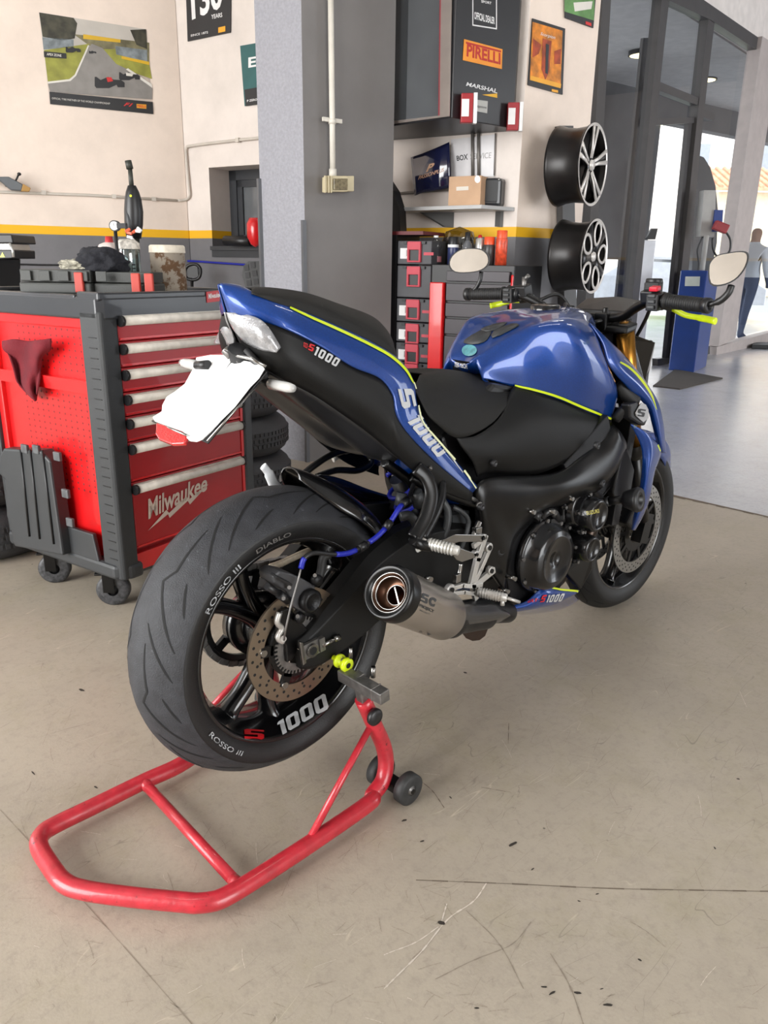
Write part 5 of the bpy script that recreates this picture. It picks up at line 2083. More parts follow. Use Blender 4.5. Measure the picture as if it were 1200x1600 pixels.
# drawers: z of the handle centre measured on the front plane
zs = [Tf(x, y).z for x, y in ((158, 505), (162, 545), (167, 590), (172, 627), (176, 665), (180, 707), (184, 768))]
zs = [.950, .872, .795, .725, .655, .582, .455]
zs = [Tf(160, 505).z+.004, Tf(162, 548).z, Tf(168, 589).z, Tf(172, 628).z, Tf(176, 666).z, Tf(181, 706).z, Tf(184, 770).z]
for i, z in enumerate(zs):
    zl = zs[i+1]+.016 if i < 6 else .215
    m = MB()
    tbox(m, .048, Wd-.048, -.006, .03, zl+.008, z+.022)
    DR = m.obj('drawer', REDD, TCr, bevel=.003)
    m = MB()
    tbox(m, .05, Wd-.05, -.0095, .0, zl+.012, zl+.018)
    m.obj('drawer_lip', REDC, DR)
    m = MB()
    m.tube([T3(.055, -.020, z), T3(Wd-.055, -.020, z)], .014, 14, flat=1.0)
    tbox(m, .055, Wd-.055, -.016, -.004, z-.012, z+.016)
    m.obj('handle', HANDLE, DR)
    MB().cyl(T3(.046, -.020, z), T3(.057, -.020, z), .0165).obj('handle_cap', BLKPL, DR)
    MB().cyl(T3(Wd-.057, -.020, z), T3(Wd-.046, -.020, z), .0165).obj('handle_cap', BLKPL, DR)
surfF = lambda x, y: pn(x, y, A0-ds*.0085, ds)
LAST = DR
m = MB()
mark(m, txt('Milwaukee', .022, .12, .74), [(229, 781), (323, 741), (324, 766), (232, 812)], surfF)
face2([(x/2.857, 420+y/2.857) for x, y in ((932, 960), (848, 1052), (838, 1036), (757, 1112), (750, 1095), (660, 1170), (742, 1076), (755, 1090), (832, 1016), (843, 1030))], surfF, m)
m.obj('chest_lettering', mat('pale_lettering', (222, 204, 190), .5), LAST)
m = MB()
m.prism([pn(x, y, A0+V(-ds)*.016, ds) for x, y in ((322, 456), (346, 453), (347, 470), (323, 473))], -ds*.002)
m.obj('brand_badge', REDD, TCr)
m = MB()
mark(m, txt('Milwaukee', .02, .12, .74), [(325, 459), (345, 456), (345, 464), (326, 467)], lambda x, y: pn(x, y, A0-ds*.019, ds))
m.obj('badge_lettering', LETW, TCr)
# castors
for a, b, ang in ((.03, .115, -.9), (.03, .45, -.8), (Wd-.06, .07, .1), (Wd-.06, Dp-.08, 0)):
    c = T3(a, b, .056)
    dd = (df*math.cos(ang)+ds*math.sin(ang))
    axl = V((-dd.y, dd.x, 0))
    m = MB()
    m.box(c+V((0, 0, .062))-dd*.02, (.07, .05, .008), X=dd)
    m.box(c+axl*.026+V((0, 0, .03))-dd*.01, (.04, .004, .07), X=dd)
    m.box(c-axl*.026+V((0, 0, .03))-dd*.01, (.04, .004, .07), X=dd)
    CS = m.obj('castor', BLACKS, TCr, bevel=.003)
    m = MB()
    m.lathe([(-.018, .02), (-.018, .047), (-.014, .056), (.014, .056), (.018, .047), (.018, .02)], c+dd*.0, axl, 32)
    m.lathe([(-.0185, .042), (-.012, .040), (-.012, .012), (-.019, .012), (-.019, 0)], c, axl, 24, 1)
    m.lathe([(.0185, .042), (.012, .040), (.012, .012), (.019, .012), (.019, 0)], c, axl, 24, 1)
    m.obj('castor_wheel', [mat('worn_castor', (60, 60, 62), .5, var=.5, vscale=90), BLKPL], CS)

# red cloth hanging on the side shelf
def blobmesh(name, c, sx, sy, sz, mt, amp=.25, X=(1, 0, 0), seed=1, flatb=True, parent=None, n=5):
    bm = bmesh.new()
    bmesh.ops.create_icosphere(bm, subdivisions=n, radius=1)
    from mathutils import noise
    X = V(X).normalized()
    Yv = V((0, 0, 1)).cross(X)
    mb = MB()
    vs = []
    for v_ in bm.verts:
        p = v_.co.copy()
        k = 1+amp*noise.fractal(p*1.7+V((seed*3.1, 0, 0)), 1, 2, 4)+amp*.4*abs(noise.noise(p*5+V((seed, 0, 0))))
        p = p*k
        if flatb and p.z < -.55: p.z = -.55
        vs.append(V(c)+X*p.x*sx+Yv*p.y*sy+V((0, 0, p.z*sz)))
    fs = [tuple(v_.index for v_ in f.verts) for f in bm.faces]
    bm.free()
    mb.add(vs, fs)
    return mb.obj(name, mt, parent)
org()
CLR = mat('dark_red_cloth', (138, 24, 40), .9, bump=.5, bscale=300, var=.4, vscale=18, var2=(92, 16, 28))
S = lambda x, y, o=.0: Ts(x, y, o)
rows = []
cl = [[(4, 533), (20, 530), (45, 533), (62, 531), (80, 529)],
      [(5, 545), (22, 547), (45, 548), (62, 545), (79, 546)],
      [(14, 556), (26, 562), (44, 563), (58, 562), (66, 556)],
      [(21, 575), (30, 582), (44, 585), (56, 582), (64, 575)],
      [(26, 595), (34, 600), (45, 603), (55, 600), (62, 592)],
      [(33, 605), (42, 612), (50, 618), (56, 610), (60, 602)],
      [(50, 622), (53, 624), (56, 627), (57, 620), (58, 612)]]
for i, r in enumerate(cl):
    rows.append([S(x, y, .026+.014*math.sin(j*2.4+i*.7)+(.0 if i > 1 else .012)) for j, (x, y) in enumerate(r)])
org(rows[0][2])
cm = MB().grid(dense(rows, 4, 6))
o = cm.obj('red_cloth', CLR, None, solid=.006)
tag(o, 'crumpled dark red cloth hanging on the side of the red tool chest', 'cloth')
# black case tucked in the lower side pocket
BC = root('parts_case', T3(-.03, .34, .18), 'black ribbed plastic case standing in the side pocket of the red tool chest', 'case')
def sp_(x, y, o): return Ts(x, y, o)
m = MB()
m.prism([sp_(x, y, .012) for x, y in ((20, 708), (26, 697), (84, 700), (98, 716), (118, 862), (42, 848), (36, 820), (30, 800), (28, 745), (18, 735))], -df*.05)
m.obj('case_shell', GREYPL, BC, bevel=.007)
for (a, b, c, d) in ((47, 702, 62, 842), (66, 703, 84, 850), (32, 702, 46, 838)):
    MB().tube([sp_(a, b, .064), sp_(c, d, .064)], .004, 8).obj('case_rib', BLKPL, BC)
for (a, b, c, d) in ((34, 697, 44, 705), (52, 698, 62, 706), (84, 704, 96, 722), (98, 762, 108, 780), (104, 808, 116, 824)):
    m = MB()
    m.box((sp_(a, b, .06)+sp_(c, d, .06))/2, (.012, .034, .03), X=df)
    m.obj('case_latch', mat('scuffed_grey', (78, 80, 82), .5, var=.3, vscale=50), BC, bevel=.003)
m = MB()
m.prism([T3(-.012, .10, .175), T3(-.012, Dp-.06, .175), T3(-.012, Dp-.08, .27), T3(-.012, .12, .27)], -df*.016)
org(TCr.location)
m.obj('side_pocket', GREYPL, TCr, bevel=.004)

# ---- things on top of the tool chest
zT = 1.03
def onTop(x, y): return pz(x, y, zT)
K0 = T3(.10, .20, zT)
# tool case placed with its long front side facing the viewer
a_, b_ = pz(30, 450, zT+.0), pz(243, 455, zT)
c0, c1 = V(T3(-.0, .40, zT)), V(T3(.29, .06, zT))
cx = (c1-c0).normalized()
# pick case front line from the photo: bottom-left to bottom-right
fa, fb = pn(30, 449, T3(.03, .36, zT), V((FW.x, FW.y, 0))), pn(235, 460, T3(.20, .06, zT), V((FW.x, FW.y, 0)))
fa.z = fb.z = zT
cx = (fb-fa).normalized()
cn = V((-cx.y, cx.x, 0))
if cn.dot(FW) < 0: cn = -cn
Lc = (fb-fa).length
TK2 = root('power_tool_case', (fa+fb)/2+cn*.12, 'black plastic tool case with three red latches lying on the tool chest', 'case')
m = MB()
def cbox(mb, a0, a1, b0, b1, z0, z1, mi=0):
    mb.box(fa+cx*(a0+a1)/2+cn*(b0+b1)/2+V((0, 0, (z0+z1)/2)), (a1-a0, b1-b0, z1-z0), X=cx, mi=mi)
cbox(m, 0, Lc*.55, 0, .15, .0, .035)
cbox(m, Lc*.55, Lc, .02, .15, 0, .035)
m.obj('case_base', mat('charcoal_case', (52, 54, 52), .5, bump=.2, bscale=400), TK2, bevel=.006)
m = MB()
cbox(m, 0.005, Lc*.55, .005, .148, .037, .075)
cbox(m, Lc*.55, Lc-.005, .03, .148, .037, .070)
for k in range(5):
    cbox(m, .01+.062*k, .045+.062*k, -.004, .0, .040, .072)
m.obj('case_lid', MATS['charcoal_case'], TK2, bevel=.006)
for t in (.47, .90, 1.0):
    m = MB()
    cbox(m, Lc*t-.014, Lc*t+.014, -.010, .004, .006, .068)
    m.obj('case_latch', mat('faded_red_latch', (176, 58, 46), .5), TK2, bevel=.003)
org()
m = blobmesh('black_cloth', fa+cx*(Lc*.57)+cn*.075+V((0, 0, .098)), .082, .058, .050, mat('navy_black_cloth', (24, 25, 32), .9, bump=.5, bscale=200), .22, cx, 3)
tag(m, 'crumpled black cloth lying on the tool case on the red tool chest', 'cloth')
m = blobmesh('work_glove', fa+cx*(Lc*.40)+cn*.05+V((0, 0, .088)), .055, .035, .020, mat('dirty_glove', (150, 146, 132), .9, bump=.6, bscale=200, var=.5, vscale=60), .35, cx, 8)
tag(m, 'dirty grey work glove lying on the tool case beside the black cloth', 'glove')
m = MB()
# pot
def depthpt(x, y, a, b, z):
    # pixel column meets vertical plane through a chest-top point; base on height z
    p = pn(x, y, T3(a, b, z), FW)
    p.z = z
    return p
POT = depthpt(265, 451, .40, .24, zT)
r_ = 25*(POT-CAM).length/FPX
hh = (pn(262, 383, POT, FW).z-zT)
PT = root('wipes_tub', POT, 'grimy white cylindrical tub with brown smears standing on the tool chest', 'tub')
m = MB()
m.lathe([(0, 0), (0, r_), (hh*.84, r_*.97), (hh*.84, r_*1.0)], POT, (0, 0, 1), 32)
m.obj('tub_body', mat('grimy_label', (196, 182, 164), .7, bump=.1, scuff=((130, 98, 72), 22, .50)), PT)
m = MB()
m.lathe([(hh*.84, r_*1.02), (hh*.97, r_*1.0), (hh, r_*.93), (hh, 0)], POT, (0, 0, 1), 32)
m.obj('tub_lid', mat('dirty_lid', (206, 196, 180), .6, var=.15, vscale=40), PT)
# spray can with pressure gauge, glass jar, upright black tool
cs = depthpt(176, 440, .26, .42, zT)
SC_ = root('spray_can', cs, 'white and red aerosol can behind the black cloth on the tool chest', 'spray can')
hh = pn(176, 372, cs, FW).z-zT
m = MB()
m.lathe([(0, 0), (0, .040), (hh*.82, .040), (hh*.88, .034), (hh*.92, .017)], cs, (0, 0, 1), 24)
m.obj('can_body', mat('can_white', (208, 196, 190), .4, .2, var=.15, vscale=30), SC_)
m = MB()
m.lathe([(hh*.62, .0404), (hh*.76, .0404)], cs, (0, 0, 1), 24)
m.lathe([(hh*.9, .014), (hh*1.03, .012), (hh*1.03, 0)], cs, (0, 0, 1), 16)
m.obj('can_label', mat('can_red', (180, 40, 44), .4), SC_)
gq = depthpt(187, 440, .24, .36, zT)
GG = root('pressure_gauge', V((gq.x, gq.y, zT)), 'small round white pressure gauge on a black valve above the spray can', 'gauge')
zc_ = pn(187, 353, gq, FW).z
g1 = V((gq.x, gq.y, zc_))
m = MB()
m.cyl(V((gq.x, gq.y, zT)), g1, .006)
m.cyl(g1+FW*.012, g1-FW*.008, .0175)
m.box(g1+CR*.024, (.03, .02, .016), X=CR)
GB = m.obj('gauge_body', BLKPL, GG)
m = MB()
m.cyl(g1-FW*.008, g1-FW*.0095, .014)
m.box(g1-FW*.010+V((0, 0, .003)), (.0012, .001, .010), X=CR, mi=1)
m.obj('gauge_dial', [LETW, BLKPL], GG)
jq = depthpt(204, 440, .30, .37, zT)
JR = root('glass_jar', jq, 'clear glass jar with a ribbed side standing beside the tub on the tool chest', 'jar')
hh = pn(204, 380, jq, FW).z-zT
m = MB()
m.lathe([(0, 0), (0, .040), (hh*.85, .040), (hh, .030)], jq, (0, 0, 1), 24)
m.obj('jar_glass', glassmat('jar_glass_material', (.75, .85, .85), .15), JR)
m = MB()
m.lathe([(hh*.88, .041), (hh*1.0, .040), (hh*1.08, .024), (hh*1.08, 0)], jq, (0, 0, 1), 24)
for k in range(7):
    m.box(jq+CR*.026-FW*.034+V((0, 0, .02+k*.012)), (.012, .004, .004), X=CR, mi=1)
m.obj('jar_lid', [mat('cloudy_lid', (196, 190, 180), .5, var=.3, vscale=90), BLKPL], JR)
m = MB()
tq = depthpt(212, 440, .33, .42, zT)
for i in range(6):
    random.seed(i)
    m.box(V((tq.x, tq.y, pn(215, 365, tq, FW).z))+CR*random.uniform(-.02, .03)+V((0, 0, random.uniform(-.015, .015))), (.02, .01, .01), X=CR+CU*random.uniform(-1, 1), mi=i % 2)
org(tq)
TT = root('spray_nozzle', tq, 'small white and orange spray nozzle above the glass jar', 'nozzle')
m.cyl(tq, V((tq.x, tq.y, pn(215, 372, tq, FW).z)), .006)
m.obj('nozzle_head', [LETW, mat('nozzle_orange', (200, 90, 60), .4)], TT, bevel=.002)
uq = depthpt(211, 440, .38, .48, zT)
UT = root('air_duster', uq, 'tall black upright tool with a long narrow neck standing on the tool chest', 'tool')
def uz(x, y):
    return pn(x, y, uq, FW)
m = MB()
prof = [(221, 356, .0), (221, 350, .022), (200, 372, .018)]
pts = [uz(209, 372), uz(209, 350), uz(209, 330), uz(208, 312), uz(207, 300), uz(206, 290)]
m.tube(pts, [.026, .032, .033, .029, .023, .014], 16, flat=1.0)
m.obj('tool_body', BLKPL, UT)
m = MB()
m.tube([uz(206, 296), uz(203, 262)], [.0085, .0075], 14)
m.tube([uz(203, 264), uz(200, 251)], [.012, .0115], 14)
m.cyl(V((uq.x, uq.y, zT)), uz(209, 370), .02)
m.obj('tool_neck', mat('olive_black', (44, 46, 40), .5), UT)
m = MB()
m.cyl(uz(208, 307)-FW*.024, uz(208, 307)-FW*.028, .004)
m.obj('tool_button', NEON, UT)
m = MB()
m.tube([uz(202, 325)-FW*.02, uz(205, 345)-FW*.026, uz(209, 368)-FW*.024], [.006, .010, .008], 10)
m.obj('tool_trigger', GREYPL, UT)

# =================================================================== WALL THINGS
def sheet(name, wl, quad, mats, label, cat, th=.006, group=None, off=.004):
    P_ = [wl.p(*q, off) for q in quad]
    org(sum(P_, V((0, 0, 0)))/4)
    mb = MB()
    mb.prism(P_, wl.n*th)
    g = lambda x, y, k=1: pn(x, y, wl.a+wl.n*(off+th+.0012*k), wl.n)
    return mb, g
qd = [(62, 20), (229, 46), (239, 178), (78, 162)]
def U(a, b):  # poster uv from top-left
    return bil(qd, a, 1-b)
mb, g = sheet('x', WL, qd, None, '', '')
def zoomq(x, y): return (x/3, y/3)
def lay(poly, k, mi):
    P_ = [g(x/3, y/3, k) for x, y in poly]
    mb.add(P_, [tuple(t) for t in tessellate_polygon([P_])], mi, False)
lay([(183, 58), (684, 137), (700, 300), (206, 240)], 1, 1)
lay([(198, 175), (345, 185), (345, 222), (204, 232)], 2, 2)
lay([(183, 58), (345, 84), (362, 110), (350, 180), (300, 190), (200, 172)], 2, 3)
lay([(206, 235), (420, 205), (405, 240), (350, 350), (325, 375), (225, 388)], 2, 4)
lay([(345, 160), (700, 200), (700, 300), (480, 230), (420, 215)], 2, 5)
lay([(390, 160), (565, 185), (565, 200), (390, 182)], 3, 6)
lay([(475, 230), (560, 230), (700, 300), (712, 370), (640, 345), (545, 300)], 3, 4)
lay([(430, 205), (480, 225), (545, 300), (640, 345), (715, 415), (714, 466), (235, 430), (226, 392), (325, 378), (352, 350), (405, 240)], 4, 7)
lay([(600, 320), (712, 395), (714, 412), (590, 325)], 5, 8)
lay([(222, 383), (325, 371), (350, 350), (402, 235), (412, 212), (418, 212), (408, 240), (357, 355), (330, 380), (224, 392)], 5, 8)
lay([(570, 262), (700, 290), (700, 305), (570, 275)], 5, 6)
lay([(205, 240), (310, 250), (312, 275), (207, 268)], 5, 9)
lay([(540, 215), (690, 235), (690, 290), (545, 255)], 4, 2)
lay([(610, 140), (684, 137), (690, 230), (640, 210)], 4, 3)
for (x, y, s_, mi) in ((512, 385, 1, 9), (606, 356, .7, 9), (434, 244, .25, 9), (342, 232, .5, 9)):
    lay([(x-68*s_, y-25*s_), (x-60*s_, y-25*s_), (x-40*s_, y-10*s_), (x-5*s_, y-25*s_), (x+20*s_, y-12*s_), (x+55*s_, y-10*s_), (x+72*s_, y+2*s_), (x+72*s_, y+24*s_), (x+40*s_, y+24*s_), (x+35*s_, y+12*s_), (x, y+28*s_), (x-60*s_, y+28*s_), (x-68*s_, y+18*s_)], 6, mi)
lay([(498, 362), (522, 362), (530, 380), (505, 385)], 7, 10)
lay([(590, 340), (625, 345), (620, 358), (592, 355)], 7, 8)
lay([(232, 430), (716, 478), (719, 535), (235, 488)], 6, 9)
lay([(640, 487), (686, 490), (686, 510), (641, 506)], 7, 11)
put(mb, txt('PIRELLI', .02), lambda a, b: g(*bil([(214.5, 163.8), (228, 164.8), (228, 168.4), (214.5, 167.4)], a, b), 8), 10)
put(mb, txt('F1', .03, .3), lambda a, b: g(*bil([(195, 160), (208, 161.5), (206, 167), (193, 165.5)], a, b), 8), 10)
put(mb, txt('OFFICIAL TYRE PARTNER OF THE WORLD CHAMPIONSHIP', .0), lambda a, b: g(*bil([(81, 152), (172, 160.5), (172, 163.5), (81, 155)], a, b), 8), 8)
put(mb, txt('APEX ZONE', .02), lambda a, b: g(*bil([(73, 82.5), (96, 85), (96, 89), (73, 86.5)], a, b), 8), 8)
pm = [mat('poster_white', (226, 222, 214), .5), mat('poster_sky', (184, 178, 170), .5, var=.15, vscale=3), mat('poster_fence', (120, 128, 132), .5, var=.3, vscale=20), mat('poster_trees', (58, 56, 44), .5, var=.5, vscale=18), mat('poster_grass', (140, 140, 58), .5, var=.2, vscale=12), mat('poster_hill', (112, 106, 78), .5, var=.4, vscale=14), mat('poster_yellow', (206, 166, 40), .5), mat('poster_asphalt', (132, 128, 124), .5, var=.1, vscale=12), mat('poster_pale', (212, 208, 200), .5), mat('poster_black', (36, 36, 38), .5), mat('poster_red', (196, 40, 40), .5), mat('poster_orange', (224, 160, 40), .5)]
o = mb.obj('race_poster', pm)
tag(o, 'large poster of racing cars on a track with green verges on the left wall', 'poster')

def poster(wl, quad, base, label, paint, th=.006):
    global ORG
    mb, g = sheet('x', wl, quad, None, '', '', th)
    mats = [base]+paint(mb, g, quad)
    o = mb.obj('poster', mats)
    return tag(o, label, 'poster')
def pt(mb, g, glyph, quad, mi, k=2):
    put(mb, glyph, lambda a, b: g(*bil(quad, a, b), k), mi)
def poly_(mb, g, pl, mi, k=1):
    P_ = [g(x, y, k) for x, y in pl]
    mb.add(P_, [tuple(t) for t in tessellate_polygon([P_])], mi, False)
def p130(mb, g, q):
    pt(mb, g, txt('130', .03), [(297, -24), (346, -36), (348, 12), (300, 32)], 1)
    pt(mb, g, txt('YEARS', .02), [(330, 23), (347, 19.5), (347.5, 26.5), (330, 30)], 1)
    poly_(mb, g, [(341, 43), (352, 40.5), (352, 49), (341, 51.5)], 2)
    pt(mb, g, txt('SINCE 1872', .01), [(298, 54), (325, 48.5), (325, 52), (298, 57.5)], 1)
    return [LETW, MATS['poster_orange']]
poster(WA, [(290, -50), (362, -68), (361, 51), (294, 65)], MATS['poster_black'], 'black anniversary poster with large white numerals on the wall beside the window', p130)
def pteal(mb, g, q):
    pt(mb, g, txt('E', .03), [(388, 90), (400, 88), (400, 104), (388, 106)], 1)
    poly_(mb, g, [(382, 140), (404, 136), (404, 163), (384, 166)], 2, 1)
    pt(mb, g, txt('P ZERO', .02), [(386, 156), (402, 153.5), (402, 157), (386, 159.5)], 1)
    return [LETW, MATS['poster_black']]
poster(WA, [(376, 72), (410, 66), (410, 161), (383, 166)], mat('poster_teal', (44, 92, 92), .5), 'teal green poster half hidden behind the grey column', pteal)
def porange(mb, g, q):
    poly_(mb, g, [(832, 34), (879, 48), (876, 138), (828, 124)], 1)
    poly_(mb, g, [(848, 60), (862, 64), (858, 112), (852, 125), (846, 108)], 3, 2)
    poly_(mb, g, [(853, 68), (858, 70), (856, 116), (852, 114)], 2, 3)
    poly_(mb, g, [(833, 60), (846, 70), (842, 84), (832, 90)], 3, 2)
    poly_(mb, g, [(866, 80), (877, 76), (876, 100), (866, 100)], 3, 2)
    poly_(mb, g, [(829, 118), (877, 131), (876, 138), (828, 125)], 4, 2)
    pt(mb, g, txt('Scorpion', .0, .2), [(845, 50), (868, 56), (867, 63), (844, 56)], 5, 4)
    poly_(mb, g, [(862, 139), (872, 141), (872, 145), (862, 143)], 4, 2)
    return [mat('poster_amber', (200, 120, 24), .5, var=.45, vscale=14), MATS['poster_black'], mat('poster_rust', (150, 58, 20), .5, var=.4, vscale=20), MATS['poster_orange'], LETW]
poster(WB, [(831, 29), (882, 45), (878, 148), (824, 133)], MATS['poster_black'], 'orange and black poster on the pale wall above the alloy wheels', porange)
def pgreen(mb, g, q):
    poly_(mb, g, [(882, -40), (930, -30), (928, 32), (882, 18)], 1)
    poly_(mb, g, [(896, 4), (926, 2), (924, 14), (898, 18)], 2, 2)
    poly_(mb, g, [(915, 33), (924, 36), (924, 41), (915, 38)], 3, 2)
    return [mat('poster_green', (86, 128, 72), .5, var=.4, vscale=9), MATS['poster_pale'], MATS['poster_red']]
poster(WB, [(882, -45), (932, -30), (926, 44), (882, 28)], MATS['poster_black'], 'green poster at the top edge beside the glazed partition', pgreen)
# conduit on left and back wall
def tagged(mb, name, mt, label, cat, loc, **k):
    org(loc)
    o = mb.obj(name, mt, **{q: v_ for q, v_ in k.items() if q in ('bevel', 'solid')})
    return tag(o, label, cat, k.get('group'))
m = MB()
m.tube([WL.p(-60, 297, .02), WL.p(0, 300, .02), WL.p(140, 305, .02), WL.p(278, 313.5, .02)], .010, 8)
m.tube(spl([WL.p(278, 313.5, .02), WL.p(290, 312, .02), WA.p(296, 306, .02), WA.p(295, 290, .02), WA.p(291, 245, .02), WA.p(291, 232, .02), WA.p(298, 228, .02), WA.p(345, 222, .02), WA.p(420, 214, .02)], 4), .010, 8)
for x, y in ((68, 301), (178, 307), (240, 311)):
    m.box(WL.p(x, y, .02), (.03, .028, .028), X=WL.t)
m.box(WA.p(372, 219, .02), (.03, .028, .028), X=WA.t)
tagged(m, 'wall_conduit', mat('cream_conduit', (196, 188, 178), .5), 'thin cream cable conduit running along the left wall and up beside the window', 'conduit', WL.p(140, 305, .02))
m = MB()
m.tube(spl([WA.p(x, y, .02) for x, y in ((270, 408), (300, 408), (345, 411), (390, 414), (430, 416))], 4), .008, 8)
tagged(m, 'air_hose', BLUEW, 'thin blue hose running along the grey wall under the window', 'hose', WA.p(345, 411))
m = MB()
m.tube(spl([WL.p(x, y, .02) for x, y in ((-20, 412), (30, 413), (90, 414), (200, 412))], 4), .006, 8)
tagged(m, 'wall_cable', BLKPL, 'dark cable running along the left wall behind the tool case', 'cable', WL.p(90, 414))
# conduit and box on the column
WCd = Wall(475, 4.3, 612, 5)
WCd.a = C0.copy()
WCd.t = d1
WCd.n = V((d1.y, -d1.x, 0))
if WCd.n.dot(CAM-WCd.a) < 0: WCd.n = -WCd.n
bx = WCd.p(520, 288)
RC = root('junction_box', bx, 'cream electrical box with a clear window at the end of the column conduit', 'electrical box')
m = MB()
q = [WCd.p(503, 277), WCd.p(544, 276), WCd.p(544, 300), WCd.p(503, 301)]
m.prism(q, WCd.n*.06)
m.prism([WCd.p(506, 275, .06), WCd.p(541, 275, .06), WCd.p(541, 300, .06), WCd.p(506, 300, .06)], WCd.n*.012)
m.obj('box_shell', mat('cream_box', (196, 184, 152), .5), RC, bevel=.004)
m = MB()
m.prism([WCd.p(x, y, .072) for x, y in ((520, 279), (542, 279), (542, 297), (520, 297))], WCd.n*.01)
m.obj('box_window', mat('amber_window', (112, 102, 78), .2, 0, .5, var=.4, vscale=60), RC, bevel=.003)
for x in (508, 513, 517):
    MB().box(WCd.p(x, 288, .076), (.008, .01, .085), X=WCd.t).obj('box_rib', MATS['cream_box'], RC)
m = MB()
m.tube([WCd.p(520, 276, .035), WCd.p(519, 188, .035), WCd.p(516, -60, .035)], .0155, 12)
m.tube([WCd.p(519, 194, .035), WCd.p(519, 186, .035)], .02, 12)
m.tube([WCd.p(520, 277, .035), WCd.p(520, 264, .035)], .021, 12)
m.box(WCd.p(519, 188, .03), (.12, .015, .02), X=WCd.t)
tagged(m, 'column_conduit', mat('pale_conduit', (205, 200, 190), .45), 'vertical pale conduit pipe on the dark face of the column', 'conduit', WCd.p(519, 188))

# black wall cabinet with stickers
N_, R_, L_ = pz(706, 184, 1.9), pz(801, 201, 1.9), pz(600, 199, 1.9)
bw1, bw0 = pz(803, 205, 1.9), pz(600, 221, 1.9)
CB = root('wall_cabinet', N_, 'black wall cabinet with a mirrored glass front and stickers on its side', 'cabinet')
m = MB()
m.prism([N_, R_, bw1, bw0, L_], V((0, 0, 1.6)))
m.obj('cabinet_body', mat('cabinet_black', (30, 30, 33), .4), CB, bevel=.004)
def fn_plane(A, B, off):
    t = (B-A).normalized()
    n_ = V((t.y, -t.x, 0))
    if n_.dot(CAM-A) < 0: n_ = -n_
    return lambda x, y, k=1: pn(x, y, A+n_*off*k, n_), n_
gl_, nl_ = fn_plane(L_, N_, .004)
m = MB()
m.prism([gl_(x, y) for x, y in ((600, -60), (692, -60), (690, 182), (600, 195))], nl_*.004)
m.obj('glass_front', mat('cabinet_mirror_glass', (150, 155, 160), .03, .9, 0), CB)
m = MB()
m.prism([gl_(x, y, 2) for x, y in ((690, -60), (708, -60), (703, 182), (688, 183))], nl_*.006)
m.prism([gl_(x, y, 2) for x, y in ((600, 191), (703, 179), (703, 182), (600, 196))], nl_*.008)
m.obj('glass_trim', mat('silver_trim', (170, 160, 154), .3, .8), CB)
m = MB()
m.prism([gl_(x, y, 3) for x, y in ((688, -60), (690, -60), (687, 182), (685, 182))], nl_*.002)
m.obj('glass_trim', mat('red_trim', (130, 40, 50), .4), CB)
gr_, nr_ = fn_plane(N_, R_, .002)
m = MB()
m.prism([gr_(x, y) for x, y in ((725, 61), (785, 77), (784, 108), (723, 94))], nr_*.001)
mark(m, txt('PIRELLI', .03, 0, .8), [(730, 68), (782, 83), (782, 101), (729, 88)], lambda x, y: gr_(x, y, 2), 1)
face2([(728, 65), (783, 79), (783, 82), (728, 68)], lambda x, y: gr_(x, y, 2), m, 1)
STK = m.obj('orange_sticker', [mat('sticker_orange', (226, 142, 34), .5), mat('sticker_red', (178, 34, 22), .5)], CB)
m = MB()
mark(m, txt('MARSHAL', .02, .15), [(729, 128), (777, 139), (777, 146), (728, 134)], gr_)
m.obj('sticker_lettering', LETW, CB)
m = MB()
face2([(753, 148), (777, 146), (777, 153)], gr_, m)
m.obj('sticker_lettering', mat('sticker_yellow', (224, 170, 30), .5), CB)
m = MB()
m.prism([gr_(x, y) for x, y in ((739, 155), (762, 158), (761, 177), (739, 173))], nr_*.001)
mark(m, txt('Bridgestone', .0), [(741, 163), (760, 166), (760, 171), (741, 168)], lambda x, y: gr_(x, y, 2), 1)
m.obj('grey_sticker', [mat('sticker_grey', (176, 176, 172), .5), BLKPL], CB)
m = MB()
for a, b, c, d in (((738, -40), (739.5, -40), (739.5, 40), (738, 40)), ((775, -30), (776.5, -30), (776.5, 46), (775, 46)), ((738, 38), (776, 44), (776, 46), (738, 40))):
    face2([a, b, c, d], gr_, m)
mark(m, txt('OFFICIAL DEALER', .03, 0, .6), [(741, 18), (773, 27), (773, 38), (741, 30)], gr_)
mark(m, txt('SPORT', .03), [(752, 0), (768, 3), (768, 7), (752, 4)], gr_)
m.obj('sticker_lettering', LETW, CB)
# small red boxes on the cabinet side
for i, (x, y, D_) in enumerate(((723, 171, -.03), (795, 184, -.03))):
    q = gr_(x, y, 1)
    lab = ('small red and white box hung near the stickers at the front edge of the cabinet', 'small red and white box hung at the far right corner of the black cabinet')[i]
    RB = root('grease_cartridge', q, lab, 'box', 'red boxes hung on the cabinet')
    m = MB()
    m.box(q+nr_*.03, (.065, .05, .145), X=CR, Z=(0, 0, 1))
    m.obj('box_body', mat('box_red', (150, 28, 36), .4), RB, bevel=.004)
    m = MB()
    m.box(q+nr_*.03-FW*.028-CR*.010, (.04, .002, .085), X=CR)
    m.box(q+nr_*.03+CR*.045, (.02, .04, .15), X=CR)
    m.obj('box_label', LETW, RB)
m = MB()
for x in (738, 747.5):
    m.tube([WA.p(x, 200, .02), WA.p(x+.5, 280, .02)], .010, 10)
tagged(m, 'wall_pipe', mat('grey_pipe', (110, 106, 102), .4, .4), 'pair of thin grey pipes between the cabinet and the cardboard box', 'pipe', WA.p(742, 250))
m = MB()
m.tube([WA.p(774, 208, .012), WA.p(772, 274, .012)], .004, 8)
tagged(m, 'wall_wire', mat('thin_wire', (120, 116, 112), .5), 'thin vertical wire on the wall right of the pipes', 'wire', WA.p(773, 240))
m = MB()
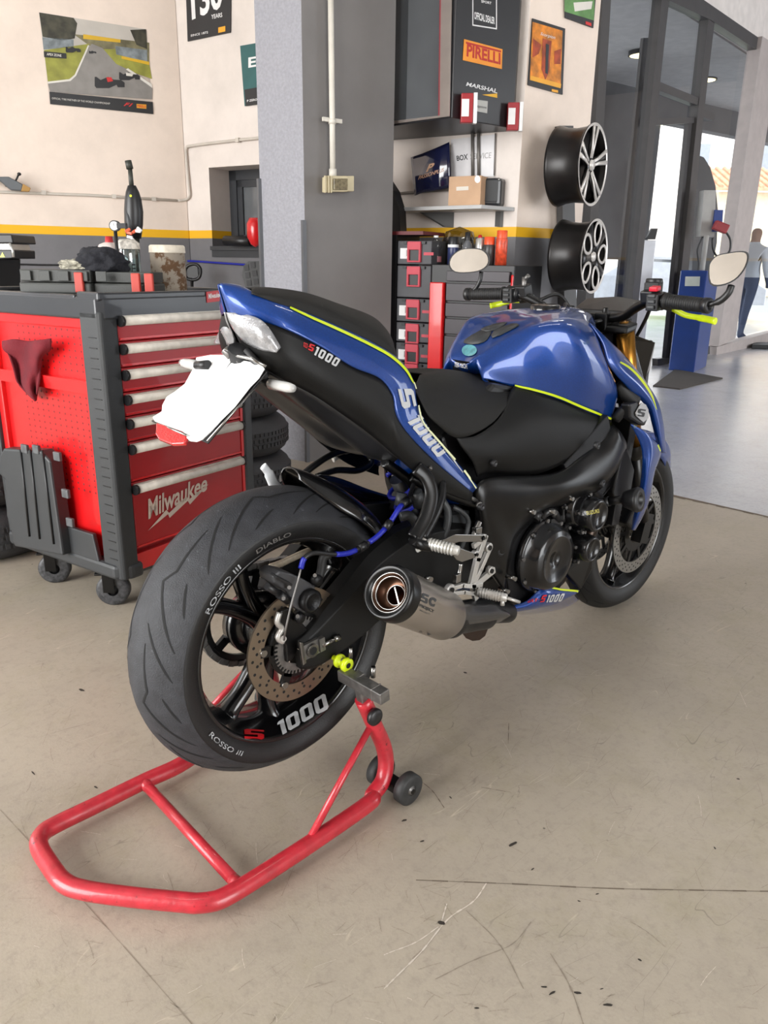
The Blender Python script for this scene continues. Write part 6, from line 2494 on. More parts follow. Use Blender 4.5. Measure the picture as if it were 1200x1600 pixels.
m.prism([WA.p(x, y, .008) for x, y in ((705, 218), (774, 210), (772, 276), (705, 276))], WA.n*.003)
mark(m, txt('BOX', .02), [(713, 243.5), (731, 240), (731, 249.5), (714, 251.5)], lambda x, y: WA.p(x, y, .0125), 1)
mark(m, txt('SERVICE', .0), [(735, 240), (768, 238), (767, 247), (735, 249)], lambda x, y: WA.p(x, y, .0125), 2)
tagged(m, 'service_sign', [mat('pale_board', (206, 204, 206), .3), BLKPL, mat('faded_letter', (150, 148, 146), .6)], 'pale board lettered with the words box and service behind the pipes', 'sign', WA.p(740, 245))
# navy sign, curled, leaning on the pipe
m = MB()
rows = []
for (xt, yt, xb, yb, o1) in ((642, 246, 648, 306, .04), (660, 240, 664, 300, .06), (682, 231, 684, 297, .07), (702, 222, 705, 292, .05)):
    rows.append([WA.p(xt+(xb-xt)*t, yt+(yb-yt)*t, o1+.02*math.sin(t*3)) for t in (0, .33, .66, 1)])
m.grid(dense(rows, 4, 4))
org(WA.p(675, 265))
NS = m.obj('navy_sign', mat('navy_gloss', (26, 30, 62), .12, 0, 1), None, solid=.004)
tag(NS, 'glossy navy blue sign leaning behind the cardboard box above the shelf', 'sign')
gsn = on_surf(m.bvh(), .004)
m2 = MB()
mark(m2, txt('PASSIONPLUS', .01, .2), [(655, 275), (694, 262), (694, 268), (654, 281)], gsn)
mark(m2, txt('P', .04, .3), [(667, 258), (680, 254), (677, 266), (666, 269)], gsn)
m2.obj('sign_lettering', mat('sign_pale_orange', (214, 170, 140), .5), NS)
m = MB()
m.tube([WA.p(622, 303, .03), WA.p(705, 295, .03)], .010, 10)
tagged(m, 'wall_pipe', MATS['grey_pipe'], 'horizontal grey pipe on the wall behind the navy sign', 'pipe', WA.p(650, 300))
# shelf
zs_ = 1.455
m = MB()
sa, sb, sc2 = pz(621, 330, zs_), pz(752, 326, zs_), pz(804, 330, zs_)
wa_, wb_ = WA.p(618, 325, .002), WA.p(800, 325, .002)
wa_.z = wb_.z = zs_
m.prism([sa, sb, sc2, wb_, wa_], V((0, 0, .022)))
SHF = root('wall_shelf', WA.p(710, 327), 'grey wall shelf on two brackets carrying the cardboard box', 'shelf')
m.obj('shelf_board', mat('shelf_grey', (176, 176, 176), .4), SHF, bevel=.002)
m = MB()
for x0, x1 in ((655, 705), (735, 782)):
    p0 = WA.p(x1, 330, .005)
    p1 = p0.copy()
    p2 = pz(x0, 332, zs_)
    dirn = (V((p2.x, p2.y, 0))-V((p0.x, p0.y, 0)))
    p0.z = zs_
    q1 = p0+dirn
    m.prism([p0, q1, p0+dirn*.25+V((0, 0, -.085)), p0+V((0, 0, -.09))], WA.t*.02)
m.obj('shelf_bracket', mat('bracket_grey', (70, 68, 66), .5), SHF)
zb2 = zs_+.022
b0, b1 = pz(700, 322.5, zb2), pz(750, 321.5, zb2)
bd = (b1-b0).normalized()
bn_ = V((-bd.y, bd.x, 0))
if bn_.dot(FW) < 0: bn_ = -bn_
hb = pn(703, 276, b0, FW).z-zb2
CBX = root('cardboard_box', (b0+b1)/2, 'plain brown cardboard box on the wall shelf', 'box')
m = MB()
m.prism([b0, b1, b1+bn_*.12, b0+bn_*.12], V((0, 0, hb)))
m.obj('box_body', mat('cardboard', (190, 156, 126), .8, bump=.1), CBX, bevel=.002)
m = MB()
fo = lambda x, y: pn(x, y, b0-bn_*.001, bn_)
face2([(713, 292), (732, 291), (732, 297), (713, 298)], fo, m, 0)
ring = [fo(746+4.5*math.cos(a*PI/8), 280+6*math.sin(a*PI/8)) for a in range(16)]
m.add(ring, [tuple(range(16))], 1, False)
m.obj('box_label', [mat('label_pale', (206, 200, 190), .6), LETW], CBX)
PR = root('label_printer', b1, 'black rounded device beside the cardboard box on the wall shelf', 'printer')
e1 = pz(752, 323, zb2)
e2q = pz(781, 323, zb2)
m = MB()
pd_ = (e2q-e1)
m.prism([e1, e2q, e2q+bn_*.11, e1+bn_*.11], V((0, 0, hb*.98)))
m.obj('device_body', mat('printer_black', (40, 42, 46), .3, 0, .3), PR, bevel=.02)
m = MB()
m.prism([e1+pd_*.1+V((0, 0, .03))-bn_*.004, e2q-pd_*.15+V((0, 0, .03))-bn_*.004, e2q-pd_*.15+V((0, 0, hb*.9))-bn_*.004, e1+pd_*.1+V((0, 0, hb*.9))-bn_*.004], bn_*.005)
m.obj('device_panel', GREYPL, PR, bevel=.003)

# ---- second tool chest (black drawers) against the back wall, with a red side pillar
WT = Wall(297, 6.45, 803, 5.04)
WT.a = WT.a+WT.n*.50
zt3 = WT.p(750, 414).z
DC = root('drawer_cabinet', WT.p(750, 420)*1, 'black drawer cabinet with a red pillar against the wall below the shelf', 'cabinet')
def wq_(x, y, o=0): return WT.p(x, y, o)
s0_ = (wq_(697, 420)-WT.a).dot(WT.t)
s1_ = (wq_(802, 420)-WT.a).dot(WT.t)
sp0 = (wq_(672, 420)-WT.a).dot(WT.t)
m = MB()
m.prism([WT.at(sp0, 0, -.02), WT.at(s1_, 0, -.02), WT.at(s1_, 0, -.46), WT.at(sp0, 0, -.46)], V((0, 0, zt3)))
m.obj('cabinet_body', BLKPL, DC, bevel=.004)
nd = 8
zz = [zt3-.03, zt3-.10, zt3-.21, zt3-.30, zt3-.40, zt3-.60, zt3-.8, .12]
for i in range(7):
    m = MB()
    m.prism([WT.at(s0_+.005, zz[i+1]+.008, -.018), WT.at(s1_-.02, zz[i+1]+.008, -.018), WT.at(s1_-.02, zz[i]-.004, -.018), WT.at(s0_+.005, zz[i]-.004, -.018)], WT.n*.02)
    m.obj('drawer', mat('slate_drawer', (58, 54, 58), .4, .2), DC, bevel=.003)
m = MB()
m.prism([WT.at(sp0+.01, .1, -.02), WT.at(s0_-.005, .1, -.02), WT.at(s0_-.005, zt3-.10, -.02), WT.at(sp0+.01, zt3-.10, -.02)], WT.n*.04)
m.prism([WT.at(s1_-.012, .1, -.02), WT.at(s1_+.0, .1, -.02), WT.at(s1_, zt3-.05, -.02), WT.at(s1_-.012, zt3-.05, -.02)], WT.n*.02)
m.obj('red_pillar', REDC, DC, bevel=.006)
# bottles on it
def stand(x, yb, yt, off=-.12):
    p = WT.p(x, yb, off)
    p.z = zt3
    h_ = WT.p(x, yt, off).z-zt3
    return p, h_
def bottle(name, x, yt, rpx, prof, mt, label, cat, extra=None, off=-.12, group=None):
    p, h_ = stand(x, 414, yt, off)
    r_ = rpx*(p-CAM).length/FPX
    o = root(name, p, label, cat, group)
    for nm, pr, mm in prof:
        MB().lathe([(a*h_, b*r_) for a, b in pr], p, (0, 0, 1), 20).obj(nm, mm, o)
    return o
PET = glassmat('clear_plastic', (.86, .86, .86), .12)
bottle('water_bottle', 680, 368, 9, [('bottle_body', [(0, 0), (0, .85), (.05, 1), (.3, 1), (.45, .78), (.6, 1), (.75, .95), (.88, .4), (.93, .36)], PET), ('bottle_label', [(.08, 1.02), (.28, 1.02)], mat('pink_label', (150, 90, 96), .5)), ('bottle_cap', [(.93, .4), (1, .4), (1, 0)], LETW)], None, 'clear plastic water bottle with a pink label on the drawer cabinet', 'bottle')
bottle('spray_can', 707, 370, 8, [('can_body', [(0, 0), (0, 1), (.6, 1), (.66, .9)], mat('navy_can', (44, 52, 90), .35)), ('can_band', [(.62, 1.01), (.72, 1.01)], LETW), ('can_cap', [(.68, .95), (.98, .95), (1, .85), (1, 0)], BLKPL)], None, 'navy and white spray can with a black cap beside the water bottle', 'spray can')
bottle('trigger_bottle', 729, 362, 7, [('bottle_body', [(0, 0), (0, 1), (.6, 1), (.75, .4)], mat('smoky_bottle', (90, 92, 96), .2, 0, .5)), ('bottle_cap', [(.74, .5), (.98, .6), (1, 0)], BLKPL)], None, 'grey bottle with a black spray head behind the left bar mirror', 'bottle')
bottle('spray_can', 748, 367, 6, [('can_body', [(0, 0), (0, 1), (.85, 1), (.9, .6)], SILVER), ('can_cap', [(.9, .6), (1, .4), (1, 0)], REDL)], None, 'slim silver spray can left of the orange capped cans', 'spray can')
bottle('spray_can', 763, 370, 8.5, [('can_body', [(0, 0), (0, 1), (.68, 1), (.72, .9)], mat('dark_can', (60, 56, 56), .35)), ('can_cap', [(.72, .92), (.98, .92), (1, .8), (1, 0)], mat('orange_cap', (226, 84, 40), .4))], None, 'dark spray can with an orange cap, left of the tall orange can', 'spray can')
bottle('spray_can', 782, 360, 8.5, [('can_body', [(0, 0), (0, 1), (.74, 1), (.78, .9)], mat('orange_can', (206, 76, 48), .35, var=.3, vscale=40)), ('can_cap', [(.78, .9), (.98, .9), (1, .8), (1, 0)], MATS['orange_cap'])], None, 'tallest orange spray can at the right end of the drawer cabinet', 'spray can')
o, hd = stand(716, 414, 354, -.3)
org(o)
m = MB()
m.lathe([(0, 0), (0, .11), (.0, .11), (.12, .11), (.19, .085), (hd, 0)], o, (0, 0, 1), 24)
oo = m.obj('clear_dome', glassmat('smoky_plastic', (.55, .55, .52), .15))
tag(oo, 'smoky clear plastic dome behind the bottles on the drawer cabinet', 'dome')

# stack of organiser boxes with red clips, on the floor right of the column
WS = Wall(297, 6.45, 803, 5.04)
WS.a = WS.a+WS.n*.50
def zpx(x, y): return WS.p(x, y).z
sa_ = (WS.p(618, 420)-WS.a).dot(WS.t)
sb_ = (WS.p(671, 420)-WS.a).dot(WS.t)
ys_ = [375, 414, 466, 504, 536, 567, 600, 634, 668]
labs = ['topmost', 'second', 'third', 'fourth', 'fifth', 'sixth', 'seventh', 'lowest']
GRP = 'grey organiser boxes stacked beside the column'
zlist = [zpx(645, y) for y in ys_]
zlist[-1] = 0.0
for i in range(8):
    z1_, z0_ = zlist[i], zlist[i+1]
    zz_ = (z1_, z0_)
    lab = '%s grey organiser box with a red clip in the stack beside the column' % labs[i]
    OB = root('organiser_box', WS.at((sa_+sb_)/2, z0_, -.1), lab, 'storage box', GRP)
    m = MB()
    m.prism([WS.at(sa_, z0_+.003, -.02), WS.at(sb_, z0_+.003, -.02), WS.at(sb_, z0_+.003, -.30), WS.at(sa_, z0_+.003, -.30)], V((0, 0, z1_-z0_-.006)))
    m.obj('box_body', mat('organiser_grey', (66, 66, 70), .5), OB, bevel=.005)
    mid = sa_+(sb_-sa_)*.52
    hz_ = z1_-z0_
    def rect(mb, a0, a1, z0, z1, o0, th, mi=0):
        mb.prism([WS.at(a0, z0, o0), WS.at(a1, z0, o0), WS.at(a1, z1, o0), WS.at(a0, z1, o0)], WS.n*th, mi)
    m = MB()
    rect(m, mid-.045, mid+.045, z1_-.055, z1_-.008, -.02, .018)
    rect(m, mid-.045, mid-.033, z1_-.118, z1_-.05, -.02, .018)
    rect(m, mid+.033, mid+.045, z1_-.118, z1_-.05, -.02, .018)
    rect(m, mid-.045, mid+.045, z1_-.125, z1_-.115, -.02, .018)
    CLP = m.obj('red_clip', mat('dusty_red', (186, 62, 76), .5), OB, bevel=.003)
    m = MB()
    rect(m, mid-.033, mid+.033, z1_-.116, z1_-.055, -.02, .004)
    rect(m, mid-.075, mid-.05, z1_-.022, z1_-.008, -.02, .014)
    rect(m, mid+.05, mid+.075, z1_-.022, z1_-.008, -.02, .014)
    m.obj('clip_recess', BLKPL, OB)
    if i != 1:
        m = MB()
        rect(m, sa_+.02, sa_+.10, z1_-.105, z1_-.045, -.02, .002)
        rect(m, sa_+.062, sa_+.09, z1_-.09, z1_-.055, -.018, .001, 1)
        m.obj('paper_label', [LETW, STEELD], OB)
        m = MB()
        rect(m, mid+.06, mid+.125, z1_-.085, z1_-.068, -.02, .002)
        m.obj('red_marking', MATS['dusty_red'], OB)
m = MB()
cpt2 = WS.at(sa_-.16, 0, -.25)
m.prism([WS.at(sa_-.10, .0, -.02), WS.at(sa_-.005, .0, -.02), WS.at(sa_-.005, 0, -.3), WS.at(sa_-.10, 0, -.3)], V((0, 0, zlist[0]+.03)))
m.prism([WS.at(sa_-.10, zlist[0]+.03, -.02), WS.at(sb_-.06, zlist[0]+.03, -.02), WS.at(sb_-.06, zlist[0]+.03, -.3), WS.at(sa_-.10, zlist[0]+.03, -.3)], V((0, 0, .02)), 1)
tagged(m, 'steel_rack', [BLKPL, mat('dark_red_lid', (90, 24, 28), .5)], 'tall black upright with a dark red top beside the organiser stack', 'rack', cpt2)
m = MB()
tc_ = WS.at(sa_-.18, 1.45, -.28)
m.prism([WS.p(x, y, -.28) for x, y in ((560, 270), (600, 268), (612, 280), (625, 300), (634, 330), (636, 372), (560, 372))], WS.n*.08)
tagged(m, 'black_hood', BLKPL, 'black curved hood standing on the rack between the column and the shelf', 'hood', tc_)

# ---- alloy wheels hung on a post
WB2 = WB
pt0, pt1 = WB.p(873, 196, .02), WB.p(893, 470, .02)
m = MB()
m.prism([WB.p(x, y, .01) for x, y in ((867, 198), (886, 198), (895, 640), (876, 640))], WB.n*.05)
tagged(m, 'wheel_rack_post', mat('rack_post', (62, 60, 60), .5), 'dark vertical post that carries the two alloy wheels', 'post', pt0)
def alloy(cf, r_, axis, label, spokes, style):
    # cf: face centre, axis: from face towards the back
    o = root('alloy_wheel', cf+axis*.1, label, 'wheel', 'alloy wheels hung on the wall')
    m = MB()
    m.lathe([(0, r_), (-.004, r_*1.0), (.01, r_*.98), (.03, r_*.93), (.10, r_*.90), (.16, r_*.93), (.19, r_*.98), (.205, r_*1.0), (.205, r_*.97), (.19, r_*.9), (.03, r_*.86)], cf, axis, 56)
    m.lathe([(.06, r_*.9), (.06, 0)], cf, axis, 40, 0, False)
    B = m.obj('wheel_barrel', mat('satin_black_barrel', (36, 34, 34), .32, .4), o)
    m = MB()
    m.lathe([(-.001, r_*.93), (-.006, r_*.96), (-.005, r_)], cf, axis, 56)
    ax_ = V(axis).normalized()
    e1 = (V((0, 0, 1))-ax_*ax_.z).normalized()
    e2 = ax_.cross(e1)
    mm = MB()
    def pl(rr, an, d): return cf+(e1*math.cos(an)+e2*math.sin(an))*rr+ax_*d
    for k in range(spokes):
        a0 = 2*PI*k/spokes+(.2 if style else .0)
        if style == 0:
            for s_ in (-1, 1):
                m.tube([pl(r_*.12, a0+s_*.35, .015), pl(r_*.45, a0+s_*.13, .006), pl(r_*.95, a0+s_*.15, -.002)], [.008, .010, .014], 8, up=ax_, flat=.6)
            mm.tube([pl(r_*.1, a0, .028), pl(r_*.93, a0, .012)], [.025, .03], 8, up=ax_, flat=.4)
        else:
            ring = []
            for t in range(20):
                an = 2*PI*t/20
                rad = r_*.62+math.cos(an)*r_*.30
                wd = math.sin(an)*r_*.20*(1.15+.35*math.cos(an))
                ring.append(pl(rad, a0+wd/rad, .0))
            m.tube(ring, .0095, 8, closed=True, up=ax_, flat=.6)
            mm.tube([pl(r_*.1, a0+PI/spokes, .014), pl(r_*.93, a0+PI/spokes, .006)], [.03, .03], 8, up=ax_, flat=.3)
    m.lathe([(.01, r_*.14), (-.004, r_*.12), (-.006, 0)], cf, axis, 20)
    m.obj('polished_spokes', mat('polished_alloy', (222, 218, 214), .3, .35), o)
    mm.lathe([(.012, r_*.2), (.008, r_*.16), (.006, 0)], cf, axis, 20)
    mm.obj('dark_spokes', mat('spoke_black', (24, 22, 24), .3, .2), o)
    return o
nB = WB.n.copy()
axis = (-(CR*.82)+FW*.58).normalized()
axis.z = 0
axis = axis.normalized()
for (xf, yf, hp, sp_n, st2, lab) in ((926, 258, 58, 5, 0, 'upper alloy wheel with five pairs of slim polished spokes'), (928, 401, 54, 5, 1, 'lower alloy wheel with five rounded polished openings')):
    D_ = 4.9
    d = ray(xf, yf)
    cf = CAM+d*(D_/d.dot(FW))
    r_ = hp*(cf-CAM).dot(CF)/FPX/.97
    alloy(cf, r_, axis, lab, sp_n, st2)

# ---- things before and behind the glazing
o = pz(1060, 592)
m = MB()
m.prism([pz(1020, 604), pz(1062, 609), pz(1129, 592), pz(1055, 578)], V((0, 0, .012)))
tagged(m, 'door_mat', mat('door_mat_brown', (66, 60, 56), .95, bump=.6, bscale=80), 'dark door mat on the floor before the glazed door', 'mat', o)
pA, pB, pC = pz(1044, 578), pz(1084, 582), pz(1103, 573)
BM = root('blue_machine', (pA+pB)/2, 'tall blue workshop machine with a pale label beside the glazed door', 'machine')
hB = pn(1056, 422, pA, FW).z
m = MB()
m.prism([pA, pB, pC, pA+(pC-pB)], V((0, 0, hB)))
m.obj('machine_body', mat('machine_blue', (26, 58, 128), .35, 0, .4), BM, bevel=.01)
m = MB()
f0 = pA-FW*.02
mf = (pB-pA).normalized()
mn = V((mf.y, -mf.x, 0))
if mn.dot(CAM-pA) < 0: mn = -mn
m.prism([pn(x, y, pA+mn*.004, mn) for x, y in ((1071, 432), (1094, 432), (1093, 447), (1070, 447))], mn*.003)
m.obj('machine_label', mat('machine_label_pale', (190, 196, 190), .5), BM)
m = MB()
cpB = V((pC.x, pC.y, 0))
m.prism([pn(x, y, pC, FW) for x, y in ((1100, 297), (1119, 297), (1116, 370), (1094, 370))], FW*.15)
m.tube([pn(1096, 430, pC, FW), pn(1104, 368, pC, FW)], .03, 10)
m.obj('machine_column', mat('machine_grey', (160, 158, 154), .5), BM, bevel=.004)
m = MB()
m.prism([pn(x, y, pC-FW*.02, FW) for x, y in ((1117, 328), (1130, 328), (1128, 362), (1113, 362))], FW*.12)
m.obj('machine_control', MATS['machine_blue'], BM)
m = MB()
m.box(pn(1126, 355, pC-FW*.1, FW), (.16, .1, .1), X=CR*1+CU*-.4)
m.obj('machine_plug', mat('plug_red', (140, 34, 40), .45), BM, bevel=.01)
m = MB()
Pm = lambda x, y: pn(x, y, pC-FW*.1, FW)
m.tube(spl([Pm(1134, 362), Pm(1141, 375), Pm(1140, 392), Pm(1130, 402), Pm(1120, 400), Pm(1114, 388), Pm(1113, 372)], 5), .012, 8)
m.tube(spl([Pm(1098, 370), Pm(1090, 390), Pm(1092, 412), Pm(1090, 424)], 5), .012, 8)
m.obj('machine_cable', BLKPL, BM)
# white kiosk behind the door glass
ka, kb = pz(978, 505), pz(1018, 505)
kq = hz(1000, 9.6)
def kp(x, y): return pn(x, y, kq, FW)
KS = root('white_lectern', kq, 'white reception lectern with a tilted screen behind the glass', 'lectern')
m = MB()
p0, p1 = kp(995, 374), kp(1026, 374)
p0.z = p1.z = 0
hk = kp(1000, 375).z
m.prism([p0, p1, p1+FW*.4, p0+FW*.4], V((0, 0, hk)))
m.obj('lectern_body', mat('white_laminate', (214, 216, 222), .4), KS, bevel=.01)
m = MB()
m.prism([kp(x, y) for x, y in ((1010, 374), (1018, 357), (1028, 357), (1024, 374))], FW*.05)
m.prism([kp(x, y) for x, y in ((996, 373), (1002, 364), (1008, 364), (1008, 374))], FW*.1)
m.obj('lectern_screen', BLKPL, KS)
# car body silhouettes behind the glass: a dark rounded car and a white car
def car(name, x, D_, L__, W__, ang, mt, label):
    c = hz(x, D_)
    o = root(name, c, label, 'car')
    X = V((math.cos(ang), math.sin(ang), 0))
    Y_ = V((-X.y, X.x, 0))
    prof = [(-.5, .25), (-.5, .48), (-.44, .58), (-.25, .63), (-.12, .93), (.18, .96), (.36, .66), (.48, .60), (.5, .45), (.5, .25)]
    rows = []
    for t, s_ in ((-1, .96), (-.97, 1), (0, 1.0), (.97, 1), (1, .96)):
        row = []
        for a, b in prof:
            k = 1-.18*(abs(t) > .9)*(b > .7)
            row.append(c+X*a*L__+Y_*t*W__/2*k+V((0, 0, b*1.5*(1 if abs(t) < .99 else .99))))
        rows.append(row)
    mb = MB().grid(rows)
    for r in (rows[0], rows[-1]):
        mb.add(r, [tuple(range(len(r)))], 0, False)
    mb.obj('car_body', mt, o, bevel=.03)
    for s_ in (-1, 1):
        w_ = MB()
        q = [c+X*a*L__+Y_*s_*W__/2*.84+V((0, 0, b*1.5)) for a, b in ((-.2, .66), (-.1, .88), (.16, .9), (.3, .68))]
        w_.prism(q, Y_*s_*.03)
        w_.obj('side_window', MATS['dark_glass'], o)
        for a in (-.32, .32):
            wm = MB()
            wc = c+X*a*L__+Y_*s_*(W__/2-.1)+V((0, 0, .31))
            wm.lathe([(-.1, .2), (-.1, .29), (-.07, .31), (.07, .31), (.1, .29), (.1, .2), (.09, .18), (.09, 0)], wc, Y_*s_, 28)
            wm.obj('car_wheel', RUBBERD, o)
    return o
car('parked_car', 1042, 19.5, 4.2, 1.75, YAW+1.35, mat('car_white', (225, 228, 232), .25, 0, .8), 'white car parked outside behind the glazed door')
# dark round topped panel behind the machine
dq = hz(1103, 12.6)
m = MB()
dp = lambda x, y: pn(x, y, dq, FW)
m.prism([dp(x, y) for x, y in ((1090, 242), (1100, 246), (1110, 262), (1118, 290), (1122, 330), (1120, 380), (1112, 420), (1080, 440), (1086, 330))], FW*.3)
tagged(m, 'dark_panel', mat('panel_dark', (60, 60, 62), .4), 'tall dark round topped form behind the glass near the blue machine', 'panel', dq)
# building across the street
bq = hz(1160, 36)
bd1 = (V((CR.x, CR.y, 0))).normalized()
def bp_(x, y, D_=36):
    d = ray(x, y)
    return CAM+d*(D_/d.dot(FW))
BD = root('street_house', V((bq.x, bq.y, 0)), 'cream house with an orange tiled roof across the street', 'house')
m = MB()
m.box(V((bq.x, bq.y, bp_(1160, 300).z/2))+FW*2+bd1*3, (9, 4, bp_(1160, 300).z), X=bd1)
m.obj('house_wall', mat('cream_render', (240, 222, 188), .8), BD)  # lightened to put the washed-out haze into the colour
m = MB()
zr0, zr1 = bp_(1160, 300).z, bp_(1160, 276).z
cR = V((bq.x, bq.y, 0))+bd1*3
m.prism([cR-bd1*5+V((0, 0, zr0))-FW*.6, cR+bd1*5-FW*.6+V((0, 0, zr0)), cR+bd1*5+FW*2+V((0, 0, zr1+.4)), cR-bd1*5+FW*2+V((0, 0, zr1+.4))], V((0, 0, .12)))
for k in range(30):
    a = cR-bd1*(5-k*10/29)-FW*.6+V((0, 0, zr0+.14))
    m.tube([a, a+FW*2.6+V((0, 0, zr1+.4-zr0))], .09, 6)
m.obj('house_roof', mat('terracotta', (222, 158, 124), .8, var=.2, vscale=3), BD)  # roof tone also paled for the haze outside
BD2 = root('street_block', V(hz(1110, 44))*1, 'pale apartment block behind the tiled roof', 'building')
m = MB()
q = hz(1110, 46)
m.box(V((q.x, q.y, 6)), (26, 6, 12), X=bd1)
m.obj('block_wall', mat('pale_render', (226, 220, 214), .8), BD2)
for k in range(4):
    for j in range(2):
        m = MB()
        c = V((q.x, q.y, 3.4+3*j))-FW*3.02+bd1*(-6+3.4*k)
        m.box(c, (1.1, .08, 1.5), X=bd1)
        m.obj('window', mat('block_window', (150, 156, 164), .2), BD2)
for k, (x, D_, s_) in enumerate(((1070, 30, 1.1), (1082, 27, .8))):
    q = hz(x, D_)
    org()
    o = blobmesh('street_shrub', V((q.x, q.y, s_*.5)), s_, s_, s_*.9, mat('shrub_green', (110, 150, 50), .8, var=.4, vscale=4), .3, (1, 0, 0), 20+k, True)
    tag(o, ('larger green shrub outside behind the glazed door', 'smaller green shrub outside, nearer the blue machine')[k], 'shrub')
# low ramp edge lying on the far floor at the right
m = MB()
m.prism([pz(1174, 545), pz(1215, 546), pz(1215, 540), pz(1176, 541)], V((0, 0, .06)))
tagged(m, 'floor_pad', RUBBERD, 'low black pad lying on the far floor at the right edge', 'pad', pz(1190, 545), bevel=.01)

# ---- tyres: stack behind the tool chest and pair at the left edge
def tyre_thing(c, r_, w_, label, group, tread=True):
    o = root('car_tyre', c, label, 'tyre', group)
    m = MB()
    h_ = w_
    pr = [(0, r_*.62), (-.0, r_*.7), (.01, r_*.86), (.035, r_*.96), (.06, r_), (h_-.06, r_), (h_-.035, r_*.96), (h_-.01, r_*.86), (h_, r_*.7), (h_, r_*.62), (h_*.8, r_*.6), (h_*.2, r_*.6), (0, r_*.62)]
    m.lathe(pr, c, (0, 0, 1), 64)
    T_ = m.obj('tyre_carcass', mat('car_tyre_rubber', (54, 54, 56), .7, bump=.3, bscale=200), o)
    m = MB()
    for k in range(72):
        an = 2*PI*k/72
        for j in range(3):
            d = V((math.cos(an+j*.02), math.sin(an+j*.02), 0))
            m.box(c+d*(r_+.001)+V((0, 0, .055+(h_-.11)*(j+.5)/3)), (.008, .017, (h_-.11)/3-.012), X=d)
    for (z, rr) in ((.03, .955), (h_-.03, .955)):
        pass
    m.obj('tread_blocks', MATS['car_tyre_rubber'], T_)
    return o
for i, (x, z, lab) in enumerate(((352, 0, 'lowest'), (349, .2, 'middle'), (345, .4, 'topmost'))):
    q = hz(x, 3.95)
    tyre_thing(V((q.x, q.y, z)), .29, .198, '%s car tyre of the stack behind the red tool chest' % lab, 'car tyres stacked behind the tool chest')
for i, (z, lab) in enumerate(((0, 'lower'), (.215, 'upper'))):
    q = hz(-95, 3.05)
    tyre_thing(V((q.x, q.y, z)), .32, .21, '%s tyre of the pair at the left edge beside the tool chest' % lab, 'tyres at the left edge')
# ---- things at the far left: box with warning label, angled lamp on the wall
q = hz(4, 4.6)
def lp(x, y): return pn(x, y, q, FW)
LB_ = root('battery_charger', V((q.x, q.y, 0)), 'black box on a tall stand with a yellow warning sign at the left edge', 'machine')
m = MB()
m.prism([lp(x, y) for x, y in ((-50, 366), (18, 366), (21, 380), (-50, 381))], FW*.3)
m.prism([lp(x, y) for x, y in ((-50, 390), (19, 390), (20, 404), (-50, 404))], FW*.3)
m.prism([lp(x, y) for x, y in ((-50, 404), (-5, 404), (-3, 640), (-50, 640))], FW*.3)
m.obj('charger_body', BLKPL, LB_, bevel=.006)
m = MB()
m.tube([lp(15, 380), lp(20, 392), lp(21, 402)], .008, 8)
m.prism([lp(x, y) for x, y in ((-50, 381), (15, 381), (17, 390), (-50, 390))], FW*.25)
m.obj('charger_frame', SILVER, LB_)
m = MB()
face2([(0, 402), (4, 394), (8, 402)], lambda x, y: lp(x, y)-FW*.002, m)
m.obj('warning_sign', NEON, LB_)
LM = root('wall_lamp', WL.p(15, 290), 'grey angled wall fitting with a wooden tip on the left wall', 'fitting')
m = MB()
m.prism([WL.p(x, y, .06) for x, y in ((-40, 277), (13, 277), (35, 289), (33, 299), (17, 298), (0, 284), (-40, 284))], WL.n*.05)
m.obj('fitting_body', mat('slate_fitting', (84, 88, 92), .4), LM, bevel=.006)
m = MB()
m.prism([WL.p(x, y, .058) for x, y in ((35, 288), (47, 295), (45, 300), (32, 299.5))], WL.n*.055)
m.obj('fitting_tip', mat('wood_tip', (170, 130, 70), .6), LM, bevel=.003)
m = MB()
m.tube([WL.p(24, 284, .08), WL.p(29, 273, .08)], .006, 8)
m.lathe([(-.012, 0), (-.008, .010), (0, .014), (.008, .010), (.012, 0)], WL.p(30, 272, .08), (0, 0, 1), 16)
m.tube([WL.p(10, 290, .0), WL.p(10, 290, .07)], .01, 8)
m.obj('fitting_knob', BLKPL, LM)
# red rounded object at the window and slatted black box beside the column
RX = root('fire_extinguisher', WA.p(396, 368, .15), 'red rounded object on the window sill beside the column', 'extinguisher')
m = MB()
c = WA.p(399, 366, .12)
m.lathe([(0, 0), (.02, .035), (.07, .06), (.16, .06), (.2, .04), (.2, 0)], c-V((0, 0, .09)), (0, 0, 1), 24)
m.obj('red_shell', mat('extinguisher_red', (206, 24, 30), .3, 0, .6), RX)
m = MB()
m.tube([WA.p(352, 376, .1), WA.p(392, 377, .1)], .035, 12)
m.obj('black_roll', BLKPL, RX)
q = WA.p(396, 430, 1.0)
m = MB()
def sbx(x, y, o=0.0): return pn(x, y, q-FW*o, FW)
ring = [(378, 430), (380, 416), (388, 408), (410, 408), (410, 450), (384, 450)]
m.prism([sbx(*p) for p in ring], FW*.25)
for a, b in ((384, 418), (394, 414), (386, 430), (397, 427), (388, 442), (399, 440)):
    m.prism([sbx(x, y, .001) for x, y in ((a-3, b-4), (a+4, b-5), (a+5, b+4), (a-2, b+5))], -FW*.003, 1)
m.prism([sbx(384, 450), sbx(408, 450), sbx(408, 640), sbx(384, 640)], FW*.2)
tagged(m, 'vented_bin', [mat('bin_dark', (62, 62, 62), .6), BLKPL], 'dark vented plastic bin behind the tail of the motorcycle beside the column', 'bin', q)
q = WA.p(303, 425, .3)
def hb_(x, y): return pn(x, y, q, FW)
m = MB()
m.tube(spl([hb_(x, y) for x, y in ((290, 420), (296, 414), (306, 413), (313, 420), (312, 432), (305, 437), (294, 436), (289, 430))], 4, True), .012, 8, closed=True)
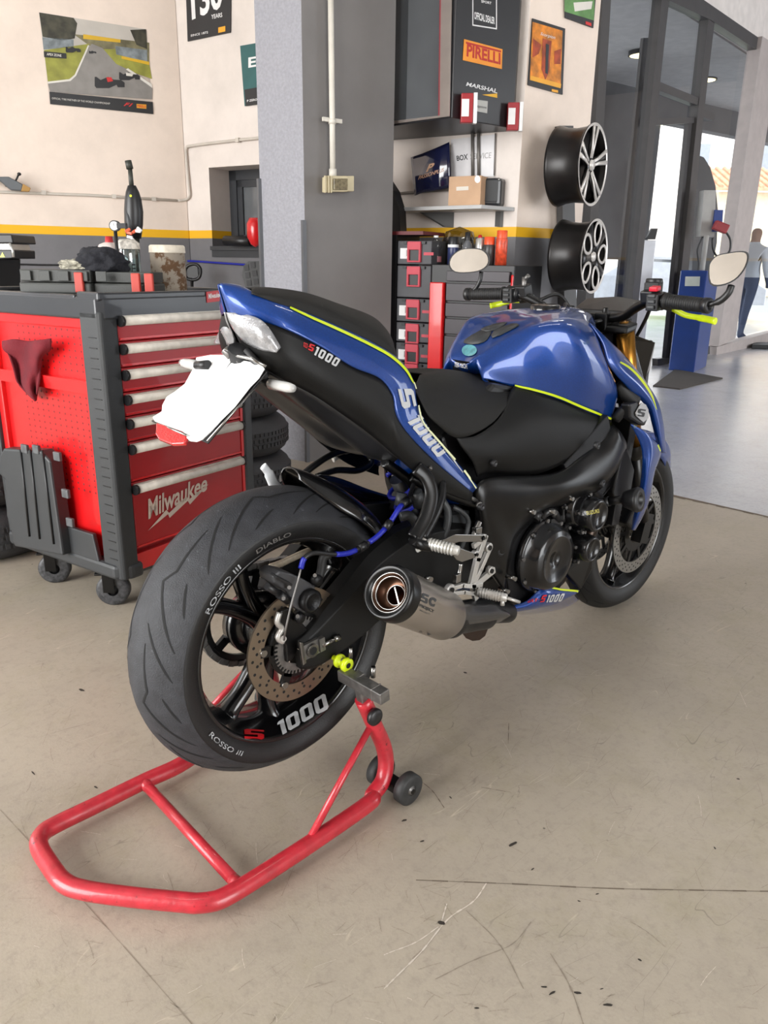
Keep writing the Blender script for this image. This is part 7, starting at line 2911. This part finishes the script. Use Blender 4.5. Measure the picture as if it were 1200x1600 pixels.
m.prism([hb_(x, y) for x, y in ((292, 418), (308, 416), (310, 432), (294, 434))], FW*.03)
m.tube([hb_(300, 437), hb_(300, 600)], .012, 8)
tagged(m, 'round_mirror', BLKPL, 'black rounded frame on a stand behind the grimy tub', 'frame', q)

# ---- person built solid behind the right pane for a reflection there
def person():
    q = hz(1172, 13.2)
    o = V((q.x, q.y, 0))
    right = bd1
    fw = (right*.75+FW*.6).normalized()
    sd = V((-fw.y, fw.x, 0))
    def b(a, c_, z): return o+fw*a+sd*c_+V((0, 0, z))
    me = bpy.data.meshes.new('person')
    J = {'pel': (b(0, 0, .98), .15), 'spine': (b(0, 0, 1.18), .135), 'chest': (b(.02, 0, 1.38), .16), 'neck': (b(.03, 0, 1.54), .055), 'head': (b(.05, 0, 1.68), .095), 'top': (b(.05, 0, 1.78), .07)}
    E_ = [('pel', 'spine'), ('spine', 'chest'), ('chest', 'neck'), ('neck', 'head'), ('head', 'top')]
    for s_, st in ((1, .22), (-1, -.2)):
        k = str(s_)
        J['hip'+k] = (b(.0, s_*.09, .92), .10)
        J['knee'+k] = (b(st*.7, s_*.10, .50), .065)
        J['ank'+k] = (b(st*1.0-.02, s_*.10, .10), .045)
        J['toe'+k] = (b(st*1.0+.15, s_*.11, .04), .035)
        J['sh'+k] = (b(.02, s_*.19, 1.44), .06)
        J['el'+k] = (b(-.05-st*.2, s_*.25, 1.16), .045)
        J['wr'+k] = (b(.05-st*.5, s_*.25, .93), .032)
        J['hand'+k] = (b(.07-st*.5, s_*.25, .85), .036)
        E_ += [('pel', 'hip'+k), ('hip'+k, 'knee'+k), ('knee'+k, 'ank'+k), ('ank'+k, 'toe'+k), ('chest', 'sh'+k), ('sh'+k, 'el'+k), ('el'+k, 'wr'+k), ('wr'+k, 'hand'+k)]
    names = list(J)
    me.from_pydata([tuple(J[n][0]-o) for n in names], [(names.index(a), names.index(c_)) for a, c_ in E_], [])
    ob = bpy.data.objects.new('person', me)
    COL.objects.link(ob)
    ob.location = o
    md = ob.modifiers.new('skin', 'SKIN')
    md.use_smooth_shade = True
    for i, n in enumerate(names):
        me.skin_vertices[0].data[i].radius = (J[n][1], J[n][1])
    me.skin_vertices[0].data[0].use_root = True
    sb = ob.modifiers.new('sub', 'SUBSURF')
    sb.levels = 1
    sb.render_levels = 2
    mt = bpy.data.materials.new('person_clothes')
    mt.use_nodes = True
    n = mt.node_tree.nodes
    l = mt.node_tree.links
    tc = n.new('ShaderNodeTexCoord')
    sx = n.new('ShaderNodeSeparateXYZ')
    cr = n.new('ShaderNodeValToRGB')
    cr.color_ramp.interpolation = 'CONSTANT'
    el = cr.color_ramp.elements
    el[0].color = lin((60, 72, 100))+(1,)
    el[1].position = .55
    el[1].color = lin((200, 204, 210))+(1,)
    e = el.new(.84)
    e.color = lin((150, 112, 92))+(1,)
    e = el.new(.955)
    e.color = lin((50, 40, 36))+(1,)
    mp = n.new('ShaderNodeMath')
    mp.operation = 'DIVIDE'
    mp.inputs[1].default_value = 1.85
    l.new(tc.outputs['Object'], sx.inputs[0])
    l.new(sx.outputs[2], mp.inputs[0])
    l.new(mp.outputs[0], cr.inputs[0])
    l.new(cr.outputs[0], n['Principled BSDF'].inputs['Base Color'])
    n['Principled BSDF'].inputs['Roughness'].default_value = .8
    me.materials.append(mt)
    tag(ob, 'person in a pale sleeveless top and dark trousers built behind the right pane for a reflection', 'person')
person()

# ---- ceiling lamps (tubes) seen in the reflections and through the glazing
for i, (x, y, L__) in enumerate(((2.2, -.6, 1.5), (5.2, -.4, 1.5), (5.2, 2.0, 1.5), (-1.4, .2, 1.5))):
    lab = ('tube ceiling lamp over the motorcycle', 'tube ceiling lamp over the far floor', 'tube ceiling lamp before the glazed partition', 'tube ceiling lamp over the viewer')[i]
    o = root('ceiling_lamp', V((x, y, 4.55)), lab, 'ceiling lamp', 'tube lamps under the ceiling')
    m = MB()
    m.box((x, y, 4.6), (L__, .16, .06))
    m.cyl((x-.5, y, 4.62), (x-.5, y, 4.8), .008)
    m.cyl((x+.5, y, 4.62), (x+.5, y, 4.8), .008)
    m.obj('lamp_housing', LETW, o)
    m = MB()
    m.cyl((x-L__/2+.02, y-.04, 4.55), (x+L__/2-.02, y-.04, 4.55), .015)
    m.cyl((x-L__/2+.02, y+.04, 4.55), (x+L__/2-.02, y+.04, 4.55), .015)
    m.obj('lamp_tube', mat('lamp_tube_light', (255, 250, 240), .5, emit=30), o)
for i, (x, y, D_) in enumerate(((1001, 87, 11.5), (1103, 123, 13.0), (1022, 196, 14.2))):
    d = ray(x, y)
    p = CAM+d*(D_/d.dot(FW))
    p.z = min(p.z, 3.82)
    o = root('round_lamp', p, ('round ceiling lamp behind the upper left pane', 'round ceiling lamp behind the right pane', 'round ceiling lamp above the door opening')[i], 'ceiling lamp', 'round lamps behind the glass')
    MB().lathe([(0, .16), (.05, .16), (.06, 0)], p, (0, 0, 1), 24).obj('lamp_housing', BLKPL, o)
    MB().lathe([(-.002, 0), (-.002, .14)], p, (0, 0, 1), 24, 0, False).obj('lamp_disc', mat('round_lamp_light', (255, 240, 190), .5, emit=3), o)
org()
